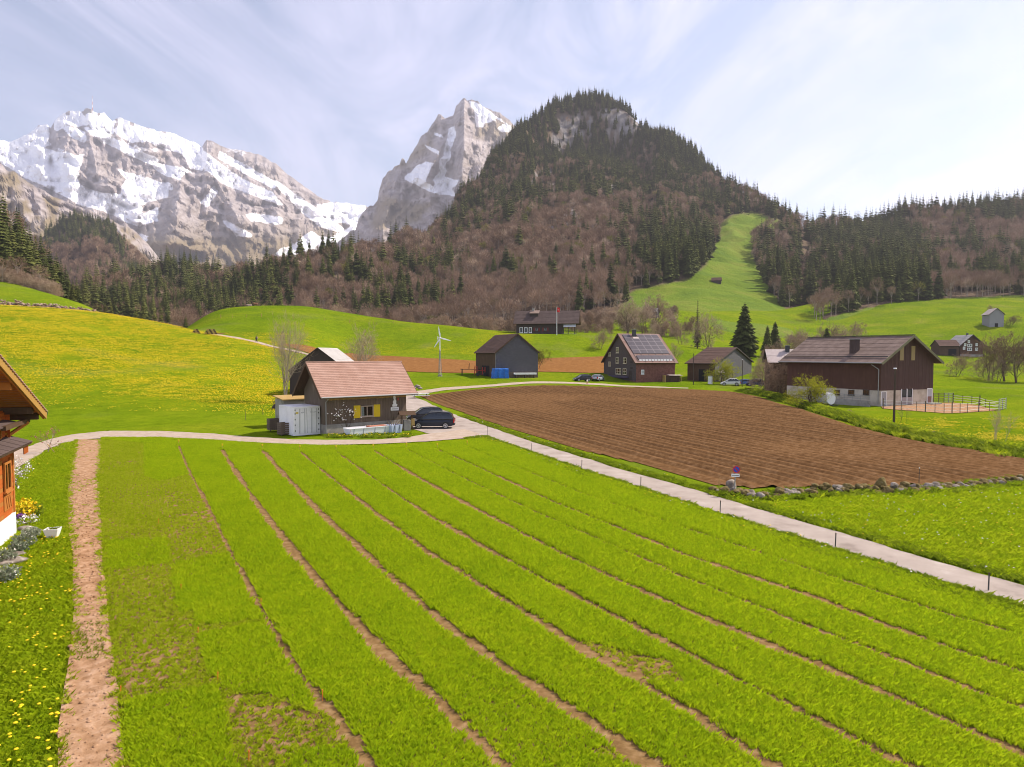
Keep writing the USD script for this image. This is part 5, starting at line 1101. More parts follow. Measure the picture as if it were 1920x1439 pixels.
def lbox(p, r, n, x0, x1, z0, z1, d0, d1):
    """a box in a wall's frame: along r, up, out along n"""
    up = np.array([0, 0, 1.0]); c = []
    for d in (d0, d1):
        for (x, z) in ((x0, z0), (x1, z0), (x1, z1), (x0, z1)): c.append(p + r * x + up * z + n * d)
    f = np.array([[4, 5, 6], [4, 6, 7], [1, 0, 3], [1, 3, 2], [0, 4, 7], [0, 7, 3], [5, 1, 2], [5, 2, 6], [7, 6, 2], [7, 2, 3], [0, 1, 5], [0, 5, 4]])
    c = np.array(c)
    if np.dot(np.cross(c[5] - c[4], c[7] - c[4]), n) < 0: f = f[:, ::-1]
    return c, f
def window(parent, p, right, n, w, h, mat_=None, cols=2, rows=1, fw=0.07, out=0.05, name='window', sill=True):
    """frame with bars (a part), its panes and the dark room behind as sub-parts; p is the lower left corner on the wall"""
    p, r, n = frame_of(p, right, n); mat_ = mat_ or WHITE_P
    bars = [lbox(p, r, n, 0, w, 0, fw, 0, out), lbox(p, r, n, 0, w, h - fw, h, 0, out), lbox(p, r, n, 0, fw, fw, h - fw, 0, out), lbox(p, r, n, w - fw, w, fw, h - fw, 0, out)]
    for c in range(1, cols): bars.append(lbox(p, r, n, w * c / cols - fw * 0.4, w * c / cols + fw * 0.4, fw, h - fw, 0, out * 0.8))
    for c in range(1, rows): bars.append(lbox(p, r, n, fw, w - fw, h * c / rows - fw * 0.3, h * c / rows + fw * 0.3, 0, out * 0.7))
    if sill: bars.append(lbox(p, r, n, -0.06, w + 0.06, -0.06, 0, 0, out + 0.06))
    f = obj(name, cat_(bars), mat_, parent)
    obj('pane', lbox(p, r, n, fw, w - fw, fw, h - fw, 0.018, 0.024), GLASS, f)
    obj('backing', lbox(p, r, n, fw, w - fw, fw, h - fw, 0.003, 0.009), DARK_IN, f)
    return f
def door(parent, p, right, n, w, h, mat_, frame_mat=None, name='door'):
    p, r, n = frame_of(p, right, n)
    d = obj(name, lbox(p, r, n, 0, w, 0, h, 0.004, 0.05), mat_, parent)
    obj('frame', cat_([lbox(p, r, n, -0.09, 0, 0, h + 0.09, 0, 0.07), lbox(p, r, n, w, w + 0.09, 0, h + 0.09, 0, 0.07), lbox(p, r, n, 0, w, h, h + 0.09, 0, 0.07)]), frame_mat or mat_, d)
    obj('handle', lbox(p, r, n, w - 0.16, w - 0.08, h * 0.48, h * 0.5, 0.05, 0.09), METAL, d)
    return d
def site(name, label, cat, corner, z, deg, group=None):
    return thing(name, label, cat, (corner[0], corner[1], z), deg, group)
def chimney(parent, x, y, z0, w, d, h, m_, cap=True):
    c = obj('chimney', box2((x - w / 2, y - d / 2, z0), (x + w / 2, y + d / 2, z0 + h)), m_, parent)
    if cap: obj('cap', box2((x - w / 2 - 0.08, y - d / 2 - 0.08, z0 + h), (x + w / 2 + 0.08, y + d / 2 + 0.08, z0 + h + 0.08)), METAL, c)
    return c
def boards(sls, m_, rf, drop=0.2):
    for s in sls:
        for b in verge(s, drop=drop): obj('bargeboard', b, m_, rf)
def verge(sl, w=0.16, t=0.05, drop=0.2):
    """bargeboards along both ends of a slope"""
    o, e, up, A, R, n = sl; out = []
    for a in (-t / 2, A + t / 2):
        p, q = o + e * a - n * drop / 2, o + e * a + up * R - n * drop / 2
        out.append(bar(p, q, t, drop + 0.06, n))
    return out

# ---- 1. the weathered timber workshop with the pink tiled roof
P = np.array(onflat([(613, 817)])[0]); DEG = 40.0; L1, W1, HE1, HR1 = 8.9, 5.2, 4.35, 6.9
t = site('timber_workshop', 'weathered timber workshop with pink tiled roof and yellow shutters', 'workshop', P, 0.0, DEG)
obj('wall', gable(L1, W1, HE1, HR1), W_GREY, t)
obj('plinth', cat_([box2((-0.06, -0.07, -0.5), (L1 + 0.06, -0.004, 1.05)), box2((-0.07, -0.07, -0.5), (-0.004, W1, 1.0))]), CONCRETE, t)
hz_ = [(3.55, 5.05, 1.55, 2.75)]
obj('board_cladding', cladding((0, 0), (L1, 0), 1.08, lambda s: 3.45, 0.19, (0, -1), 0.03, 1, holes=hz_), W_GREY, t)
obj('upper_boards', cladding((0, 0), (L1, 0), 3.42, lambda s: HE1, 0.19, (0, -1), 0.045, 2), W_HONEY, t, label='upper band of paler honey coloured boards')
gz = lambda s: HE1 + (HR1 - HE1) * (1 - abs(2 * s - 1)) - 0.05
obj('gable_cladding', cladding((0, W1), (0, 0), 1.02, gz, 0.2, (-1, 0), 0.03, 3), W_GREY, t)
obj('gable_cladding', cladding((L1, 0), (L1, W1), 0.1, gz, 0.2, (1, 0), 0.03, 4), W_GREY, t)
sls = slopes(L1, W1, HE1, HR1, 0.75, 0.95, 0.16)
rf = obj('roof', cat_([deck(s) for s in sls]), W_BROWN, t)
obj('tiles', courses(sls[0], 0.30, 0.24, 0.05, 0.035, 11), T_PINK, rf, kind='stuff'); obj('tiles', courses(sls[1], 0.60, 0.40, 0.05, 0.035, 12), T_PINK, rf, kind='stuff')
boards(sls, W_BROWN, rf)
o_, e_, up_, A_, R_, n_ = sls[0]
obj('ridge_tiles', cat_([beam(np.array([-0.95 + i * 0.42, W1 / 2, HR1 + 0.20]), np.array([-0.95 + i * 0.42 + 0.44, W1 / 2, HR1 + 0.205]), 0.10, 6, 0.085) for i in range(26)]), T_PINK, rf, kind='stuff')
gt = obj('gutter', beam(o_ + np.array([0, -0.08, 0.02]), o_ + e_ * A_ + np.array([0, -0.08, 0.02]), 0.075, 8), METAL, t)
obj('downpipe', cat_([beam((-0.12, -0.75, 3.6), (-0.12, -0.12, 3.25), 0.045, 6), beam((-0.12, -0.12, 3.25), (-0.12, -0.12, 0.1), 0.045, 6)]), METAL, t)
wn = window(t, (3.62, -0.035, 1.62), (1, 0, 0), (0, -1, 0), 1.42, 1.08, plain('bare_wood_frame_look', (0.42, 0.33, 0.25), 0.7), 2, 1, 0.08, 0.06)
cu = obj('curtain', box2((3.70, -0.046, 1.72), (4.0, -0.0445, 2.6)), WHITEWASH, wn)
for x0 in (2.85, 5.08):
    s_ = obj('shutter', box2((x0, -0.10, 1.52), (x0 + 0.72, -0.05, 2.78)), YELLOW_P, t)
    obj('batten', cat_([box2((x0 + 0.04, -0.12, z_), (x0 + 0.68, -0.101, z_ + 0.1)) for z_ in (1.7, 2.5)]), YELLOW_P, s_)
fig = obj('wall_figure', cat_([move(prism([(-0.22, 0), (0.26, 0), (0.34, 0.22), (0.18, 0.3), (0.2, 0.6), (0.1, 0.78), (0.14, 0.95), (0.08, 1.12), (0.0, 1.2), (-0.12, 1.1), (-0.14, 0.9), (-0.06, 0.75), (-0.2, 0.5), (-0.14, 0.28), (-0.3, 0.2)], -0.04, 0), (7.5, -0.05, 2.45))]), WHITEWASH, t, label='pale cut-out figure fixed to the boards')
obj('mark', box2((7.86, -0.09, 3.1), (8.0, -0.07, 3.35)), RED_P, fig); obj('cap', move(prism([(-0.1, 0), (0.16, 0), (0.1, 0.18), (0.02, 0.22), (-0.06, 0.14)], -0.045, 0), (7.47, -0.05, 3.62)), DARK_IN, fig)
sg = obj('name_board', box2((7.05, -0.10, 2.05), (8.0, -0.06, 2.40)), WHITEWASH, t, label='small pale sign board under the figure')
obj('lettering', cat_([box2((7.15 + i * 0.105, -0.104, 2.16), (7.15 + i * 0.105 + 0.06, -0.1005, 2.28)) for i in range(7)]), plain('faded_letter_look', (0.25, 0.22, 0.2)), sg)
# ---- the dark shed behind it
Yd = 108.0; P = np.array([(596 - 960) / 1280 * Yd + 4.6, Yd]); z0 = HS(P[0] - 4, Yd)
t = site('dark_shed', 'dark boarded shed with pale metal roof behind the pink tiled workshop', 'shed', P, z0, 88.0)
obj('wall', gable(10, 9.2, 4.6, 8.1), W_DARK, t)
obj('gable_cladding', cladding((0, 9.2), (0, 0), 0.1, lambda s: 4.6 + 3.5 * (1 - abs(2 * s - 1)) - 0.05, 0.22, (-1, 0), 0.03, 5), W_DARK, t)
sls = slopes(10, 9.2, 4.6, 8.1, 0.3, 0.25, 0.12); rf = obj('roof', cat_([deck(s) for s in sls]), W_DARK, t)
obj('metal_sheet', cat_([courses(s, 0.8, 2.6, 0.05, 0.03, 6) for s in sls]), T_METAL, rf, kind='stuff')
# ---- grey annex and its roof between the two
Pa = at(554, 762, 73.5); t = site('concrete_annex', 'small grey concrete annex with brown board roof behind the white container', 'annex', Pa[:2], 0.0, 38)
obj('wall', box2((-1.3, 0, -0.5), (1.5, 2.6, 3.05)), CONCRETE, t); obj('roof', plate([(-1.5, -0.25, 3.1), (1.7, -0.25, 3.12), (1.7, 2.8, 3.4), (-1.5, 2.8, 3.4)], 0.1), W_HONEY, t)
# ---- white shipping container
P = np.array(onflat([(551.6, 819)])[0]); t = site('shipping_container', 'white shipping container with double doors left of the timber workshop', 'container', P, 0.06, 40)
CW, CL, CH = 2.6, 3.6, 2.78
cm = grain('container_paint_look', [(0.3, (0.72, 0.69, 0.69)), (0.6, (0.82, 0.79, 0.79)), (0.8, (0.84, 0.82, 0.82))], nscale=1.2, detail=7, rough=0.55)
def corrug(a, b, z0, z1, n, k=14, d=0.035):
    a, b, n = np.asarray(a, float), np.asarray(b, float), np.asarray(n, float); vs, fs = [], []
    ss = np.linspace(0, 1, 4 * k + 1); pr = [(0 if (i % 4) in (0, 1) else d) for i in range(4 * k + 1)]
    for s, o in zip(ss, pr):
        p = a + (b - a) * s + n * o; vs += [[p[0], p[1], z0], [p[0], p[1], z1]]
    for i in range(4 * k): fs += [[2 * i, 2 * i + 2, 2 * i + 3], [2 * i, 2 * i + 3, 2 * i + 1]]
    return np.array(vs), np.array(fs)
obj('body', box2((0.03, 0.04, 0.12), (CW - 0.03, CL, CH - 0.03)), cm, t)
obj('side_panel', corrug((-0.005, CL - 0.1), (-0.005, 0.12), 0.15, CH - 0.12, (-1, 0)), cm, t); obj('side_panel', corrug((CW + 0.005, 0.12), (CW + 0.005, CL - 0.1), 0.15, CH - 0.12, (1, 0)), cm, t)
fr_ = [box2((-0.04, -0.04, 0), (0.1, 0.1, CH)), box2((CW - 0.1, -0.04, 0), (CW + 0.04, 0.1, CH)), box2((-0.04, CL - 0.1, 0), (0.1, CL + 0.04, CH)), box2((CW - 0.1, CL - 0.1, 0), (CW + 0.04, CL + 0.04, CH)),
       box2((0.1, -0.035, 0.0), (CW - 0.1, 0.09, 0.16)), box2((0.1, -0.035, CH - 0.14), (CW - 0.1, 0.09, CH - 0.002)), box2((-0.035, 0.1, 0.0), (0.09, CL - 0.1, 0.14)), box2((CW - 0.09, 0.1, 0), (CW + 0.035, CL - 0.1, 0.14)), box2((-0.035, 0.1, CH - 0.12), (0.09, CL - 0.1, CH - 0.003)), box2((CW - 0.09, 0.1, CH - 0.12), (CW + 0.035, CL - 0.1, CH - 0.003))]
obj('frame', cat_(fr_), cm, t); obj('roof', box2((0.02, 0.02, CH - 0.03), (CW - 0.02, CL - 0.02, CH + 0.012)), cm, t)
for k, (x0, x1) in enumerate(((0.12, CW / 2 - 0.012), (CW / 2 + 0.012, CW - 0.12))):
    d_ = obj('door', box2((x0, -0.022, 0.19), (x1, 0.02, CH - 0.17)), cm, t)
    obj('lock_rod', cat_([beam((x0 + q, -0.05, 0.2), (x0 + q, -0.05, CH - 0.18), 0.018, 6) for q in (0.42, 0.95)]), METAL, d_)
    obj('hinge', cat_([box2((x0 - 0.05 if k == 0 else x1 - 0.03, -0.045, z_), (x0 + 0.03 if k == 0 else x1 + 0.05, -0.02, z_ + 0.14)) for z_ in (0.4, 0.95, 1.5, 2.05, 2.4)]), STEEL_DK, d_)
    obj('door_seal', cat_([box2((x0 + q, -0.028, 0.2), (x0 + q + 0.012, -0.0215, CH - 0.18)) for q in (0.52,)]), plain('seal_look', (0.3, 0.3, 0.31)), d_)
obj('centre_seal', box2((CW / 2 - 0.012, -0.015, 0.19), (CW / 2 + 0.012, 0.0, CH - 0.17)), DARK_IN, t)
obj('sticker', box2((0.18, -0.027, 2.12), (0.44, -0.0225, 2.28)), YELLOW_P, t, label='small yellow sticker on the left door')
lt = meshkit.text_mesh('434', 0.12, 0.003); obj('lettering', rotax(lt, 90, [1, 0, 0]).apply_translation([0.70, -0.0235, 2.15]), STEEL_DK, t)
lt = meshkit.text_mesh('PO  11104', 0.09, 0.003); obj('lettering', rotax(lt, 90, [1, 0, 0]).apply_translation([1.62, -0.0235, 2.17]), STEEL_DK, t)
# ---- two slatted crates
for k, (u, v, lab) in enumerate([(513.5, 810.5, 'brown slatted crate standing left of the other crate near the white container'), (533.5, 816.5, 'brown slatted crate touching the side of the white container')]):
    p = np.array(onflat([(u, v)])[0]); t = site('slatted_crate', lab, 'crate', p, 0.05 + (0.12 if k == 0 else 0), 36 + 6 * k, 'slatted crates beside the white container')
    for z_ in range(6):
        for (a, b) in (((-0.55, -0.5), (0.55, -0.46)), ((-0.55, 0.46), (0.55, 0.5))): obj('slat', box2((a[0], a[1], 0.1 + z_ * 0.19), (b[0], b[1], 0.1 + z_ * 0.19 + 0.155)), W_GREY, t)
        for x in (-0.55, 0.51): obj('slat', box2((x, -0.46, 0.1 + z_ * 0.19), (x + 0.04, 0.46, 0.1 + z_ * 0.19 + 0.155)), W_GREY, t)
    for (x, y) in ((-0.5, -0.45), (0.42, -0.45), (-0.5, 0.37), (0.42, 0.37)): obj('post', box2((x, y, 0), (x + 0.08, y + 0.08, 1.22)), W_GREY, t)
    obj('floor', box2((-0.5, -0.45, 0.06), (0.5, 0.45, 0.1)), W_GREY, t)
# ---- 2. the barn with the slate gable and brown tiled roof
P = on(929.5, 709); P[2] = HS(*P[:2]); DL, DG = 112.0, 22.0
Lb = usolve(P[:2], dirv(DL), 892.5); Wb = usolve(P[:2], dirv(DG), 1008.5); Yc = P[1]
he = zrow(662, Yc) - P[2] + 0.15; hr = zrow(627, Yc + Wb * math.sin(math.radians(DG)) / 2) - P[2]
org = P[:2] + dirv(DG) * Wb
t = site('slate_gabled_barn', 'grey shingled barn with brown tiled roof and a blue tarpaulin at its corner', 'barn', org, P[2], DL)
obj('wall', gable(Lb, Wb, he, hr), W_BROWN, t)
gz = lambda s: he + (hr - he) * (1 - abs(2 * s - 1)) - 0.06
obj('shingle_cladding', cat_([lbox(np.array([0, Wb, 0.0]), np.array([0, -1.0, 0]), np.array([-1.0, 0, 0]), max(0, (z_ - he) / (hr - he)) * Wb / 2, Wb - max(0, (z_ - he) / (hr - he)) * Wb / 2, z_, z_ + 0.24, 0, 0.03 + 0.012 * (i % 3)) for i, z_ in enumerate(np.arange(1.3, hr - 0.3, 0.25))]), W_SLATE, t, label='grey shingled gable')
obj('board_skirt', cladding((0, Wb), (0, 0), 0.0, lambda s: 1.28, 0.2, (-1, 0), 0.03, 21), W_GREY, t)
obj('board_cladding', cladding((Lb, Wb), (0, Wb), 0.1, lambda s: he, 0.2, (0, 1), 0.03, 22, holes=[(Lb * 0.32, Lb * 0.72, 0.1, 2.6)]), W_BROWN, t)
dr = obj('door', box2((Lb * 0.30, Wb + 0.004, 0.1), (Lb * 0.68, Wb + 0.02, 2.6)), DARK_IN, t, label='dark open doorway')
sls = slopes(Lb, Wb, he, hr, 0.35, 0.35, 0.14); rf = obj('roof', cat_([deck(s) for s in sls]), W_DARK, t)
obj('tiles', cat_([courses(s, 0.55, 0.42, 0.05, 0.04, 23) for s in sls]), T_BROWN, rf, kind='stuff'); boards(sls, W_BROWN, rf)
obj('downpipe', cat_([beam((-0.3, Wb + 0.3, he - 0.2), (-0.1, Wb + 0.05, he - 0.7), 0.05, 6), beam((-0.1, Wb + 0.05, he - 0.7), (-0.1, Wb + 0.05, 0.2), 0.05, 6)]), METAL, t)
BARN2 = (P, DL, DG, Lb, Wb)
q = P[:2] - dirv(DL) * 1.1 + dirv(DG) * 0.6
t = site('tarpaulin_stack', 'stack under a bright blue tarpaulin at the corner of the grey shingled barn', 'tarpaulin', q, HS(*q), DG)
s = trimesh.creation.box((3.1, 1.9, 2.15)).subdivide().subdivide().subdivide(); v = np.array(s.vertices)
v += (meshkit.fbm(v * 1.4 + 3, 3, 71)[:, None] - 0.5) * 0.34 * np.sign(v); v[:, 0] *= 1 + 0.05 * (1 - v[:, 2]); v[:, 2] += 1.07
obj('tarpaulin', (v, s.faces), BLUE_TARP, t, smooth=50); [obj('strap', box2((x, -1.09, 0.1), (x + 0.05, -1.06, 2.2)), STEEL_DK, t) for x in (-0.9, 0.5)]
q = P[:2] - dirv(DL) * 0.8 + dirv(DG) * (Wb * 0.66)
t = site('feed_trough', 'long white trough along the foot of the grey shingled gable', 'trough', q, HS(*q), DG)
obj('basin', prism([(-0.45, 0.35), (0.45, 0.35), (0.55, 0.9), (0.48, 0.9), (0.4, 0.45), (-0.4, 0.45), (-0.48, 0.9), (-0.55, 0.9)], -0.1, 0.0) if False else cat_([box2((-2.6, -0.45, 0.75), (2.6, 0.4, 0.95)), box2((-2.6, -0.45, 0.95), (2.6, -0.38, 1.15)), box2((-2.6, 0.33, 0.95), (2.6, 0.4, 1.15))]), WHITEWASH, t)
obj('trestle', cat_([box2((x, -0.35, -0.1), (x + 0.12, 0.3, 0.75)) for x in (-2.3, -0.1, 2.1)]), W_GREY, t)
q = P[:2] + dirv(DL) * (Lb * 0.5) - dirv(DG) * 1.3
t = site('hay_machine', 'red framed farm machine parked by the brown side of the shingled barn', 'machine', q, HS(*q), DG)
obj('frame', cat_([bar((-1.1, y, 0.3), (-1.0, y, 2.2), 0.14, 0.14) for y in (-0.8, 0.8)] + [bar((0.9, y, 0.3), (0.9, y, 2.0), 0.14, 0.14) for y in (-0.8, 0.8)] + [bar((-1.1, -0.8, 1.3), (0.9, -0.8, 1.2), 0.12, 0.12), bar((-1.1, 0.8, 1.3), (0.9, 0.8, 1.2), 0.12, 0.12), bar((-1, -0.8, 2.1), (-1, 0.8, 2.1), 0.12, 0.12)]), RED_P, t)
for x in (-0.9, 0.8): obj('wheel', move(beam((x, -1.0, 0.42), (x, -0.82, 0.42), 0.42, 14), (0, 0, 0)), STEEL_DK, t)
q = on(884, 703)
t = site('hay_rack', 'dark timber rack on the grass left of the shingled barn', 'rack', q[:2], q[2], 10)
obj('top', cat_([bar((-2.6, y, 1.3), (2.2, y, 1.25), 0.18, 0.1) for y in (-0.7, -0.25, 0.2, 0.65)]), W_DARK, t); obj('leg', cat_([bar((x, y, -0.1), (x, y, 1.25), 0.14, 0.14) for x in (-2.2, 1.8) for y in (-0.6, 0.55)]), W_DARK, t); obj('post', bar((-0.6, 0, 1.3), (-0.5, 0, 2.7), 0.12, 0.12), W_DARK, t)
# ---- 3. the house with the solar roof
P = on(1192.7, 717.5); z0 = P[2]; DL, DG = 18.0, 108.0; Yc = P[1]
Lh = usolve(P[:2], dirv(DL), 1265.5); Wh = usolve(P[:2], dirv(DG), 1132.5)
he = zrow(679, Yc) - z0; mid_ = P[:2] + dirv(DG) * Wh / 2; hr = zrow(627, mid_[1]) - z0
t = site('solar_house', 'tall dark shingled farmhouse with solar panels on its steep roof', 'house', P[:2], z0, DL)
obj('wall', gable(Lh, Wh, he, hr), W_RED, t)
gz = lambda s: he + (hr - he) * (1 - abs(2 * s - 1)) - 0.06
def gable_rows(W, he, hr, z0, z1, step, x, n, base=0.03):
    out = []
    for i, z_ in enumerate(np.arange(z0, z1, step)):
        c = max(0, (z_ + step - he) / (hr - he)) * W / 2 + 0.03
        if W - 2 * c < 0.3: break
        out.append(lbox(np.array([x, W, 0.0]), np.array([0, -1.0, 0]), np.array([n, 0, 0.0]), c, W - c, z_, z_ + step - 0.02, 0, base + 0.012 * (i % 3)))
    return cat_(out)
obj('shingle_cladding', gable_rows(Wh, he, hr, 0.4, hr - 0.3, 0.27, 0.0, -1.0), W_SHING, t, label='dark brown shingled gable wall')
k_ = lambda u, v: None
def gy(u):                                   # across the gable, from the far corner at u = 1132.5 to the near one at 1192.7
    return (u - 1132.5) / (1192.7 - 1132.5) * Wh
def wz(v): return zrow(v, Yc + 5) - z0
cream = plain('cream_frame_look', (0.62, 0.53, 0.36), 0.6)
for (u0, u1, v0, v1, c) in [(1156.8, 1162, 650.8, 662.2, 2), (1142.2, 1146.7, 660.3, 668.5, 2), (1156.6, 1161.8, 670.3, 682, 2), (1170.2, 1176, 671, 682, 2), (1142.2, 1146.7, 679.5, 688.2, 2), (1156.6, 1166.2, 691.2, 702.8, 3), (1169.9, 1176, 691.2, 702.8, 2)]:
    a0, a1 = gy(u0), gy(u1); window(t, (-0.055, Wh - a0, wz(v1)), (0, -1, 0), (-1, 0, 0), max(a1 - a0, 0.9), wz(v0) - wz(v1), cream, c, 2, 0.12, 0.06)
window(t, (usolve(P[:2], dirv(DL), 1202), -0.005, zrow(702, Yc + 1) - z0), (1, 0, 0), (0, -1, 0), 0.75, 1.0, WHITE_P, 2, 1, 0.13, 0.08)
door(t, (-0.055, Wh - gy(1181), 0.5), (0, -1, 0), (-1, 0, 0), 1.0, 2.0, W_DARK)
for (u, v) in ((1183, 680.5), (1183, 691.5)): obj('shutter', lbox(np.array([-0.05, Wh - gy(u), wz(v)]), np.array([0, -1.0, 0]), np.array([-1.0, 0, 0]), 0, 1.0, 0, 0.35, 0, 0.08), W_DARK, t)
obj('flower_bench', box2((-0.55, Wh - gy(1180), 0.85), (-0.07, Wh - gy(1141), 1.25)), plain('violet_bench_look', (0.075, 0.055, 0.085), 0.7), t)
sls = slopes(Lh, Wh, he, hr, 0.5, 0.55, 0.16); rf = obj('roof', cat_([deck(s, 0.18) for s in sls]), W_BROWN, t)
obj('tiles', cat_([courses(s, 0.5, 0.4, 0.05, 0.05, 31) for s in sls]), T_PALE if False else tile_mat('rose_tile_look', (0.25, 0.155, 0.125), (0.35, 0.235, 0.20), (0.46, 0.335, 0.29)), rf, kind='stuff')
boards(sls, W_BROWN, rf, drop=0.3)
o, e, up, A, R, n = sls[0]
PV = mat('solar_cell_look', {'p': ('principled_bsdf', {'base_color': (0.045, 0.030, 0.036), 'roughness': 0.28, 'specular_ior_level': 0.6})}, [])
PVF = plain('panel_frame_look', (0.24, 0.21, 0.22), 0.5, 0.4)
pa = obj('panel_array', cat_([bar(o + e * a + up * 0.3 + n * 0.10, o + e * a + up * R * 0.95 + n * 0.10, 0.06, 0.05, n) for a in np.linspace(0.9, A - 0.9, 6)]), STEEL_DK, t)
a_lo, a_hi = 0.95, A - 0.85
colw = (a_hi - a_lo) / 5; r_lo, r_hi = R * 0.30, R * 0.955; rh_ = (r_hi - r_lo) / 5
for c in range(5):
    for r in range(5):
        if r == 4 and c == 1: continue
        p = o + e * (a_lo + c * colw) + up * (r_lo + r * rh_) + n * 0.22
        q_ = [p, p + e * (colw - 0.03), p + e * (colw - 0.03) + up * (rh_ - 0.03), p + up * (rh_ - 0.03)]
        f_ = obj('solar_panel', plate(q_, 0.05), PVF, pa); g_ = [p + e * 0.035 + up * 0.035 + n * 0.004, p + e * (colw - 0.065) + up * 0.035 + n * 0.004, p + e * (colw - 0.065) + up * (rh_ - 0.065) + n * 0.004, p + e * 0.035 + up * (rh_ - 0.065) + n * 0.004]
        UsdShade.MaterialBindingAPI.Apply(f_).Bind(PVF); f2 = obj('solar_cells', plate(g_, 0.003), PV, pa)
for c in range(5):
    p = o + e * (a_lo + 0.3 + c * colw) + up * (R * 0.10) + n * 0.2
    obj('solar_panel', plate([p, p + e * (colw - 0.03), p + e * (colw - 0.03) + up * R * 0.135, p + up * R * 0.135], 0.05), PV, pa)
obj('snow_guard', cat_([plate([o + e * (a_lo + 0.3 + i * 0.78) + up * (R * 0.055) + n * 0.12, o + e * (a_lo + 0.3 + i * 0.78 + 0.62) + up * (R * 0.055) + n * 0.12, o + e * (a_lo + 0.3 + i * 0.78 + 0.62) + up * (R * 0.085) + n * 0.4, o + e * (a_lo + 0.3 + i * 0.78) + up * (R * 0.085) + n * 0.4], 0.04) for i in range(int((a_hi - a_lo) / 0.78))]), WHITE_P, t, kind='stuff')
cx_ = 0.33 * Lh; chimney(t, cx_, Wh / 2 - 1.0, hr - 1.5, 0.7, 0.7, 2.5, STEEL_DK)
obj('flashing', plate([o + e * (cx_ - 0.1) + up * R * 0.80 + n * 0.24, o + e * (cx_ + 1.4) + up * R * 0.80 + n * 0.24, o + e * (cx_ + 1.4) + up * R * 0.86 + n * 0.24, o + e * (cx_ - 0.1) + up * R * 0.86 + n * 0.24], 0.03), T_PALE, t)
SOL = (P, DL, DG, Lh, Wh)
q = P[:2] + dirv(DL) * (Lh * 0.80) - dirv(DG) * 1.3
t = site('firewood_stack', 'covered firewood stack against the red wall of the house with solar panels', 'woodpile', q, HS(*q), DL)
gl = np.random.default_rng(5)
obj('logs', cat_([beam((x, -0.5, z_), (x, 0.45, z_), 0.10, 6) for x in np.arange(-1.3, 2.3, 0.21) for z_ in np.arange(0.1, 1.35, 0.2)]), W_BROWN, t, kind='stuff')
obj('cover', plate([(-0.5, -0.7, 1.55), (2.9, -0.7, 1.5), (2.9, 0.7, 1.6), (-0.5, 0.7, 1.65)], 0.06), T_PALE, t); obj('post', cat_([bar((x, y, -0.1), (x, y, 1.55), 0.1, 0.1) for x in (-1.5, 2.5) for y in (-0.55, 0.55)]), W_HONEY, t); obj('end_board', box2((-1.62, -0.6, 0), (-1.54, 0.6, 1.6)), W_HONEY, t)
# ---- 4. brown barn with the dark doorway
Yb = 158.0; P = at(1339.8, 714.5, Yb); P[2] = HS(P[0], Yb); z0 = P[2]; DL, DG = 146.0, 56.0
Lb, Wb = usolve(P[:2], dirv(DL), 1289.0), usolve(P[:2], dirv(DG), 1409.0)
he = zrow(682, Yb) - z0; hr = zrow(652, Yb + 5) - z0; org = P[:2] + dirv(DG) * Wb
t = site('brown_roofed_barn', 'low barn with brown roof and dark doorway right of the solar house', 'barn', org, z0, DL)
obj('wall', gable(Lb, Wb, he, hr), W_GREY, t)
obj('shingle_cladding', gable_rows(Wb, he, hr, 0.3, hr - 0.3, 0.27, 0.0, -1.0), W_SLATE, t, label='slate grey gable wall')
obj('board_cladding', cladding((Lb, Wb), (0, Wb), 0.1, lambda s: he, 0.22, (0, 1), 0.03, 41, holes=[(Lb * 0.42, Lb * 0.64, 0.1, 2.9)]), W_BROWN, t)
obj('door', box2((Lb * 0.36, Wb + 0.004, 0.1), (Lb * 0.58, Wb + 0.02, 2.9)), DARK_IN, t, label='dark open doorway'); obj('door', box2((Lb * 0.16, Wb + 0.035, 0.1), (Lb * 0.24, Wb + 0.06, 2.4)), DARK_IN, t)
sls = slopes(Lb, Wb, he, hr, 0.5, 0.5, 0.14); rf = obj('roof', cat_([deck(s) for s in sls]), W_DARK, t)
obj('tiles', cat_([courses(s, 0.6, 0.45, 0.05, 0.04, 43) for s in sls]), T_BROWN, rf, kind='stuff'); boards(sls, W_DARK, rf)
q = P[:2] + dirv(DG) * 1.5 - dirv(DL) * 1.8
t = site('lean_to_roof', 'pale lean-to roof at the gable of the low brown roofed barn', 'lean-to', q, HS(*q), DG)
obj('roof', plate([(-1.5, -1.2, 2.0), (3.5, -1.2, 2.35), (3.5, 1.3, 2.7), (-1.5, 1.3, 2.35)], 0.08), T_PALE, t); obj('post', cat_([bar((x, -1.0, -0.1), (x, -1.0, 2.0 + 0.07 * (x + 1.5)), 0.12, 0.12) for x in (-1.3, 3.2)]), W_BROWN, t)
# ---- 5. the pale roofed house behind the big barn
Yw = 139.0; P = at(1484, 690, Yw); z0 = HS(P[0], Yw)
t = site('pale_roofed_house', 'house with pale metal roof and dark chimney peeping out behind the big brown barn', 'house', (P[0], Yw), z0, 168.0)
he, hr = zrow(672, Yw) - z0, zrow(656.5, Yw + 3) - z0
obj('wall', gable(5.2, 7.0, he - 0.6, hr), W_BROWN, t); sls = slopes(5.2, 7.0, he - 0.6, hr, 0.5, 0.5, 0.12); rf = obj('roof', cat_([deck(s) for s in sls]), W_DARK, t); obj('metal_sheet', cat_([courses(s, 0.8, 2.2, 0.05, 0.03, 45) for s in sls]), T_PALE, rf, kind='stuff')
chimney(t, 1.6, 4.2, hr - 1.2, 0.75, 0.75, 2.0, STEEL_DK)
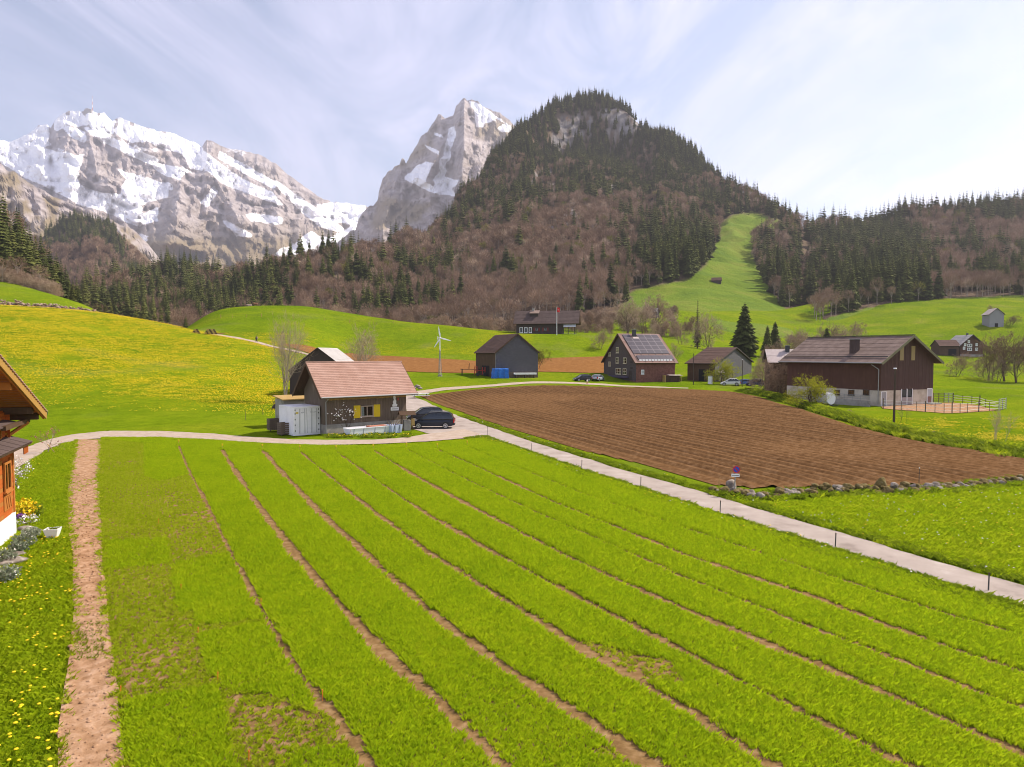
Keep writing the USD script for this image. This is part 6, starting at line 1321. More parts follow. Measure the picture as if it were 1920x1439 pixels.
# ---- 6. the big brown barn on its white base
P = np.array([*onflat([(1650, 761.5)])[0]]); DL, DG = 113.6, 23.6
Lb, Wb = usolve(P, dirv(DL), 1477), usolve(P, dirv(DG), 1749.5); Yc = P[1]
he, hr = zrow(683.4, Yc - 0.6) + 0.7, zrow(631, Yc + 2.3)
org = P + dirv(DG) * Wb
t = site('big_barn', 'big dark brown barn on a pale base beyond the ploughed field', 'barn', org, 0.0, DL)
obj('wall', gable(Lb, Wb, he, hr), W_BARN, t)
ZB = zrow(733, Yc)                                  # top of the pale base
obj('base_wall', cat_([box2((-0.06, -0.06, -0.6), (Lb + 0.05, -0.003, ZB)), box2((-0.06, Wb + 0.003, -0.6), (Lb + 0.05, Wb + 0.07, ZB)), box2((-0.07, -0.003, -0.6), (-0.003, Wb + 0.003, ZB))]), PLASTER, t)
hl_ = [(1.9, 3.0, hr - 4.6, hr - 1.9)]
y1, y2 = Wb * (1 - (1688 - 1650) / 99.5) , Wb * (1 - (1709 - 1650) / 99.5)
gz = lambda s: he + (hr - he) * (1 - abs(2 * s - 1)) - 0.05
obj('gable_cladding', cladding((0, Wb), (0, 0), ZB + 0.03, gz, 0.22, (-1, 0), 0.06, 51, jit=0.03), W_BARN2, t, label='dark violet brown boarded gable')
obj('board_cladding', cladding((Lb, Wb), (0, Wb), ZB + 0.03, lambda s: he, 0.22, (0, 1), 0.06, 52, jit=0.03), W_BARN, t)
slot = plain('translucent_panel_look', (0.30, 0.22, 0.10), 0.6)
for y_ in (Wb * (1 - 0.375), Wb * (1 - 0.59)):
    f_ = obj('light_panel', lbox(np.array([-0.10, y_ + 0.45, zrow(676, Yc + 2)]), np.array([0, -1.0, 0]), np.array([-1.0, 0, 0]), 0, 0.85, 0, zrow(649, Yc + 2) - zrow(676, Yc + 2), 0, 0.03), slot, t, label='tall yellowish light panel in the gable')
sls = slopes(Lb, Wb, he, hr, 1.05, 1.0, 0.16); rf = obj('roof', cat_([deck(s, 0.2) for s in sls]), W_DARK, t)
obj('roof_sheet', cat_([courses(s, 0.45, 1.25, 0.08, 0.03, 53, 0.010) for s in sls]), T_ETERNIT, rf, kind='stuff')
boards(sls, tile_mat('mossy_board_look', (0.16, 0.15, 0.09), (0.24, 0.22, 0.14), (0.30, 0.28, 0.19)), rf, drop=0.32)
obj('ridge_cap', bar((-1.0, Wb / 2, hr + 0.24), (Lb + 1.0, Wb / 2, hr + 0.24), 0.5, 0.10), STEEL_DK, rf)
o, e, up, A, R, n = sls[1]
obj('snow_rail', bar(o + up * R * 0.20 + n * 0.14, o + e * A + up * R * 0.20 + n * 0.14, 0.06, 0.12, n), STEEL_DK, rf)
obj('gutter', beam(o + np.array([0, 0.08, -0.02]), o + e * A + np.array([0, 0.08, -0.02]), 0.10, 8), METAL, t)
obj('downpipe', cat_([beam((0.9, Wb + 0.95, he - 0.75), (0.2, Wb + 0.2, he - 1.5), 0.07, 6), beam((0.2, Wb + 0.2, he - 1.5), (0.2, Wb + 0.2, 0.2), 0.07, 6)]), METAL, t)
xc = Lb * 0.33; yc_ = Wb * 0.5 + (Wb / 2 + 1.05) * 0.62; zc_ = hr - (hr - he) / (Wb / 2) * (yc_ - Wb / 2)
ch = obj('chimney', box2((xc - 0.55, yc_ - 0.5, zc_ - 0.6), (xc + 0.55, yc_ + 0.5, zc_ + 2.2)), tile_mat('chimney_sheet_look', (0.07, 0.05, 0.045), (0.11, 0.08, 0.07), (0.16, 0.12, 0.10)), t)
obj('cap', box2((xc - 0.68, yc_ - 0.62, zc_ + 2.2), (xc + 0.68, yc_ + 0.62, zc_ + 2.33)), METAL, ch)
for u in (1570, 1597, 1625):
    s_ = usolve(P, dirv(DL), u); Yq = P[1] + s_ * math.sin(math.radians(DL)); window(t, (s_ + 0.5, Wb + 0.07, zrow(740, Yq) - 0.1), (-1, 0, 0), (0, 1, 0), 1.15, 0.85, STEEL_DK, 2, 1, 0.07, 0.03)
def gyb(u): return Wb - usolve(P, dirv(DG), u)
y_ = gyb(1653); door(t, (-0.075, y_, 0.0), (0, -1, 0), (-1, 0, 0), 0.95, 2.1, plain('greyish_door_look', (0.30, 0.29, 0.29), 0.6), WHITE_P)
for u in (1690.5, 1700.5):
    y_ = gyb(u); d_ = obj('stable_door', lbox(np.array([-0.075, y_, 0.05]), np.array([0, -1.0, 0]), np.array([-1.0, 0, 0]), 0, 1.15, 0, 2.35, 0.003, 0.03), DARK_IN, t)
    obj('lower_leaf', lbox(np.array([-0.075, y_, 0.05]), np.array([0, -1.0, 0]), np.array([-1.0, 0, 0]), 0.05, 1.1, 0, 1.15, 0.035, 0.09), plain('grey_leaf_look', (0.33, 0.28, 0.26), 0.7), d_)
    obj('frame', cat_([lbox(np.array([-0.075, y_, 0.05]), np.array([0, -1.0, 0]), np.array([-1.0, 0, 0]), -0.1, 0.0, 0, 2.45, 0, 0.1), lbox(np.array([-0.075, y_, 0.05]), np.array([0, -1.0, 0]), np.array([-1.0, 0, 0]), 1.15, 1.25, 0, 2.45, 0, 0.1)]), WHITE_P, d_)
    obj('upper_opening', lbox(np.array([-0.075, y_, 0.05]), np.array([0, -1.0, 0]), np.array([-1.0, 0, 0]), 0.12, 1.03, 1.25, 2.3, 0.03, 0.034), STEEL_DK, d_)
y_ = gyb(1739); d_ = door(t, (-0.075, y_, 0.2), (0, -1, 0), (-1, 0, 0), 1.0, 2.2, plain('grey_door_look', (0.42, 0.40, 0.41), 0.6), WHITE_P)
obj('lower_panel', lbox(np.array([-0.13, y_, 0.2]), np.array([0, -1.0, 0]), np.array([-1.0, 0, 0]), 0.08, 0.92, 0.05, 1.0, 0.0, 0.03), plain('red_brown_panel_look', (0.22, 0.10, 0.08), 0.7), d_)
obj('step', lbox(np.array([-0.075, gyb(1736), 0]), np.array([0, -1.0, 0]), np.array([-1.0, 0, 0]), 0, 2.2, -0.3, 0.18, 0, 1.2), CONCRETE, t)
BB = (P, DL, DG, Lb, Wb)
# low yard wall and feed fence along the long side
q = P - dirv(DG) * 2.2
t = site('yard_wall', 'low grey yard wall with pipe railing along the shaded side of the big barn', 'wall', q, 0.0, DL)
obj('wall', box2((0, -0.1, -0.5), (Lb * 0.72, 0.1, 0.8)), CONCRETE, t)
obj('rail', cat_([beam((0, 0, z_), (Lb * 0.40, 0, z_), 0.03, 5) for z_ in (1.1, 1.35, 1.6)] + [beam((x, 0, 0.7), (x, 0, 1.65), 0.03, 5) for x in np.arange(0.1, Lb * 0.40, 1.5)]), METAL, t)
q = P - dirv(DG) * 1.1 + dirv(DL) * Lb * 0.56
t = site('stacked_pallets', 'dark pallets stacked beside the low wall under the big barn windows', 'pallets', q, 0.0, DL)
for k in range(4): obj('pallet', cat_([box2((x, -0.5, 0.8 + k * 0.0), (x + 0.1, 0.5, 1.5)) for x in (-0.5 + k * 0.35, -0.35 + k * 0.35)]), W_GREY, t)
p_ = at(1548, 753, 99.5); t = site('water_tank', 'white round water tank on wheels behind the light green bush by the big barn', 'tank', p_[:2], 0.1, 113)
tk = trimesh.creation.cylinder(0.85, 2.0, sections=28); rotax(tk, 90, [0, 1, 0]); tk.apply_translation([0, 0, 1.35]); obj('barrel', tk, plain('tank_white_look', (0.66, 0.63, 0.70), 0.45), t, smooth=40)
obj('chassis', cat_([bar((-1.8, y, 0.42), (1.4, y, 0.42), 0.1, 0.12) for y in (-0.45, 0.45)]), STEEL_DK, t)
for y in (-0.85, 0.7): obj('wheel', beam((0.1, y, 0.4), (0.1, y + 0.16, 0.4), 0.4, 16), STEEL_DK, t)
# ---- 7. chalet on the rise, with its flag
Yc = 240.0; P = at(1053.5, 624, Yc); P[2] = HS(P[0], Yc) - 0.1; z0 = P[2]; DL, DG = 171.0, 81.0
Lc = usolve(P[:2], dirv(DL), 968); Wc = 9.0
he, hr = zrow(603.5, Yc) - z0, zrow(583.5, Yc + 4) - z0
t = site('chalet', 'dark low chalet with grey roof on the crest of the green rise', 'chalet', P[:2] + dirv(DG) * Wc, z0, DL)
obj('wall', gable(Lc, Wc, he, hr), W_DARK, t)
obj('board_cladding', cladding((Lc, Wc), (0, Wc), 0.2, lambda s: he, 0.25, (0, 1), 0.03, 61), W_DARK, t)
sls = slopes(Lc, Wc, he, hr, 0.9, 1.0, 0.14)
o, e, up, A, R, n = sls[1]; sls[1] = (o - e * 0.0, e, up, A, R, n)
PO = 5.0                                             # open porch at the right end
def longer(s):
    o, e, up, A, R, n = s
    return (o - e * 0 + (np.array([-PO, 0, 0]) if e[0] > 0 else np.zeros(3)), e, up, A + PO, R, n)
sls = [longer(s) for s in sls]
rf = obj('roof', cat_([deck(s, 0.2) for s in sls]), W_BROWN, t); obj('tiles', cat_([courses(s, 0.6, 0.45, 0.05, 0.04, 63) for s in sls]), T_GREYBR, rf, kind='stuff'); boards(sls, W_BROWN, rf, drop=0.3)
chimney(t, Lc * 0.66, Wc / 2 + 0.3, hr - 0.5, 0.8, 0.8, 1.5, CONCRETE)
dm = obj('dormer', prism([(-1.6, 0), (1.6, 0), (1.6, 0.9), (-1.6, 0.9)], 0, 1.8), W_DARK, t) if False else None
xd = Lc * 0.62; yd0 = Wc / 2 + 1.3; zd = hr - (hr - he) / (Wc / 2) * (yd0 - Wc / 2)
obj('dormer', cat_([box2((xd - 1.4, yd0 - 1.2, zd - 1.0), (xd + 1.4, yd0 + 1.2, zd + 0.35))]), W_DARK, t); obj('dormer_roof', plate([(xd + 1.7, yd0 + 1.7, zd + 0.30), (xd - 1.7, yd0 + 1.7, zd + 0.30), (xd - 1.7, yd0 - 1.6, zd + 1.5), (xd + 1.7, yd0 - 1.6, zd + 1.5)], 0.12), T_ETERNIT, t)
obj('porch_post', cat_([bar((x, Wc - 0.3, -0.3), (x, Wc - 0.3, he + 0.1), 0.25, 0.25) for x in (-2.2, -4.4)] + [bar((-4.4, 0.4, -0.3), (-4.4, 0.4, he + 0.1), 0.25, 0.25)]), W_DARK, t)
obj('porch_floor', box2((-4.9, 0, -0.6), (-0.01, Wc, 0.15)), CONCRETE, t)
obj('awning', plate([(-0.6, Wc + 0.9, 2.5), (-4.9, Wc + 0.9, 2.5), (-4.9, Wc - 0.4, 3.9), (-0.6, Wc - 0.4, 3.9)], 0.05), plain('pale_awning_look', (0.62, 0.62, 0.66), 0.7), t)
for (x, w, m_) in ((Lc - 2.4, 1.2, WHITE_P), (Lc - 4.0, 1.2, WHITE_P), (Lc - 5.6, 1.1, WHITE_P)): window(t, (x + w, Wc + 0.05, 0.5), (-1, 0, 0), (0, 1, 0), w, 2.0, m_, 1, 1, 0.16, 0.06)
for x in (Lc * 0.55, Lc * 0.36): 
    w_ = window(t, (x + 0.6, Wc + 0.05, 1.1), (-1, 0, 0), (0, 1, 0), 1.2, 1.2, W_BROWN, 2, 1, 0.1, 0.05)
    obj('shutter', cat_([box2((x + 0.66, Wc + 0.04, 1.05), (x + 1.1, Wc + 0.09, 2.35)), box2((x - 1.1, Wc + 0.04, 1.05), (x - 0.66, Wc + 0.09, 2.35))]), plain('red_shutter_look', (0.16, 0.025, 0.02), 0.7), w_)
fp = at(1044, 623, 234.0); fp[2] = HS(fp[0], fp[1])
t = site('flagpole', 'white flagpole with a red flag standing in front of the chalet on the rise', 'flagpole', fp[:2], fp[2], 0)
hp = zrow(576, 234.0) - fp[2]; obj('pole', beam((0, 0, -0.3), (0, 0, hp), 0.10, 8, 0.06), WHITE_P, t)
fl = [(0.05 + 0.16 * i, 0.10 * math.sin(i * 1.1), hp - 0.15 - 0.03 * i) for i in range(7)]; v = np.array([p for p in fl] + [(p[0] - 0.05, p[1], p[2] - 1.5) for p in fl]); f = np.array([[i, i + 1, i + 8] for i in range(6)] + [[i, i + 8, i + 7] for i in range(6)])
fg = obj('flag', (v, f), plain('flag_red_look', (0.55, 0.02, 0.02), 0.8), t); obj('cross', cat_([box2((0.35, -0.03, hp - 1.05), (0.75, 0.13, hp - 0.9)), box2((0.48, -0.03, hp - 1.2), (0.62, 0.13, hp - 0.75))]), WHITE_P, fg)
# ---- 8. far right: farmhouse with a side barn, grey hut; huts on the pasture
Yf = 285.0; P = at(1800, 668, Yf); P[2] = HS(P[0], Yf) - 0.2; z0 = P[2]
DG, DL = 2.0, 62.0
Wf = usolve(P[:2], dirv(-4), 1843); hr, he = zrow(628.5, Yf) - z0, zrow(647, Yf) - z0
DL = 86.0; org = P[:2] + dirv(-4) * Wf
t = site('far_farmhouse', 'dark brown farmhouse with white windows on the meadow at the right edge', 'farmhouse', org, z0, DL)
obj('wall', gable(11, Wf, he, hr), W_BARN, t); obj('base_wall', cat_([box2((-0.05, -0.05, -1), (11, -0.003, 1.1)), box2((-0.06, 0, -1), (-0.003, Wf, 0.9))]), CONCRETE, t)
sls = slopes(11, Wf, he, hr, 0.8, 0.8, 0.14); rf = obj('roof', cat_([deck(s, 0.2) for s in sls]), W_DARK, t); obj('roof_sheet', cat_([courses(s, 0.7, 1.2, 0.05, 0.04, 71) for s in sls]), T_METAL, rf, kind='stuff'); boards(sls, W_DARK, rf, drop=0.3)
chimney(t, 3.5, Wf / 2, hr - 0.3, 0.6, 0.6, 1.1, STEEL_DK)
for (a, z_, w) in ((0.36, 0.78, 0.9), (0.20, 0.60, 0.9), (0.40, 0.56, 1.9), (0.16, 0.40, 0.9), (0.40, 0.34, 1.9), (0.70, 0.34, 1.0), (0.70, 0.60, 0.9)):
    window(t, (-0.01, Wf * (1 - a) + w / 2, hr * z_ * 0.82), (0, -1, 0), (-1, 0, 0), w, 1.15, WHITE_P, 2, 1, 0.2, 0.08)
window(t, (2.0, -0.01, he * 0.62), (1, 0, 0), (0, -1, 0), 1.3, 1.0, WHITE_P, 2, 1, 0.2, 0.08); window(t, (5.0, -0.01, he * 0.62), (1, 0, 0), (0, -1, 0), 1.3, 1.0, WHITE_P, 2, 1, 0.2, 0.08)
q = P[:2] + dirv(176) * 0.3; Ws = (1800 - 1764) / 1280 * Yf
t = site('side_barn', 'low grey brown barn adjoining the left side of the far dark farmhouse', 'barn', q, z0, 176.0)
obj('wall', gable(Ws, 6.5, zrow(648, Yf) - z0, zrow(638, Yf) - z0).__class__((gable(Ws, 6.5, zrow(648, Yf) - z0, zrow(638, Yf) - z0)[0] * [1, -1, 1], gable(Ws, 6.5, zrow(648, Yf) - z0, zrow(638, Yf) - z0)[1][:, ::-1])), W_BROWN, t)
ss = slopes(Ws, 6.5, zrow(648, Yf) - z0, zrow(638, Yf) - z0, 0.6, 0.3, 0.12)
def flipy(m): v, f = m; return np.asarray(v) * [1, -1, 1], np.asarray(f)[:, ::-1]
rf = obj('roof', flipy(cat_([deck(s) for s in ss])), W_DARK, t); obj('tiles', flipy(cat_([courses(s, 0.7, 0.6, 0.05, 0.04, 73) for s in ss])), T_BROWN, rf, kind='stuff')
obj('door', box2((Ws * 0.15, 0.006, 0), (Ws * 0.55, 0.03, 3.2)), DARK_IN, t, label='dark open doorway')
def hut(name, label, u, v, Y, w_px, apex, eave, deg, roofm, wallm, L=7.0, f=HALL):
    x = (u - 960) / 1280 * Y; z0 = float(f(np.array([x]), np.array([Y]))[0]) - 0.3; W = w_px / 1280 * Y
    hr = zrow(apex, Y) - z0; he = zrow(eave, Y) - z0
    org = np.array([x, Y]) + dirv(deg - 90) * W / 2
    t = site(name, label, 'hut', org, z0, deg)
    obj('wall', gable(L, W, he, hr), wallm, t); ss = slopes(L, W, he, hr, 0.4, 0.4, 0.1); rf = obj('roof', cat_([deck(s) for s in ss]), W_DARK, t)
    obj('roof_sheet', cat_([courses(s, 0.8, 0.9, 0.05, 0.04, 77) for s in ss]), roofm, rf, kind='stuff'); obj('door', box2((-0.03, W * 0.4, 0.2), (-0.004, W * 0.62, 2.1)), DARK_IN, t)
    return t
hut('field_hut', 'pale grey hut with light roof on the meadow slope at the right edge', 1866, 603, 338, 24, 578.5, 589, 78, T_PALE, W_SLATE if False else wood('silver_boards_look', (0.25, 0.235, 0.235), (0.38, 0.36, 0.36)), 8)
p_ = on(1233, 596, HALL, 200, 900); hut('pasture_hut', 'small grey hut among bare trees at the foot of the steep pasture', 1233, 596, p_[1], 15, 578.5, 585, 150, T_METAL, W_SLATE, 6)
p_ = on(1349, 531.5, HALL, 250, 1200); hut('pasture_hut', 'tiny dark shed high on the steep green pasture', 1350, 531, p_[1], 13, 520.5, 526, 160, T_BROWN, W_DARK, 7)
# ================================================================ the orange chalet at the left edge
C = np.array(onflat([(28, 1003)])[0])
t = site('orange_chalet', 'orange timber chalet with white footing cut by the left edge', 'chalet', C, 0.0, -67.0)
ORW = W_ORANGE
obj('wall', cat_([box2((0, -7, 1.0), (11, -0.05, 4.25)), box2((0, -7, 4.25), (11, -0.28, 5.5))]), ORW, t)
g = np.random.default_rng(91)
for k, z_ in enumerate(np.arange(1.06, 4.1, 0.19)):          # the level planks that show, one by one
    for (x0, x1) in ((0.0, 0.42), (0.42, 1.62), (1.62, 3.4)):
        if x0 == 0.42 and 2.05 < z_ < 3.45: continue
        obj('plank', box2((x0 + 0.003, -0.05, z_), (x1 - 0.003, 0.012 + g.uniform(0, 0.012), z_ + 0.178)), ORW if x0 == 0.42 or k % 3 else W_ORANGE2, t)
for k, z_ in enumerate(np.arange(4.3, 5.3, 0.19)): obj('plank', box2((0.003, -0.28, z_), (0.95, -0.235 + g.uniform(0, 0.012), z_ + 0.178)), ORW, t)
obj('end_wall', cat_([box2((-0.045, -6.9, z_), (-0.002, -0.06, z_ + 0.178)) for z_ in np.arange(1.06, 5.3, 0.19)]), ORW, t, kind='stuff')
obj('corner_post', cat_([box2((-0.06, -0.06, 1.02), (0.13, 0.045, 4.2))]), W_ORANGE2, t)
obj('footing', box2((-0.05, -7, -0.4), (11, 0.05, 1.02)), WHITEWASH, t)
w_ = window(t, (0.62, 0.03, 2.15), (1, 0, 0), (0, 1, 0), 0.95, 1.25, W_ORANGE2, 2, 1, 0.1, 0.07)
obj('lower_panel', cat_([box2((0.5, 0.02, 1.35), (1.6, 0.05, 2.02))] + [bar((0.62 + i * 0.28, 0.06, 1.42), (0.80 + i * 0.28, 0.06, 1.95), 0.07, 0.03, (0, 1, 0)) for i in range(3)]), W_ORANGE2, t)
w_ = window(t, (0.75, -0.24, 4.30), (1, 0, 0), (0, 1, 0), 1.0, 0.95, W_ORANGE2, 2, 1, 0.1, 0.07)
pr_ = obj('pent_roof', plate([(11, 0.62, 4.02), (-0.55, 0.62, 4.02), (-0.55, -0.28, 4.32), (11, -0.28, 4.32)], 0.09), W_BROWN, t)
obj('shingle', cat_([plate([(-0.56 + i * 0.30, 0.64, 4.045 + 0.006 * (i % 3)), (-0.56 + i * 0.30, -0.26, 4.345 + 0.006 * (i % 3)), (-0.56 + i * 0.30 + 0.292, -0.26, 4.345 + 0.006 * (i % 3)), (-0.56 + i * 0.30 + 0.292, 0.64, 4.045 + 0.006 * (i % 3))][::-1], 0.02) for i in range(20)]), T_GREYBR, pr_, kind='stuff')
obj('slat_apron', cat_([box2((-0.42 + i * 0.09, 0.46, 3.58), (-0.36 + i * 0.09, 0.50, 3.98)) for i in range(8)]), ORW, t)
sl_ = 0.375
def zr(x): return 5.26 + sl_ * (x + 1.6)
rf = obj('roof', cat_([plate([(-1.6, 0.95, zr(-1.6)), (-1.6, -8.2, zr(-1.6)), (7, -8.2, zr(7)), (7, 0.95, zr(7))][::-1], 0.16)]), W_ORANGE2, t)
obj('bargeboard', bar((-1.62, 0.97, zr(-1.6) - 0.16), (7, 0.97, zr(7) - 0.16), 0.05, 0.30), plain('yellow_brown_board_look', (0.36, 0.20, 0.05), 0.6), rf)
obj('inner_bargeboard', bar((-1.5, 0.90, zr(-1.5) - 0.27), (7, 0.90, zr(7) - 0.27), 0.06, 0.16), W_ORANGE2, rf)
g = np.random.default_rng(92)
tv = []
for i in range(30):
    x0 = -1.68 + i * 0.29
    for y0, y1 in ((0.62, 1.04), (0.2, 0.61), (-0.22, 0.19)):
        z0_, z1_ = zr(x0) + 0.085 + g.uniform(0, .01), zr(x0 + 0.34) + 0.03
        tv.append(plate([(x0, y0, z0_), (x0 + 0.34, y0, z1_), (x0 + 0.34, y1, z1_), (x0, y1, z0_)], 0.035))
for k, p in enumerate(tv): obj('roof_tile', p, T_PINK, rf)
obj('roof_cover', plate([(-1.6, -0.22, zr(-1.6) + 0.06), (7, -0.22, zr(7) + 0.06), (7, -8.3, zr(7) + 0.06), (-1.6, -8.3, zr(-1.6) + 0.06)][::-1], 0.04), T_PINK, rf)
obj('gutter', beam((-1.72, 1.0, zr(-1.7) - 0.02), (-1.72, -8.2, zr(-1.7) - 0.02), 0.07, 8), STEEL_DK, rf)
for x in (-0.95, -0.05, 3.2): obj('purlin', bar((x, -1.0, zr(x) - 0.36), (x, 0.80, zr(x) - 0.36), 0.22, 0.30), W_BROWN if x < 0 else W_ORANGE2, t)
obj('tie_beam', cat_([bar((-1.2, 0.35, 4.95), (2.6, 0.35, 4.95), 0.16, 0.18), bar((-1.3, -2.2, 5.0), (-0.05, -2.2, 5.0), 0.2, 0.22), bar((-1.25, -3.2, 5.12), (-1.25, 0.5, 5.12), 0.18, 0.2)]), W_BROWN, t)
obj('brace', bar((-0.02, -0.2, 4.35), (-0.72, 0.45, 4.9), 0.12, 0.12), W_ORANGE2, t); obj('brace', bar((-1.15, -2.2, 4.2), (-0.3, -2.2, 4.95), 0.14, 0.14), W_BROWN, t); obj('brace', bar((-1.2, -2.3, 4.25), (-1.2, -1.5, 5.0), 0.12, 0.12), W_BROWN, t)
obj('porch_post', bar((-1.2, -2.3, -0.2), (-1.2, -2.3, 5.0), 0.26, 0.26, (1, 0, 0)), W_BROWN, t)
obj('upper_pent_roof', plate([(11, 0.35, 5.02), (0.3, 0.35, 5.02), (0.3, -0.3, 5.16), (11, -0.3, 5.16)], 0.06), T_GREYBR, t)
# garden path and stones
obj('garden_path', sheet(Polygon(onflat([(-60, 1078), (-40, 1052), (0, 1028), (30, 1006), (50, 989), (56, 997), (28, 1024), (0, 1042)])).buffer(0), 0.4, H, 0.05), SOIL_PALE, smooth=True, kind='structure')
for k, (u, v, r, lab) in enumerate([(46, 996, 0.34, 'flat pale stone at the corner of the white footing'), (30, 1044, 0.30, 'pale rounded stone in the garden bed below the planter'), (22, 1058, 0.42, 'largest pale stone beside the garden bed at the left edge'), (72, 1000, 0.2, 'small pale stone between the bushes and the white planter')]):
    p = onflat([(u, v)])[0]; obj('garden_stone', move(rock(400 + k, r, (1.2, 0.8, 0.42), 2), (p[0], p[1], 0.08), 30 * k), STONE, None, 40, lab, 'stone', 'stones in the chalet garden')
P = np.array(onflat([(99, 1010)])[0])
t = site('white_planter', 'white trough planter with small green plants standing on the lawn', 'planter', P, 0.02, 14)
def taper_box(w0, d0, w1, d1, h):
    v = np.array([(x * w0 / 2, y * d0 / 2, 0) for x, y in ((-1, -1), (1, -1), (1, 1), (-1, 1))] + [(x * w1 / 2, y * d1 / 2, h) for x, y in ((-1, -1), (1, -1), (1, 1), (-1, 1))] + [(x * (w1 / 2 - .05), y * (d1 / 2 - .05), h) for x, y in ((-1, -1), (1, -1), (1, 1), (-1, 1))] + [(x * (w1 / 2 - .06), y * (d1 / 2 - .06), h - 0.1) for x, y in ((-1, -1), (1, -1), (1, 1), (-1, 1))])
    f = [[0, 2, 1], [0, 3, 2]]
    for a in (0, 4, 8):
        for i in range(4): j = (i + 1) % 4; f += [[a + i, a + j, a + 4 + j], [a + i, a + 4 + j, a + 4 + i]]
    return v, np.array(f)
obj('trough', taper_box(0.36, 0.3, 0.56, 0.5, 0.42), WHITE_P, t); obj('soil', box2((-0.22, -0.19, 0.28), (0.22, 0.19, 0.33)), SOIL, t)
obj('plants', tuft(160, 40, 0.2, 0.16, 0.03, 0.9, 0.5)[0] + [0, 0, 0.33] if False else (tuft(160, 40, 0.2, 0.16, 0.03, 0.9, 0.5)[0] + np.array([0, 0, 0.34]), tuft(160, 40, 0.2, 0.16, 0.03, 0.9, 0.5)[1]), VERGE, t, kind='stuff')
def leafball(seed, n, R, sz, zc, flat_=1.0, hollow=0.5):
    """small leaf-sized quads through a crown's volume"""
    g = np.random.default_rng(seed); d = g.normal(size=(n, 3)); d /= np.linalg.norm(d, axis=1)[:, None]
    r = R * (hollow + (1 - hollow) * g.random(n) ** 0.6) * (0.75 + 0.5 * meshkit.noise(d * 2.2 + seed, seed)); c = d * r[:, None] * [1, 1, flat_] + [0, 0, zc]
    a = g.normal(size=(n, 3)); a /= np.linalg.norm(a, axis=1)[:, None]; b = np.cross(a, g.normal(size=(n, 3))); b /= np.linalg.norm(b, axis=1)[:, None]
    s = sz * g.uniform(0.6, 1.3, n)[:, None]
    v = np.stack([c - a * s, c + b * s * 0.6, c + a * s, c - b * s * 0.6], 1).reshape(-1, 3); k = 4 * np.arange(n)[:, None]
    return v, np.vstack([k + [0, 1, 2], k + [0, 2, 3]])
BLOSSOM = plain('blossom_look', (0.80, 0.74, 0.70), 0.8); GREYLEAF = leafy('grey_leaf_look_', (0.16, 0.19, 0.12), (0.24, 0.27, 0.18), (0.34, 0.36, 0.26), 0.4)
VIOLET = plain('violet_flower_look', (0.30, 0.10, 0.45), 0.8)
def shrub(name, label, cat_name, u, v, R, leaf, leafm, n=260, sz=0.06, flat_=0.8, stems=True, group=None, f=onflat, z=0.0, hollow=0.4):
    p = np.array(f([(u, v)])[0][:2]); t = site(name, label, cat_name, p, HS(*p) + z, RNG.uniform(0, 360), group)
    obj(leaf, leafball(int(u * 7 + v), n, R, sz, R * flat_, flat_, hollow), leafm, t, kind='stuff' if leaf != 'crown' else None)
    if stems: obj('stem', cat_([beam((0, 0, -0.1), (math.cos(a) * R * 0.6, math.sin(a) * R * 0.6, R * flat_ * 1.1), 0.018 + 0.012 * R, 5, 0.008) for a in np.linspace(0, 5.5, 6)]), BARK, t)
    return t
shrub('flowering_bush', 'round bush covered in bright yellow flowers at the chalet corner', 'bush', 44, 972, 0.62, 'blossom', YELLOW, 420, 0.075)
shrub('flower_clump', 'violet flower clump beside the yellow bush at the chalet corner', 'flowers', 38, 976, 0.24, 'blossom', VIOLET, 120, 0.05)
shrub('flower_clump', 'low clump of white flowers right of the yellow bush', 'flowers', 52, 985, 0.46, 'blossom', BLOSSOM, 120, 0.05, 0.6); shrub('garden_bush', 'dark leafy bush right of the yellow flowering bush', 'bush', 64, 968, 0.5, 'crown', VERGE, 240, 0.08, 0.6)
for k, (u, v, R, lab) in enumerate([(58, 1010, 0.50, 'grey green bush just left of the white planter'), (44, 1026, 0.55, 'silvery bush with tiny white flowers along the garden path'), (34, 1037, 0.45, 'smaller silvery bush at the lower end of the garden path'), (8, 1058, 0.55, 'grey green bush at the left edge below the path'), (12, 1092, 0.6, 'lowest silvery bush in the garden at the left edge')]):
    t = shrub('garden_bush', lab, 'bush', u, v, R * 0.78, 'crown', GREYLEAF, 320, 0.07, 0.65, group='silvery garden bushes'); obj('blossom', leafball(500 + k, 50, R * 0.78, 0.03, R * 0.55, 0.65, 0.9), BLOSSOM, t, kind='stuff')
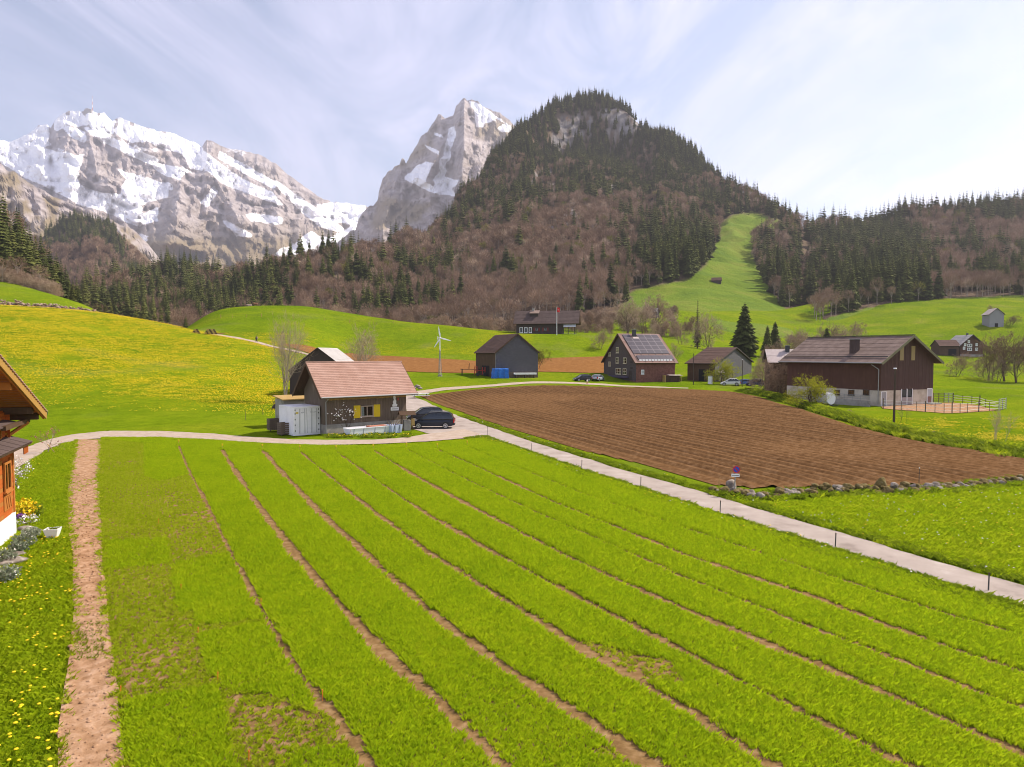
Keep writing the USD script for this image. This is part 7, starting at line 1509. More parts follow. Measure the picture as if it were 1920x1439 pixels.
# ================================================================ vehicles
def car(name, label, loc, deg, L, W, belt, top, paint, z=0.0, wheel_r=0.33, wb=None, glass=None, group=None, zb=0.27, rails=False):
    t = site(name, label, 'car', loc, z, deg, group)
    bx, bz = np.array(belt, float).T; tx, tz = np.array(top, float).T
    def tube_(xs, lo, hi, w_lo, w_hi, ends=True):
        ring = []
        for x in xs:
            a, b, wl, wh = lo(x), hi(x), w_lo(x), w_hi(x); r = min(0.06, (b - a) * 0.3)
            ring.append([(x, -wl * 0.94, a), (x, -wl, a + r * 1.5), (x, -(wl * 0.55 + wh * 0.45) * 1.015, a * 0.4 + b * 0.6), (x, -wh, b - r), (x, -wh * 0.93, b), (x, 0, b + 0.015), (x, wh * 0.93, b), (x, wh, b - r), (x, (wl * 0.55 + wh * 0.45) * 1.015, a * 0.4 + b * 0.6), (x, wl, a + r * 1.5), (x, wl * 0.94, a)])
        n = len(ring[0]); V = np.array(ring).reshape(-1, 3); F = []
        for i in range(len(xs) - 1):
            for j in range(n):
                k = (j + 1) % n; p, q, r_, s_ = i * n + j, i * n + k, (i + 1) * n + k, (i + 1) * n + j; F += [[p, r_, q], [p, s_, r_]]
        for base, fl in ((0, 1), ((len(xs) - 1) * n, 0)):
            for j in range(1, n - 1): F.append([base, base + j, base + j + 1][::1 if not fl else -1])
        return V, np.array(F)[:, ::-1]
    hw = W / 2; nose = lambda x: 1 - 0.16 * np.clip((abs(x) - (L / 2 - 0.55)) / 0.55, 0, 1) ** 2
    xs = np.linspace(-L / 2, L / 2, 40)
    obj('body', tube_(xs, lambda x: zb + 0.10 * np.clip((abs(x) - (L / 2 - 0.35)) / 0.35, 0, 1), lambda x: np.interp(x, bx, bz), lambda x: hw * nose(x), lambda x: hw * 0.965 * nose(x)), paint, t, smooth=35)
    gx0, gx1 = tx[0], tx[-1]; gs = np.linspace(gx0 + 0.02, gx1 - 0.02, 26)
    bot = lambda x: np.interp(x, bx, bz) - 0.02; topf = lambda x: max(np.interp(x, tx, tz), bot(x) + 0.02)
    obj('glazing', tube_(gs, bot, lambda x: topf(x) - 0.035, lambda x: hw * 0.95, lambda x: hw * 0.95 - 0.24 * (topf(x) - bot(x))), glass or CARGLASS, t, smooth=35)
    mid_ = [x for x in gs if np.interp(x, tx, tz) > max(tz) - 0.12]; w_t = lambda x: hw * 0.95 - 0.24 * (topf(x) - bot(x))
    obj('roof', tube_(np.linspace(mid_[0] - 0.05, mid_[-1] + 0.05, 14), lambda x: topf(x) - 0.06, lambda x: topf(x), lambda x: w_t(x) + 0.012, lambda x: w_t(x) - 0.01), paint, t, smooth=35)
    pil = []
    for s in (-1, 1):
        for x in np.linspace(mid_[0] + 0.02, mid_[-1] - 0.1, 4)[1:-1] if mid_[-1] - mid_[0] > 1 else []:
            pil.append(bar((x, s * hw * 0.957, bot(x)), (x, s * (w_t(x) + 0.008), topf(x) - 0.03), 0.09, 0.03, (0, 1, 0)))
        for x0, x1 in ((gx1, mid_[-1]), (gx0, mid_[0])): pil.append(bar((x0, s * hw * 0.94, bot(x0) + 0.02), (x1, s * (w_t(x1) + 0.004), topf(x1) - 0.03), 0.09, 0.05, (0, 1, 0)))
    obj('pillar', cat_(pil), paint, t)
    wb = wb or L * 0.6
    for sx in (-1, 1):
        for s in (-1, 1):
            x = sx * wb / 2 + 0.04; y = s * (hw - 0.10)
            w_ = obj('wheel', beam((x, y - 0.10, wheel_r), (x, y + 0.115, wheel_r) if s > 0 else (x, y + 0.10, wheel_r), wheel_r, 22) if s > 0 else beam((x, y - 0.115, wheel_r), (x, y + 0.10, wheel_r), wheel_r, 22), TYRE, t)
            yo = y + s * 0.118
            spk = [bar((x, yo, wheel_r), (x + 0.66 * wheel_r * math.cos(a), yo, wheel_r + 0.66 * wheel_r * math.sin(a)), 0.05, 0.02, (0, 1, 0)) for a in np.arange(0, 6.2, 2 * math.pi / 5)]
            obj('rim', cat_([beam((x, yo - 0.012, wheel_r), (x, yo + 0.006, wheel_r), wheel_r * 0.30, 10)] + spk + [bar((x + 0.64 * wheel_r * math.cos(a), yo, wheel_r + 0.64 * wheel_r * math.sin(a)), (x + 0.64 * wheel_r * math.cos(a + 0.63), yo, wheel_r + 0.64 * wheel_r * math.sin(a + 0.63)), 0.05, 0.02, (0, 1, 0)) for a in np.arange(0, 6.2, 2 * math.pi / 10)]), RIM, w_)
            obj('wheel_arch', cat_([bar((x + (wheel_r + 0.05) * math.cos(a), s * (hw + 0.004), wheel_r + (wheel_r + 0.05) * math.sin(a)), (x + (wheel_r + 0.05) * math.cos(a + 0.4), s * (hw + 0.004), wheel_r + (wheel_r + 0.05) * math.sin(a + 0.4)), 0.05, 0.035, (0, 1, 0)) for a in np.arange(0, 3.0, 0.392)]), TYRE, t)
    zh = np.interp(L / 2 - 0.2, bx, bz) - 0.14; zt = np.interp(-L / 2 + 0.1, bx, bz)
    for s in (-1, 1):
        obj('headlight', box2((L / 2 - 0.24, s * hw * 0.62 - 0.16, zh - 0.07), (L / 2 - 0.015, s * hw * 0.62 + 0.16, zh + 0.07)), LAMP, t)
        obj('tail_light', box2((-L / 2 - 0.012, s * hw * 0.80 - 0.10, zt - 0.34), (-L / 2 + 0.14, s * hw * 0.80 + 0.105, zt + 0.02)), TAIL, t)
        obj('mirror', box2((gx1 - 0.62, s * hw * 1.06 - 0.09, bot(gx1 - 0.6) + 0.02), (gx1 - 0.48, s * hw * 1.06 + 0.09, bot(gx1 - 0.6) + 0.2)), paint, t)
    obj('bumper', cat_([box2((L / 2 - 0.10, -hw * 0.72, zb + 0.08), (L / 2 + 0.02, hw * 0.72, zb + 0.22)), box2((-L / 2 - 0.02, -hw * 0.74, zb + 0.10), (-L / 2 + 0.08, hw * 0.74, zb + 0.24))]), TYRE, t)
    obj('number_plate', box2((-L / 2 - 0.016, -0.26, zt - 0.42), (-L / 2 - 0.004, 0.26, zt - 0.31)), WHITE_P, t); obj('number_plate', box2((L / 2 + 0.021, -0.22, zb + 0.1), (L / 2 + 0.028, 0.22, zb + 0.2)), WHITE_P, t)
    if rails: obj('roof_rail', cat_([bar((mid_[0] + 0.1, s * (w_t(0) - 0.1), topf(0) + 0.06), (mid_[-1] - 0.1, s * (w_t(0) - 0.1), topf(0) + 0.06), 0.035, 0.035) for s in (-1, 1)]), METAL, t)
    return t
CARGLASS = plain('car_glass_look', (0.012, 0.014, 0.016), 0.04, 0.0, 0.9); TYRE = plain('rubber_look', (0.018, 0.018, 0.018), 0.85); RIM = plain('alloy_look', (0.5, 0.48, 0.47), 0.35, 0.7)
LAMP = plain('headlight_look', (0.55, 0.56, 0.56), 0.1, 0.0, 0.9); TAIL = plain('tail_light_look', (0.42, 0.012, 0.012), 0.25)
def paint(name, c): return plain(name, c, 0.4, 0.0, 0.3, coat_weight=0.22, coat_roughness=0.05)
BLACK_P, GREY_PA, SILVER, BLUE_PA, WHITE_PA = paint('black_car_paint', (0.010, 0.011, 0.018)), paint('dark_car_paint', (0.022, 0.02, 0.024)), paint('silver_car_paint', (0.32, 0.34, 0.38)), paint('blue_car_paint', (0.10, 0.16, 0.34)), paint('white_car_paint', (0.62, 0.61, 0.58))
mpv_b = [(-2.32, 0.86), (-2.2, 0.98), (-1.0, 0.96), (0.9, 0.94), (1.4, 0.92), (2.0, 0.78), (2.28, 0.62), (2.34, 0.52)]
mpv_t = [(-2.22, 0.97), (-2.05, 1.55), (-1.7, 1.69), (-0.6, 1.745), (0.25, 1.69), (0.65, 1.54), (1.62, 0.93)]
P = np.array(onflat([(812, 803.5)])[0]); car('minivan', 'black minivan parked side-on at the corner of the timber workshop', P, 181.5, 4.65, 1.82, mpv_b, mpv_t, BLACK_P, 0.05, 0.33, 2.84, rails=True)
P = np.array(onflat([(795, 793.5)])[0]); car('parked_car', 'dark car half hidden behind the black minivan', P + [0.0, 1.0], 195, 4.3, 1.76, [(x * 0.93, z - 0.02) for x, z in mpv_b], [(x * 0.93, z - 0.02) for x, z in mpv_t], GREY_PA, 0.05, 0.32, 2.6)
hat_b = [(-2.0, 0.82), (-1.85, 0.96), (0.8, 0.92), (1.3, 0.86), (1.85, 0.68), (2.02, 0.5)]; hat_t = [(-1.9, 0.95), (-1.6, 1.38), (-0.9, 1.55), (0.0, 1.52), (0.35, 1.42), (1.15, 0.88)]
sed_b = [(-2.2, 0.74), (-2.1, 0.92), (-1.4, 0.94), (1.0, 0.88), (1.9, 0.68), (2.2, 0.5)]; sed_t = [(-1.75, 0.94), (-1.0, 1.36), (-0.3, 1.42), (0.3, 1.36), (1.15, 0.88)]
p = on(1092, 715); car('parked_car', 'dark estate car parked on the grass left of the solar house', p[:2], 200, 4.1, 1.75, hat_b, hat_t, GREY_PA, p[2], 0.32)
p = on(1121, 714.5); car('parked_car', 'silver car parked between the dark car and the solar house', p[:2], 62, 4.4, 1.78, sed_b, sed_t, SILVER, p[2], 0.32)
p = at(1369.5, 722, 146); car('parked_car', 'white car parked under the light green tree by the low brown barn', (p[0], 146), 165, 4.2, 1.75, hat_b, hat_t, WHITE_PA, HS(p[0], 146), 0.32)
p = at(1394, 723, 147); car('parked_car', 'light blue car parked near the telegraph pole by the low brown barn', (p[0], 147), 172, 4.3, 1.75, sed_b, sed_t, BLUE_PA, HS(p[0], 147), 0.32)
p = at(1415, 724, 146); car('parked_car', 'dark blue car partly hidden by bare trees right of the light blue car', (p[0], 146), 175, 4.2, 1.75, hat_b, hat_t, paint('navy_car_paint', (0.03, 0.035, 0.08)), HS(p[0], 146), 0.32)
p = at(1331.5, 717, 150); t = site('white_drum', 'pale upright drum standing in front of the low brown barn', 'drum', (p[0], 150), HS(p[0], 150), 0)
obj('barrel', cat_([beam((0, 0, -0.1), (0, 0, 1.7), 0.48, 16)]), WHITEWASH, t); obj('lid', beam((0, 0, 1.7), (0, 0, 1.78), 0.5, 16), METAL, t)
# ================================================================ wind turbine, poles, signs, stakes
p = on(825, 706); t = site('wind_turbine', 'small white three bladed wind turbine on a grey lattice mast', 'wind turbine', p[:2], p[2], 0)
ht = zrow(634, p[1]) - p[2]; ms = []
legs = [np.array([0.42 * math.cos(a), 0.42 * math.sin(a), 0]) for a in (0.5, 2.6, 4.7)]
for l in legs: ms.append(beam(l, l * 0.25 + [0, 0, ht * 0.7], 0.05, 5))
for k in range(9):
    z0_, z1_ = ht * 0.7 * k / 9, ht * 0.7 * (k + 1) / 9
    for i in range(3):
        a, b = legs[i], legs[(i + 1) % 3]; s0, s1 = 1 - 0.75 * k / 9, 1 - 0.75 * (k + 1) / 9
        ms.append(beam(a * s0 + [0, 0, z0_], b * s1 + [0, 0, z1_], 0.025, 4)); ms.append(beam(a * s1 + [0, 0, z1_], b * s1 + [0, 0, z1_], 0.022, 4))
obj('lattice_mast', cat_(ms), METAL, t); obj('pole', beam((0, 0, ht * 0.66), (0, 0, ht), 0.10, 8), WHITE_P, t)
obj('footing', beam((0, 0, -0.3), (0, 0, 0.35), 0.5, 10), CONCRETE, t)
ax = np.array([0.35, -0.94, 0.0]); hb = np.array([0, 0, ht]) + ax * 0.5
obj('nacelle', cat_([beam(np.array([0, 0, ht]) - ax * 0.5, hb, 0.17, 10, 0.14), beam(hb, hb + ax * 0.25, 0.2, 10, 0.04)]), WHITE_P, t)
obj('tail_vane', cat_([bar(np.array([0, 0, ht]) - ax * 0.5, np.array([0, 0, ht]) - ax * 1.5, 0.05, 0.05), plate([np.array([0, 0, ht]) - ax * 1.4 + [0, 0, -0.3], np.array([0, 0, ht]) - ax * 2.2 + [0, 0, -0.4], np.array([0, 0, ht]) - ax * 2.2 + [0, 0, 0.4], np.array([0, 0, ht]) - ax * 1.4 + [0, 0, 0.3]], 0.03)]), WHITE_P, t)
rt = np.array([0.94, 0.35, 0.0])
for (du, dv) in ((-15, 83), (82, -22), (-45, -67)):
    d = (rt * du + np.array([0, 0, 1.0]) * dv); d /= np.linalg.norm(d); w = np.cross(ax, d)
    obj('blade', cat_([plate([hb + d * 0.15 - w * 0.10, hb + d * 0.15 + w * 0.10, hb + d * 0.8 + w * 0.17 - ax * 0.03, hb + d * 0.8 - w * 0.17 + ax * 0.03], 0.04), plate([hb + d * 0.8 - w * 0.17 + ax * 0.03, hb + d * 0.8 + w * 0.17 - ax * 0.03, hb + d * 2.55 + w * 0.06, hb + d * 2.55 - w * 0.06], 0.04)]), WHITE_P, t)
def pole(name, label, u, v_base, v_top, r, m_, cap=None, group=None, Y=None, lean=0.0):
    p = on(u, v_base) if Y is None else np.array([(u - 960) / 1280 * Y, Y, HS((u - 960) / 1280 * Y, Y)])
    t = site(name, label, 'pole' if r > 0.06 else 'post', p[:2], p[2], 0, group); h = zrow(v_top, p[1]) - p[2]
    obj('shaft', beam((0, 0, -0.3), (lean, 0, h), r, 8 if r > 0.05 else 6, r * 0.75), m_, t)
    if cap: obj('cap', beam((lean, 0, h - 0.02), (lean, 0, h + cap), r * 1.5, 8, r * 1.2), WHITE_P, t)
    return t, p, h
pole('telegraph_pole', 'wooden telegraph pole with pale top in front of the big barn gable', 1678.5, 797, 692, 0.13, POLE_WOOD, 0.12, 'telegraph poles', 78.5)
pole('telegraph_pole', 'thin wooden pole on the grass right of the firewood stack', 1300, 722, 663, 0.10, POLE_WOOD, None, 'telegraph poles')
pole('telegraph_pole', 'thin pole rising behind the light blue car', 1392, 726, 675, 0.09, POLE_WOOD, 0.1, 'telegraph poles', 143)
pole('pole', 'thin mast standing on the bright top of the wooded hill', 1203, 214, 200, 0.0, METAL, None, None, 1330) if False else None
for k, (u, v, vt, lab) in enumerate([(913.5, 819, 801, 'thin dark post at the junction of lane and gravel track'), (996.5, 848, 833, 'second thin post beside the lane down from the junction'), (1090.5, 881, 864, 'third thin post beside the lane down from the junction'), (1201, 915, 896, 'fourth thin post beside the lane down from the junction'), (1350, 963, 941, 'thin post by the lane opposite the no parking sign'),
                                 (1566, 1027, 1002, 'thin post by the lane below the middle of the right meadow'), (1853, 1109, 1077, 'nearest thin post beside the lane at the right edge')]):
    p = np.array(onflat([(u, v)])[0]); h = zrow(vt, p[1]); t = site('lane_post', lab, 'post', p, 0.0, 0, 'thin marker posts along the lane')
    obj('shaft', beam((0, 0, -0.2), (0.02, 0.01, h), 0.022, 6), STEEL_DK, t); obj('tip', beam((0.02, 0.01, h), (0.02, 0.01, h + 0.05), 0.027, 6), W_BROWN, t)
nm = ['first', 'second', 'third', 'fourth', 'fifth', 'sixth', 'seventh', 'eighth', 'ninth']
for k, (key, (pts, w)) in enumerate(FUR.items()):
    u, v = pts[0]; p = np.array(onflat([(u, v - 2)])[0]); t = site('furrow_stake', f'yellow tipped stake at the head of the {nm[k]} furrow from the left', 'stake', p, 0.0, 0, 'yellow stakes at the heads of the furrows')
    obj('shaft', beam((0, 0, -0.1), (0, 0, 0.42), 0.018, 5), W_HONEY, t); obj('flag', beam((0, 0, 0.36), (0.0, 0, 0.52), 0.055, 8, 0.07), YELLOW_P, t)
ORANGE_P = plain('orange_paint_look', (0.70, 0.17, 0.02), 0.6)
for k, (u, v, lab) in enumerate([(408, 1283, 'orange stake at the corner of the lower left crop plot'), (371, 1196, 'orange stake at the top of the lush middle plot'), (339, 1112, 'orange stake at the lower end of the narrow dark gap'), (226, 1310, 'orange stake beside the tilled strip'), (297, 985, 'orange stake in the sparse left part of the field'), (466, 1435, 'orange stake at the lower edge near the bare patch'), (489, 1140, 'orange stake beside the first furrow'), (604, 1317, 'orange stake further down the first furrow')]):
    p = np.array(onflat([(u, v)])[0]); t = site('plot_stake', lab, 'stake', p, 0.0, 0, 'orange stakes in the trial plots'); obj('shaft', beam((0, 0, -0.1), (0.01, 0, 0.26), 0.009, 5), ORANGE_P, t); obj('tip', beam((0.01, 0, 0.26), (0.01, 0, 0.30), 0.014, 5), ORANGE_P, t)
for u, v, vt, lab in ((460.5, 788, 771, 'pale fence post on the grass left of the crates'), (493, 778, 766, 'thinner fence post on the grass behind the crates')): pole('fence_post', lab, u, v, vt, 0.03, W_GREY, None, 'fence posts left of the container')
P = np.array(onflat([(1374, 930)])[0]); t = site('no_parking_sign', 'round blue no parking sign with white plate below on a leaning post', 'sign', P, 0.0, -8)
tp = np.array([0.17, 0.0, 1.50]); obj('post', beam((0, 0, -0.2), tp + [0.01, 0, 0.08], 0.03, 8), METAL, t)
def disc(c, r0, r1, th, n=28):
    v, f = [], []
    for i in range(n):
        a = 2 * math.pi * i / n
        for (r, y) in ((r0, 0), (r1, 0), (r1, th), (r0, th)): v.append([c[0] + r * math.cos(a), c[1] + y, c[2] + r * math.sin(a)])
    for i in range(n):
        j = (i + 1) % n
        for k in range(4): l = (k + 1) % 4; f += [[4 * i + k, 4 * j + k, 4 * j + l], [4 * i + k, 4 * j + l, 4 * i + l]]
    return np.array(v), np.array(f)
S_RED, S_BLUE = plain('sign_red_look', (0.55, 0.02, 0.025), 0.4), plain('sign_blue_look', (0.02, 0.07, 0.40), 0.4)
c = tp + [0, -0.045, 0]; sg = obj('sign_face', disc(c, 0.0, 0.195, 0.012), S_BLUE, t); obj('rim', disc(c + [0, -0.004, 0], 0.16, 0.205, 0.014), S_RED, sg); obj('bar', bar(c + [-0.125, -0.006, 0.125], c + [0.125, -0.006, -0.125], 0.012, 0.05), S_RED, sg)
pl_ = obj('plate', box2((-0.10, -0.055, 1.08), (0.34, -0.04, 1.25)), WHITE_P, t); obj('lettering', cat_([box2((-0.06 + i * 0.055, -0.059, 1.135), (-0.06 + i * 0.055 + 0.034, -0.0555, 1.19)) for i in range(7)]), STEEL_DK, pl_)
pole('wall_post', 'thin pale post at the left end of the stone wall', 1348, 926, 898, 0.025, W_HONEY); pole('wall_post', 'thin post with white top behind the stone wall', 1723, 909, 878, 0.02, STEEL_DK, 0.06)
# ================================================================ walls of stone
def lay_stones(t, line, n, r0, r1, hgt, width, mats, seed, part='stone'):
    g = np.random.default_rng(seed); L = LineString(line); c0 = np.array([L.coords[0][0], L.coords[0][1]])
    for k in range(n):
        s = (k + g.uniform(0, 1)) / n * L.length; p = np.array(L.interpolate(s).coords[0]); r = g.uniform(r0, r1); row = g.random()
        q = p + g.normal(0, width / 2, 2); z = HS(*q) + r * 0.3 + (hgt - r) * (row ** 1.2) * np.clip(1 - np.hypot(*(q - p)) / width, 0.2, 1)
        obj(part, move(rock(seed * 1000 + k, r, (1.15, 0.9, 0.75), 1 if r < 0.3 else 2), (q[0] - c0[0], q[1] - c0[1], z - 0.0), g.uniform(0, 360)), mats[int(g.random() * len(mats))], t)
ln = onflat([(1344, 924), (1385, 931), (1425, 936), (1470, 931), (1530, 926), (1600, 924), (1680, 924), (1740, 921), (1800, 917), (1860, 912), (1925, 906), (2040, 897)])
t = thing('field_stone_wall', 'tumbled mossy stone wall between ploughed field and right meadow', 'wall', (ln[0][0], ln[0][1], 0))
lay_stones(t, ln, 298, 0.13, 0.31, 0.72, 0.30, [STONE, MOSS, MOSS], 61)
for k, (u, v, r, lab) in enumerate([(1370, 921, 0.36, 'large upright boulder beside the no parking sign'), (1652, 921, 0.40, 'biggest dark boulder in the middle of the stone wall')]):
    p = onflat([(u, v)])[0]; obj('boulder', move(rock(430 + k, r, (0.9, 0.8, 1.25), 2), (p[0], p[1], r * 0.7), 20), MOSS if k else STONE, None, 40, lab, 'boulder')
gl = np.random.default_rng(62); L = LineString(ln); s = gl.uniform(0, L.length, 900); wq = np.array([L.interpolate(x).coords[0] for x in s]) + gl.normal(0, 0.5, (900, 2))
instancer('wall_weeds', vp, np.column_stack([wq, H(wq[:, 0], wq[:, 1])]), gl.uniform(0, 6, 900), gl.uniform(0.8, 1.9, 900), gl.integers(0, 4, 900), 'weeds and grass growing along the tumbled stone wall', 'weeds')
# the overgrown bank along the far edge of the ploughed field
bank_px = [(1398, 736), (1432, 742), (1470, 752), (1510, 765), (1560, 780), (1610, 795), (1660, 810), (1720, 824), (1790, 838), (1860, 850), (1930, 860), (2050, 874)]
bl = np.array(onland(bank_px)) + [0.9, 1.2]
L = LineString(bl); g = np.random.default_rng(63)
rk = [move(rock(600 + k, g.uniform(0.18, 0.5), (1.2, 0.9, 0.7), 1), (*(np.array(L.interpolate(s_).coords[0]) + g.normal(0, 0.35, 2)), HS(*L.interpolate(s_).coords[0]) + g.uniform(0.1, 0.5)), g.uniform(0, 360)) for k, s_ in enumerate(g.uniform(0, L.length, 420))]
obj('bank_stones', cat_(rk), MOSS, None, False, 'dark mossy stones along the overgrown bank behind the ploughed field', 'stones', None, 'stuff')
n = 4200; s = g.uniform(0, L.length, n); off = g.normal(0, 1.0, n)
bq = np.array([L.interpolate(x).coords[0] for x in s]) + np.column_stack([off * 0.55, off * 0.8]) - [0.5, 0.9]
bz = H(bq[:, 0], bq[:, 1]) + 0.35 * np.exp(-((off - 0.3) / 0.8) ** 2)
instancer('bank_grass', [(tuft(170 + k, 30, 0.3, 0.5, 0.035, 0.8, 0.7), VERGE if k else WEED) for k in range(3)], np.column_stack([bq, bz]), g.uniform(0, 6, n), g.uniform(0.6, 1.3, n), g.integers(0, 3, n), 'long tangled grass on the bank behind the ploughed field', 'grass')
# pale rubble heap on the crest of the dandelion meadow
hp = [at(u, v, 203.0) for u, v in ((-160, 569), (-60, 570), (0, 571), (60, 572.5), (120, 575), (190, 580))]
L = LineString([(p[0], p[1]) for p in hp]); g = np.random.default_rng(64); rk = []
for k in range(620):
    s_ = g.uniform(0, L.length); p = np.array(L.interpolate(s_).coords[0]); hmax = (0.7 + 1.3 * meshkit.noise(np.array([[s_ / 3.5, 0, 0]]), 5)[0]); r = g.uniform(0.16, 0.48)
    q = p + g.normal(0, 0.7, 2); zq = HS(*q) + g.random() * hmax * np.exp(-(np.hypot(*(q - p)) / 1.3) ** 2)
    rk.append(move(rock(700 + k, r, (1.4, 0.8, 0.7), 1), (q[0], q[1], zq), g.uniform(0, 360)))
obj('rubble_heap', cat_(rk), grain('rubble_look', [(0.3, (0.16, 0.095, 0.06)), (0.5, (0.30, 0.20, 0.14)), (0.72, (0.46, 0.36, 0.29))], nscale=0.9, detail=6), None, False, 'long pale heap of rubble and wood along the crest of the dandelion meadow', 'rubble', None, 'stuff')
p = on(383, 627); t = site('log_stack', 'stack of pale cut logs beside the lane on the hill', 'logs', p[:2], p[2], 20)
g = np.random.default_rng(65)
for k, (x, w) in enumerate(((-2.6, 2.0), (0.3, 3.2))):
    for r in range(3):
        for c in range(int(w / 0.5) - r): obj('log', beam((x + c * 0.5 + r * 0.25, -0.8, 0.24 + r * 0.42), (x + c * 0.5 + r * 0.25 + g.uniform(-.05, .05), 0.9, 0.24 + r * 0.42), 0.22, 8), W_BROWN if (c + r) % 2 else W_HONEY, t)
obj('plank_heap', cat_([bar((2.6 + g.uniform(-.4, .4), -0.6 + 0.2 * i, 0.1 + 0.04 * i), (4.6 + g.uniform(-.4, .4), -0.4 + 0.2 * i, 0.12 + 0.04 * i), 0.2, 0.06) for i in range(7)]), W_HONEY, t)
# ================================================================ the paddock
near_px = [(1656, 767), (1690, 770), (1718, 771.5), (1735, 773), (1753, 774), (1770, 775.5), (1785, 775.5), (1800, 775), (1814, 774), (1835, 772), (1855, 770), (1873, 768)]
far_px = [(1750, 755.5), (1770, 755.5), (1787, 755.5), (1805, 757), (1822, 758.5), (1837, 760), (1848, 763), (1873, 768)]
soil_ = Polygon(onflat(near_px + far_px[::-1] + [(1735, 753.5), (1652, 763)])).buffer(0)
obj('paddock_soil', sheet(soil_, 0.8, lambda x, y: H(x, y) + 0.08 * meshkit.fbm(np.stack([x * 1.5, y * 1.5, 0 * x], -1), 3, 49), 0.02), SOIL_PALE, smooth=True, kind='structure')
def rail_fence(name, label, pts, h, rails, pr, rr, pm, rm, first_every=1):
    o = np.array(pts[0]); t = thing(name, label, 'fence', (o[0], o[1], HS(*o)))
    zs = [HS(*p) - HS(*o) for p in pts]
    for i, p in enumerate(pts): obj('post', beam((p[0] - o[0], p[1] - o[1], zs[i] - 0.2), (p[0] - o[0], p[1] - o[1], zs[i] + h * (1.15 if i % 3 == 0 else 1)), pr * (1.7 if i % 3 == 0 else 1), 6), pm, t)
    for z_ in rails: obj('rail', cat_([beam((a[0] - o[0], a[1] - o[1], za + z_), (b[0] - o[0], b[1] - o[1], zb_ + z_), rr, 4) for a, b, za, zb_ in zip(pts[:-1], pts[1:], zs[:-1], zs[1:])]), rm, t)
    return t
rail_fence('paddock_fence', 'thin post and wire fence along the near side of the paddock', onflat(near_px), 1.35, (0.35, 0.8, 1.25), 0.04, 0.02, W_GREY, WHITEWASH)
rail_fence('paddock_fence', 'post and rail fence along the far side of the paddock', onflat(far_px[2:]), 1.4, (0.5, 0.85, 1.2), 0.045, 0.035, W_DARK, WHITEWASH)
def gate(name, label, a, b, h, k=6, m_=METAL):
    a, b = np.array(a), np.array(b); t = thing(name, label, 'gate', (a[0], a[1], HS(*a))); d = np.append(b - a, 0)
    for i in range(k): obj('rail', beam(np.array([0, 0, 0.2 + i * (h - 0.2) / (k - 1)]), d + [0, 0, 0.2 + i * (h - 0.2) / (k - 1)], 0.04, 6), m_, t)
    for s_ in (0, 0.5, 1): obj('upright', beam(d * s_ + [0, 0, -0.1], d * s_ + [0, 0, h + 0.08], 0.055, 6), m_, t)
f2 = onflat(far_px)
gate('paddock_gate', 'pale tubular gate panel against the right corner of the big barn', f2[0], f2[1], 1.6, 6, W_GREY); gate('paddock_gate', 'tubular gate panel further right along the far paddock side', f2[1], f2[2], 1.6, 6)
e2 = onflat([(1873, 768), (1886, 765)]); gate('paddock_gate', 'tubular gate panel closing the right end of the paddock', e2[0], e2[1], 1.6, 6)
p = np.array(onflat([(1712, 757)])[0]); t = site('paddock_trough', 'dark feed rack with green fodder by the stable doors', 'trough', p, 0.05, 20)
obj('frame', cat_([box2((-1.4, -0.4, 0.3), (1.4, 0.4, 0.4)), box2((-1.4, -0.4, 0.4), (1.4, -0.34, 0.75)), box2((-1.4, 0.34, 0.4), (1.4, 0.4, 0.75))] + [box2((x, -0.3, 0), (x + 0.1, 0.3, 0.3)) for x in (-1.3, 1.2)]), W_DARK, t); obj('fodder', leafball(77, 160, 0.6, 0.12, 0.55, 0.4, 0.2), VERGE, t, kind='stuff')
p = np.array(onflat([(1675, 757)])[0]); t = site('tyre_stack', 'dark low heap between the doors of the big barn', 'heap', p, 0.0, 0); obj('heap', leafball(78, 260, 0.8, 0.16, 0.4, 0.45, 0.1), VERGE, t, kind='stuff'); obj('tyre', beam((0.5, -0.5, 0.1), (0.5, -0.5, 0.32), 0.45, 14), TYRE, t)
# ================================================================ by the workshop
P = np.array(onflat([(657, 819.5)])[0]); t = site('white_raised_bed', 'long white raised bed with strapped sides in front of the timber workshop', 'planter', P, 0.04, 42)
BL = 4.75
def trap(x0, x1, y0, y1, h, fl=0.14): return plate([(x0, y0, 0.0), (x1, y0, 0.0), (x1, y0 - fl, h), (x0, y0 - fl, h)], 0.05)
FOIL = plain('white_sheet_look', (0.80, 0.80, 0.82), 0.45)
obj('side', cat_([trap(0, BL, 0, 0, 0.72), plate([(BL, 1.0, 0), (0, 1.0, 0), (0, 1.14, 0.72), (BL, 1.14, 0.72)], 0.05), plate([(0, 1.0, 0), (0, 0, 0), (-0.14, -0.14, 0.72), (-0.14, 1.14, 0.72)], 0.05)]), FOIL, t); obj('bed_soil', box2((0.05, 0.02, 0.1), (BL - 0.05, 0.98, 0.6)), SOIL, t)
obj('rim', cat_([bar((-0.15, -0.13, 0.73), (BL, -0.13, 0.73), 0.09, 0.06), bar((-0.15, 1.13, 0.73), (BL, 1.13, 0.73), 0.09, 0.06)]), FOIL, t)
GS = plain('grey_strap_look', (0.30, 0.30, 0.33))
[obj('strap', plate([(x, -0.008, 0.0), (x + 0.07, -0.008, 0.0), (x + 0.07, -0.152, 0.72), (x, -0.152, 0.72)], 0.01), GS, t) for x in (0.3, 1.35, 2.6, 3.75, 4.6)]
obj('red_cloth', box2((2.2, 0.15, 0.62), (4.2, 0.85, 0.80)), plain('faded_red_cloth_look', (0.50, 0.20, 0.13)), t, label='faded red cover on the bed')
P2 = P + dirv(42) * (BL + 0.12); t = site('grey_bin', 'bluish white strapped container at the right end of the raised bed', 'container', P2, 0.04, 46)
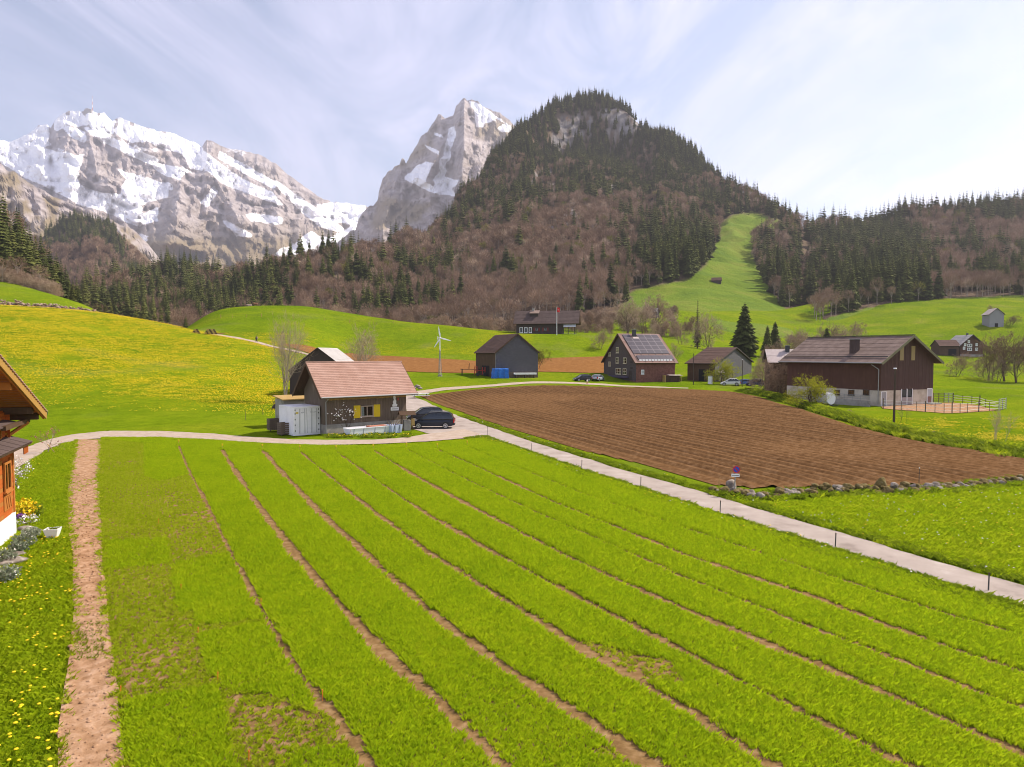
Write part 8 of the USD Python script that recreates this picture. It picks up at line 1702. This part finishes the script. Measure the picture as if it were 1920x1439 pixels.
obj('body', taper_box(1.15, 0.9, 1.35, 1.1, 0.8), plain('bluish_sheet_look', (0.42, 0.47, 0.62), 0.5), t); v0 = t; [obj('strap', box2((x, -0.57, 0.02), (x + 0.06, -0.53, 0.8)), STEEL_DK, t) for x in (-0.3, 0.3)]
obj('stick', cat_([bar((-0.4 + 0.2 * i, 0.1, 0.7), (-0.9 + 0.5 * i, -0.1 + 0.1 * i, 1.25), 0.05, 0.05) for i in range(5)]), W_GREY, t)
P = np.array(onflat([(763, 807.5)])[0]); t = site('roadside_stand', 'small wooden stand with a pitched roof in front of the black minivan', 'stand', P, 0.04, 20)
obj('body', box2((-0.35, -0.3, 0.0), (0.35, 0.3, 1.05)), CONCRETE, t); obj('post', cat_([bar((x, y, 0), (x, y, 1.65), 0.08, 0.08) for x in (-0.55, 0.55) for y in (-0.3, 0.3)]), W_BROWN, t)
obj('roof', cat_([plate([(-0.85, -0.65, 1.62), (0.85, -0.65, 1.62), (0.85, 0.02, 1.98), (-0.85, 0.02, 1.98)], 0.05), plate([(0.85, 0.65, 1.62), (-0.85, 0.65, 1.62), (-0.85, 0.0, 1.98), (0.85, 0.0, 1.98)], 0.05)]), W_BROWN, t); obj('board', box2((0.4, -0.36, 0.5), (0.75, -0.30, 1.2)), W_HONEY, t)
p = at(777, 722, 105); t = site('picnic_table', 'white picnic table on the grass behind the timber workshop', 'table', (p[0], 112), HS(p[0], 112), 15)
obj('top', box2((-1.4, -0.4, 0.72), (1.4, 0.4, 0.78)), WHITE_P, t)
for y in (-0.95, 0.7): obj('bench', box2((-1.4, y, 0.42), (1.4, y + 0.25, 0.47)), WHITE_P, t)
obj('trestle', cat_([bar((x, s_ * 0.8, 0), (x, s_ * 0.1, 0.72), 0.08, 0.06) for x in (-1, 1) for s_ in (-1, 1)]), W_GREY, t)
for k, (u, v, r, lab) in enumerate([(783, 727, 0.5, 'grey boulder on the grass beside the farm lane'), (788, 730, 0.4, 'pale smaller boulder right beside the farm lane'), (777, 729, 0.35, 'brown boulder nearest the timber workshop by the farm lane')]):
    p = on(u, v); obj('boulder', move(rock(450 + k, r, (1.2, 0.9, 0.7), 2), (p[0], p[1], p[2] + r * 0.3), 40 * k), STONE, None, 40, lab, 'boulder', 'boulders beside the farm lane')
# ================================================================ a walker, a child and two cows
import manifold3d as m3
def bones(joints, links, refine=0.05, it=6):
    """joints {name: ((x, y, z), r)}: hulls of the spheres at the two ends of every link, joined and smoothed"""
    def ball(p, r): return m3.Manifold.sphere(r, 16).translate(tuple(map(float, p)))
    whole = None
    for a, b in links:
        h = m3.Manifold.batch_hull([ball(*joints[a]), ball(*joints[b])]); whole = h if whole is None else whole + h
    me = whole.refine_to_length(refine).to_mesh(); tm = trimesh.Trimesh(me.vert_properties[:, :3], me.tri_verts)
    trimesh.smoothing.filter_taubin(tm, iterations=it); return tm
def person(label, loc, z, deg, h, coat, legs_, hair, pack=None):
    k = h / 1.75; t = site('person', label, 'person', loc, z, deg)
    J = lambda d: {n: ((x * k, y * k, z_ * k), r * k) for n, (x, y, z_, r) in d.items()}
    b = J(dict(head=(0.02, 0, 1.63, 0.095), chin=(0.05, 0, 1.55, 0.06), neck=(0, 0, 1.45, 0.055), sl=(0, 0.17, 1.40, 0.06), sr=(0, -0.17, 1.40, 0.06), el=(-0.04, 0.24, 1.12, 0.045), er=(0.06, -0.24, 1.12, 0.045), hl=(0.10, 0.25, 0.90, 0.035), hr=(-0.02, -0.26, 0.88, 0.035), fl=(0.13, 0.25, 0.80, 0.03), fr=(-0.01, -0.26, 0.78, 0.03),
               ch=(0, 0, 1.27, 0.13), pv=(0, 0, 0.95, 0.13), jl=(0, 0.09, 0.90, 0.095), jr=(0, -0.09, 0.90, 0.095), kl=(0.10, 0.09, 0.50, 0.065), kr=(-0.02, -0.09, 0.49, 0.065), al=(0.10, 0.09, 0.09, 0.045), ar=(-0.20, -0.09, 0.11, 0.045), tl=(0.26, 0.10, 0.035, 0.035), tr=(-0.06, -0.10, 0.04, 0.035)))
    obj('body', bones(b, [('head', 'chin'), ('chin', 'neck'), ('head', 'neck'), ('neck', 'ch'), ('neck', 'sl'), ('neck', 'sr'), ('sl', 'ch'), ('sr', 'ch'), ('sl', 'el'), ('sr', 'er'), ('el', 'hl'), ('er', 'hr'), ('hl', 'fl'), ('hr', 'fr'), ('ch', 'pv'), ('pv', 'jl'), ('pv', 'jr'), ('jl', 'kl'), ('jr', 'kr'), ('kl', 'al'), ('kr', 'ar'), ('al', 'tl'), ('ar', 'tr')], 0.06), plain(f'skin_look_{int(h * 100)}', (0.45, 0.26, 0.18), 0.6), t, smooth=True)
    G = lambda names, grow_: {n: (b[n][0], b[n][1] + grow_ * k) for n in names}
    obj('jacket', bones(G(('ch', 'pv', 'sl', 'sr', 'el', 'er', 'hl', 'hr', 'neck'), 0.022), [('ch', 'pv'), ('sl', 'ch'), ('sr', 'ch'), ('sl', 'sr'), ('sl', 'el'), ('sr', 'er'), ('el', 'hl'), ('er', 'hr')], 0.06), coat, t, smooth=True)
    obj('trousers', bones(G(('pv', 'jl', 'jr', 'kl', 'kr', 'al', 'ar'), 0.02), [('pv', 'jl'), ('pv', 'jr'), ('jl', 'kl'), ('jr', 'kr'), ('kl', 'al'), ('kr', 'ar')], 0.06), legs_, t, smooth=True)
    obj('hair', bones({'a': ((-0.015 * k, 0, 1.68 * k), 0.095 * k), 'b': ((-0.03 * k, 0, 1.60 * k), 0.085 * k)}, [('a', 'b')], 0.06), hair, t, smooth=True)
    if pack: obj('rucksack', box2((-0.33 * k, -0.15 * k, 1.0 * k), (-0.15 * k, 0.15 * k, 1.42 * k)), pack, t)
    return t
p = on(481, 643); person('walker in dark clothes with a rucksack on the hill lane', p[:2], p[2] + 0.1, 150, 1.75, plain('dark_jacket_look', (0.035, 0.035, 0.045)), plain('trousers_look', (0.05, 0.045, 0.04)), plain('hair_look', (0.05, 0.03, 0.02)), plain('rucksack_look', (0.22, 0.16, 0.15)))
p = on(1101, 721); person('child in white top and orange trousers beside the two parked cars', p[:2], p[2] + 0.02, -60, 1.12, plain('white_top_look', (0.72, 0.68, 0.64)), plain('orange_trousers_look', (0.50, 0.20, 0.10)), plain('fair_hair_look', (0.35, 0.22, 0.10)))
def cow(label, u, Y, deg, m_, lying=False):
    x = (u - 960) / 1280 * Y; z = HS(x, Y); t = site('cow', label, 'cow', (x, Y), z + (-0.45 if lying else 0), deg, 'cows on the crest of the green rise')
    j = dict(w=((0.55, 0, 1.22), 0.28), r=((-0.75, 0, 1.22), 0.27), b1=((0.4, 0, 1.02), 0.38), b2=((-0.45, 0, 1.0), 0.38), n=((0.95, 0, 1.35), 0.17), hd=((1.22, 0, 1.38), 0.13), mz=((1.52, 0, 1.18), 0.085), tl=((-1.05, 0, 1.3), 0.04), te=((-1.12, 0, 0.6), 0.03))
    lk = [('w', 'b1'), ('r', 'b2'), ('b1', 'b2'), ('w', 'r'), ('w', 'n'), ('n', 'hd'), ('hd', 'mz'), ('r', 'tl'), ('tl', 'te')]
    for s_, y in (('l', 0.2), ('q', -0.2)):
        j.update({s_ + 'f': ((0.6, y, 0.95), 0.13), s_ + 'k': ((0.62, y, 0.48), 0.065), s_ + 'h': ((0.6, y, 0.06), 0.06), s_ + 't': ((-0.72, y, 0.95), 0.16), s_ + 'o': ((-0.88, y, 0.5), 0.065), s_ + 'g': ((-0.8, y, 0.06), 0.06), s_ + 'e': ((1.15, y * 0.75, 1.5), 0.035)})
        lk += [(s_ + 'f', s_ + 'k'), (s_ + 'k', s_ + 'h'), (s_ + 't', s_ + 'o'), (s_ + 'o', s_ + 'g'), ('hd', s_ + 'e')]
    obj('body', bones(j, lk, 0.09), m_, t, smooth=True); obj('horn', cat_([beam((1.18, s_ * 0.1, 1.5), (1.26, s_ * 0.22, 1.66), 0.03, 5, 0.01) for s_ in (-1, 1)]), WHITEWASH, t)
cow('brown cow standing on the crest of the green rise', 481, 279, 200, plain('brown_hide_look', (0.20, 0.09, 0.05))); cow('pale cow lying beside the brown one on the green rise', 470, 279, 170, plain('pale_hide_look', (0.50, 0.36, 0.27)), True)
# a wire fence across the green rise, and the mast on the snowy summit
rail_fence('hill_fence', 'line of thin fence posts across the green rise above the lane', [tuple(on(u, v)[:2]) for u, v in ((414, 597), (436, 596.5), (462, 596), (490, 595), (550, 598), (609, 602), (655, 606), (700, 607.5), (738, 608))], 1.1, (0.55, 1.0), 0.06, 0.012, W_HONEY, STEEL_DK)
pm = at(173.5, 209.5, 5560); t = thing('radio_mast', 'tall red and white radio mast on the summit of the snowy mountain', 'mast', pm - [0, 0, 15]); hm = zrow(180, 5560) - pm[2] + 15
for k in range(6): obj('section', beam((0, 0, hm * k / 6), (0, 0, hm * (k + 1) / 6), 4.6 - 0.6 * k, 8, 4.0 - 0.6 * k), WHITE_P if k % 2 == 0 else plain(f'mast_red_look_{k}', (0.50, 0.22, 0.20)), t)
pm = at(166, 210.5, 5570); t = thing('summit_station', 'pale building beside the radio mast on the snowy summit', 'station', pm - [0, 0, 10]); obj('hall', cat_([box2((-28, -14, -20), (26, 14, 26)), box2((-18, -10, 26), (6, 10, 36))]), CONCRETE, t); obj('roof', box2((-29, -15, 26), (27, 15, 28)) if False else box2((6.5, -15, 26.2), (27, 15, 28.5)), METAL, t)
# ================================================================ the trees that stand alone
def lone(name, label, cat_name, wood_, twig_, bark_, leaf_, u, Y, v_top, base_h, rot_=0, sx=1.0, z=None, group=None, dz=0.0):
    x = (u - 960) / 1280 * Y; zb = HS(x, Y) if z is None else z
    s = (zrow(v_top, Y) - zb) / base_h
    t = thing(name, label, cat_name, (x, Y, zb - 0.1 + dz), rot_, group, (s * sx, s * sx, s)); obj('trunk', wood_, bark_, t); obj('crown', twig_, leaf_, t)
    return t
def topz(m_): return float(max(m_[0][0][:, 2].max(), m_[1][0][:, 2].max()))
B_TALL = bare(601, 14, 0.34, 4, (8, 5, 3), 0.27, 0.028, 5, 0.25, 0.9, 4, 5, nolimb=2); h_ = topz(B_TALL)
lone('bare_tree', 'tall many stemmed bare tree standing left of the dark shed', 'bare tree', *B_TALL, BARK_PALE, TWIG_GREY, 532, 99, 571, h_, 40, 0.66)
B_MID = bare(602, 11, 0.46, 4, (8, 5, 3), 0.20, 0.038, 4, 0.15, 0.8, 4, 5, nolimb=2); h_ = topz(B_MID)
lone('bare_tree', 'pale bare tree behind the pink tiled roof of the workshop', 'bare tree', *B_MID, BARK_PALE, TWIG_GREY, 673, 140, 596, h_, 0, 0.8)
B_R1 = bare(603, 16, 0.50, 4, (8, 5, 4), 0.30, 0.08, 3, 0.2, 0.75, 8, 5, nolimb=2); B_R2 = bare(604, 13, 0.62, 4, (9, 6, 5), 0.26, 0.06, 2, 0.12, 0.6, 8, 5, nolimb=2); h1, h2 = topz(B_R1), topz(B_R2)
B_COL = bare(605, 16, 0.22, 4, (10, 5, 3), 0.25, 0.07, 1, 0.1, 0.95, 7, 4, nolimb=2); h3 = topz(B_COL)
for (u, Y, v, m_, hh, sx, lab, lf) in [
    (1178, 300, 546, B_R1, h1, 0.85, 'tall bare tree group right behind the chalet on the rise', TWIG_GREY), (1205, 310, 556, B_R1, h1, 0.8, 'bare tree right of the tallest pair behind the chalet', TWIG_GREY), (1326, 240, 577, B_R2, h2, 0.9, 'rounded bare tree beside the slim grey conifer', TWIG_GREY),
    (1275, 270, 597, B_R2, h2, 0.7, 'thin bare tree left of the slim grey conifer', TWIG_GREY), (1235, 330, 540, B_R2, h2, 0.8, 'bare tree above the small grey pasture hut', TWIG), (1222, 270, 600, B_R2, h2, 0.7, 'small bare tree right of the chimney of the solar house', TWIG_GREY),
    (1433, 129, 661, B_R2, h2, 0.85, 'bare brown tree standing before the gable of the low brown barn', TWIG_GREY), (1464, 126, 668, B_R2, h2, 0.85, 'bare brown tree at the left corner of the big barn', TWIG), (1486, 210, 606, B_R2, h2, 1.0, 'bare tree rising behind the roof of the pale roofed house', TWIG_GREY),
    (1520, 220, 612, B_R2, h2, 1.0, 'bare tree behind the left end of the big barn roof', TWIG_GREY), (1556, 240, 592, B_R1, h1, 0.8, 'taller bare tree behind the middle of the big barn roof', TWIG_GREY), (1580, 235, 601, B_R2, h2, 0.9, 'bare tree behind the chimney of the big barn', TWIG_GREY), (1443, 200, 640, B_R2, h2, 1.0, 'reddish bare tree between low brown barn and pale roofed house', TWIG),
    (1857, 190, 615, B_R1, h1, 0.7, 'tall bare tree in front of the far farmhouse', TWIG), (1884, 185, 618, B_COL, h3, 1.6, 'slender bare tree in the row at the right edge', TWIG), (1907, 180, 612, B_R1, h1, 0.75, 'bushy bare tree nearest the right edge', TWIG), (1935, 182, 620, B_R1, h1, 0.75, 'bare tree just outside the row at the right edge', TWIG),
    (1796, 200, 655, B_R2, h2, 1.0, 'round brown bare bush tree left of the far farmhouse', TWIG), (1842, 195, 660, B_R2, h2, 0.9, 'low bare tree at the left end of the right hand row', TWIG_GREY), (1872, 182, 662, B_R2, h2, 1.0, 'low bare bush between the tall trees at the right edge', TWIG_GREY), (1893, 338, 588, B_R2, h2, 1.3, 'bare bush beside the grey hut on the meadow slope', TWIG), (1860, 350, 568, B_R2, h2, 0.9, 'bare tree behind the grey hut on the meadow slope', TWIG),
    (1265, 190, 640, B_COL, h3, 1.2, 'thin bare tree at the right end of the solar house', TWIG_GREY), (1125, 215, 612, B_R2, h2, 1.0, 'small bare bush on the green rise right of the chalet', TWIG_GREY), (1008, 180, 648, B_R2, h2, 1.0, 'small blossoming bush right of the shingled barn', BUD), (1600, 330, 598, B_R2, h2, 0.9, 'lone bare bush on the meadow behind the big barn', TWIG)]:
    lone('bare_tree', lab, 'bare tree', *m_, BARK, lf, u, Y, v, hh, (u * 37) % 360, sx)
B_GRN = bare(606, 7, 0.6, 4, (8, 5, 4), 0.20, 0.05, 3, 0.12, 0.6, 4, 5, nolimb=2)
def leaved(name, label, m_, bark_, leafm, u, Y, v_top, sx, n, seed, sz):
    hh = topz(m_); t = lone(name, label, 'tree', *m_, bark_, leafm, u, Y, v_top, hh, 30, sx)
    g = np.random.default_rng(seed); tw = m_[1][0][2::3]; c = tw[g.choice(len(tw), n)] + g.normal(0, 0.12, (n, 3))
    a = g.normal(size=(n, 3)); a /= np.linalg.norm(a, axis=1)[:, None]; b = np.cross(a, g.normal(size=(n, 3))); b /= np.linalg.norm(b, axis=1)[:, None]; s = sz * g.uniform(0.6, 1.3, n)[:, None]
    v = np.stack([c - a * s, c + b * s * 0.6, c + a * s, c - b * s * 0.6], 1).reshape(-1, 3); k = 4 * np.arange(n)[:, None]
    obj('leaves', (v, np.vstack([k + [0, 1, 2], k + [0, 2, 3]])), leafm, t, kind='stuff'); return t
BUDL = leafy('spring_leaf_look', (0.20, 0.22, 0.012), (0.29, 0.30, 0.016), (0.40, 0.37, 0.04), 0.45)
leaved('green_tree', 'light green budding tree in front of the dark side of the big barn', B_GRN, BARK, BUDL, 1523, 99, 699, 1.45, 3600, 7, 0.085)
leaved('green_tree', 'light green budding tree in front of the low brown roofed barn', B_GRN, BARK, BUDL, 1356, 149, 668, 1.3, 3000, 8, 0.09)
B_SHR = bare(607, 1.6, 0.7, 3, (6, 5), 0.04, 0.03, 7, 0.1, 0.5, 7, 4, nolimb=1); lone('bare_bush', 'small grey bush on the bank right of the green tree', 'bush', *B_SHR, BARK, TWIG_GREY, 1593, 90, 765, topz(B_SHR), 0, 1.3)
B_THIN = bare(608, 4, 0.22, 3, (7, 4), 0.055, 0.018, 4, 0.3, 0.95, 5, 5, nolimb=1); lone('sapling', 'thin many stemmed sapling on the bank right of the paddock', 'sapling', *B_THIN, BARK_PALE, TWIG_GREY, 1876, 62, 754, topz(B_THIN), 0, 0.9)
B_SAP = bare(609, 3, 0.3, 3, (5, 4), 0.04, 0.016, 1, 0.3, 0.9, 5, 5, nolimb=1); lone('sapling', 'small sapling just right of the tall telegraph pole', 'sapling', *B_SAP, BARK, TWIG, 1690, 79, 757, topz(B_SAP), 0, 1.0); lone('sapling', 'thinner sapling second to the right of the telegraph pole', 'sapling', *B_SAP, BARK, TWIG, 1702, 79, 763, topz(B_SAP), 90, 0.7)
# conifers among the houses
S_BIG = spruce(650, 15, 3.6, 30, 15, 2, 0.6); S_COL = spruce(651, 18, 1.5, 26, 9, 2)
lone('spruce_tree', 'broad dark spruce standing behind the low brown roofed barn', 'spruce', *S_BIG, BARK, NEEDLE, 1395, 232, 565, topz(S_BIG), 0, 1.15)
lone('larch_tree', 'slim grey green conifer column left of the rounded bare tree', 'conifer', *S_COL, BARK, needle_mat('larch_needles', (0.07, 0.065, 0.025), (0.10, 0.09, 0.035), (0.14, 0.12, 0.05)), 1307, 242, 560, topz(S_COL), 0, 1.1)
for u, Y, v, sx, lab in ((1438, 240, 608, 0.9, 'small dark spruce right of the broad spruce'), (1452, 245, 600, 1.0, 'middle sized spruce second right of the broad spruce'), (1549, 240, 611, 1.0, 'small dark spruce behind the big barn roof'), (1396, 900, 424, 1.2, 'lone small conifer on the upper pasture'), (1447, 930, 388, 0.9, 'tall conifer on the skyline above the pasture'), (1470, 905, 408, 1.2, 'rounded lone conifer at the right end of the pasture skyline'), (1432, 960, 372, 0.7, 'tallest slim conifer on the skyline of the pasture')):
    x = (u - 960) / 1280 * Y; lone('spruce_tree', lab, 'spruce', *S_BIG, BARK, NEEDLE, u, Y, v, topz(S_BIG), u % 360, sx, float(HALL(np.array([x]), np.array([float(Y)]))[0]))
# garden trees by the orange chalet and the magnolia
B_WHT = bare(610, 2.4, 0.6, 4, (6, 5, 4), 0.075, 0.016, 2, 0.3, 0.5, 5, 5, nolimb=2); hw_ = topz(B_WHT)
t = lone('blossom_tree', 'small crooked tree full of white blossom behind the orange chalet', 'tree', *B_WHT, BARK, TWIG_GREY, 27, 40, 843, hw_, 200, 1.15)
def blossoms(t, m_, n, seed, sz, mat_, name='blossom', lump=False):
    g = np.random.default_rng(seed); tw = m_[1][0][2::3]; c = tw[g.choice(len(tw), n)] + g.normal(0, 0.03, (n, 3)); out = []
    if lump: return obj(name, cat_([move(rock(seed + i, sz * g.uniform(0.7, 1.3), (1, 1, 1), 1), q) for i, q in enumerate(c)]), mat_, t, kind='stuff')
    a = g.normal(size=(n, 3)); a /= np.linalg.norm(a, axis=1)[:, None]; b = np.cross(a, g.normal(size=(n, 3))); b /= np.linalg.norm(b, axis=1)[:, None]; s = sz * g.uniform(0.6, 1.3, n)[:, None]
    v = np.stack([c - a * s, c + b * s, c + a * s, c - b * s], 1).reshape(-1, 3); k = 4 * np.arange(n)[:, None]; return obj(name, (v, np.vstack([k + [0, 1, 2], k + [0, 2, 3]])), mat_, t, kind='stuff')
blossoms(t, B_WHT, 1500, 21, 0.035, BLOSSOM)
B_RED = bare(611, 2.2, 0.55, 3, (6, 5), 0.035, 0.014, 1, 0.35, 0.7, 5, 6, nolimb=1); t = lone('young_tree', 'young tree with reddish buds tied to a stake by the gravel track', 'tree', *B_RED, BARK_PALE, TWIG, 82, 54.5, 794, topz(B_RED), 0, 1.2)
obj('stake', beam((0.75, -0.1, -0.1), (0.08, 0, 0.75), 0.025, 5), W_HONEY, t); blossoms(t, B_RED, 90, 22, 0.04, plain('bud_look', (0.35, 0.13, 0.09)))
xm = onflat([(650, 814)])[0]; g = np.random.default_rng(23); tips = []
t = thing('magnolia', 'magnolia with scattered white blossoms against the timber workshop wall', 'tree', (xm[0], xm[1], 0.0), 38)
bs_ = []
for k in range(15):
    x = -1.95 + 3.4 * (k + 0.5) / 15 + g.normal(0, 0.1); zt = 2.75 - 0.42 * abs(x + 0.3) + g.normal(0, 0.15); m_ = np.array([x * 0.35, g.normal(0, 0.12), 0.55 + 0.35 * zt * 0.5]); e = np.array([x, g.normal(0, 0.28) + 0.1, zt])
    bs_ += [beam((0, 0, 0.35), m_, 0.032, 5, 0.022), beam(m_, e, 0.022, 4, 0.007)]
    for q in range(4):
        a_ = m_ + (e - m_) * g.uniform(0.25, 0.9); b_ = a_ + g.normal(0, 0.28, 3) + [0, 0, 0.22]; bs_.append(beam(a_, b_, 0.010, 3, 0.004)); tips += [b_]
    tips += [e]
obj('trunk', cat_([beam((0, 0, -0.1), (0.02, 0, 0.42), 0.055, 7, 0.045)] + bs_), BARK, t)
tips = np.array(tips); tips = np.vstack([tips, tips[g.choice(len(tips), 60)] + g.normal(0, 0.12, (60, 3))])
obj('blossom', cat_([move(rock(800 + i, 0.047 * g.uniform(0.7, 1.3), (1, 1, 1.2), 1), q) for i, q in enumerate(tips)]), BLOSSOM, t, kind='stuff')
B_MAG2 = bare(613, 1.3, 0.8, 3, (6, 4), 0.03, 0.012, 3, 0.2, 0.35, 5, 4, nolimb=1); p = onflat([(679, 810)])[0]
t = lone('white_shrub', 'low pale flowering shrub behind the white raised bed', 'shrub', *B_MAG2, BARK, TWIG_GREY, 680, p[1], 789, topz(B_MAG2), 0, 1.5); blossoms(t, B_MAG2, 420, 24, 0.04, plain('cream_blossom_look', (0.62, 0.55, 0.42), 0.8))
g = np.random.default_rng(25); wd = np.array([onflat([(u, v)])[0] for u, v in zip(g.uniform(612, 775, 170), g.uniform(815.5, 822, 170))])
instancer('wall_flowers', [(flower(0.05, 0.2), YELLOW), (tuft(180, 30, 0.2, 0.25, 0.025, 0.8, 0.6), VERGE)], np.column_stack([wd, 0 * wd[:, :1] + 0.02]), g.uniform(0, 6, 170), g.uniform(0.7, 1.4, 170), (g.random(170) < 0.62).astype(int), 'dandelions and grass along the foot of the timber workshop', 'flowers')
p = at(536, 768, 90); t = site('brush_pile', 'dark brown brush pile at the foot of the tall bare tree', 'brush pile', (p[0], 92), HS(p[0], 92), 0)
obj('branches', cat_([beam((g.uniform(-2.2, 2.2), g.uniform(-1, 1), g.uniform(0, 1.2)), (g.uniform(-2.2, 2.2), g.uniform(-1, 1), g.uniform(0.2, 2.0)), 0.05, 4, 0.02) for i in range(150)]), BARK, t, kind='stuff'); obj('heap', move(rock(460, 1.5, (1.5, 0.8, 0.75), 2), (0, 0, 0.4)), W_DARK, t)
# bare scrub along the foot of the woods
g = np.random.default_rng(71); n = 390; u = np.concatenate([g.uniform(570, 1150, 300), g.uniform(1150, 1300, 28), g.uniform(1480, 1610, 60)]); Y = np.concatenate([g.uniform(300, 420, 300), g.uniform(300, 400, 28), g.uniform(245, 330, 60)])
x = (u - 960) / 1280 * Y; keep = ~((u > 940) & (u < 1090) & (Y < 320)); x, Y = x[keep], Y[keep]
B_SC = [bare(620 + k, 6, 0.6, 3, (7, 5), 0.10, 0.10, 5, 0.12, 0.55, 7, 3, nolimb=1) for k in range(3)]
instancer('bare_scrub', [[(m_[0], TWIG_GREY), (m_[1], TWIG if k else TWIG_GREY)] for k, m_ in enumerate(B_SC)], np.column_stack([x, Y, HALL(x, Y) - 0.1]), g.uniform(0, 6, len(x)), g.uniform(0.6, 1.5, len(x)) * np.where((Y < 330) & (x > 100), 0.6, 1.0), g.integers(0, 3, len(x)), 'pinkish bare scrub along the foot of the wooded hill', 'scrub')

# dandelions of the far meadows: clumps of heads
g = np.random.default_rng(81)
def clump(seed, n):
    g_ = np.random.default_rng(seed); return cat_([move(flower(0.045, 0.0), (g_.uniform(-.6, .6), g_.uniform(-.6, .6), g_.uniform(0.10, 0.2)), 0, g_.uniform(0.7, 1.4)) for _ in range(n)])
Yd_ = g.uniform(84, 203, 60000); ud = g.uniform(-40, 640, 60000); xd_ = (ud - 960) / 1280 * Yd_
w_ = Yd_ / 203 * np.clip((Yd_ - 82) / 22, 0.03, 1) * np.clip((606 - ud) / 90, 0, 1) * np.clip((meshkit.fbm(np.column_stack([xd_ / 7, Yd_ / 7, 0 * xd_]), 4, 82) - 0.34) * 4.5, 0.02, 1)
k = (g.random(60000) < w_ * 0.5) & ~shapely.contains_xy(hl.buffer(1.0), xd_, Yd_); xd_, Yd_ = xd_[k], Yd_[k]
CL = [(clump(83 + i, 5 + i), YELLOW) for i in range(3)]
instancer('meadow_dandelions', CL, np.column_stack([xd_, Yd_, H(xd_, Yd_)]), g.uniform(0, 6, len(xd_)), g.uniform(0.8, 1.3, len(xd_)), g.integers(0, 3, len(xd_)), 'dandelions covering the meadow slope on the left in yellow', 'flowers')
yr, ur = g.uniform(58, 84, 2500), g.uniform(1600, 2000, 2500); xr = (ur - 960) / 1280 * yr; k = g.random(2500) < np.clip((meshkit.fbm(np.column_stack([xr / 5, yr / 5, 0 * xr]), 3, 84) - 0.40) * 4, 0, 0.8) * np.clip((ur - 1600) / 150, 0, 1); xr, yr = xr[k], yr[k]
k = ~shapely.contains_xy(PF.buffer(2.5), xr, yr); xr, yr = xr[k], yr[k]
instancer('paddock_dandelions', CL, np.column_stack([xr, yr, H(xr, yr)]), g.uniform(0, 6, len(xr)), g.uniform(0.6, 1.0, len(xr)), g.integers(0, 3, len(xr)), 'dandelions in the meadow between the bank and the paddock', 'flowers')
# ================================================================ the air
HAZE_D = 7.5e-5
hz = usdkit.material(stage, '/World/Looks/haze_look', {'v': ('principled_volume', {'color': (0.93, 0.90, 0.97), 'density': HAZE_D, 'anisotropy': 0.3})}, [], volume='v.volume')
obj('haze', box2((-9900, -1500, -110), (9900, 9900, 2350)), hz, kind='stuff')
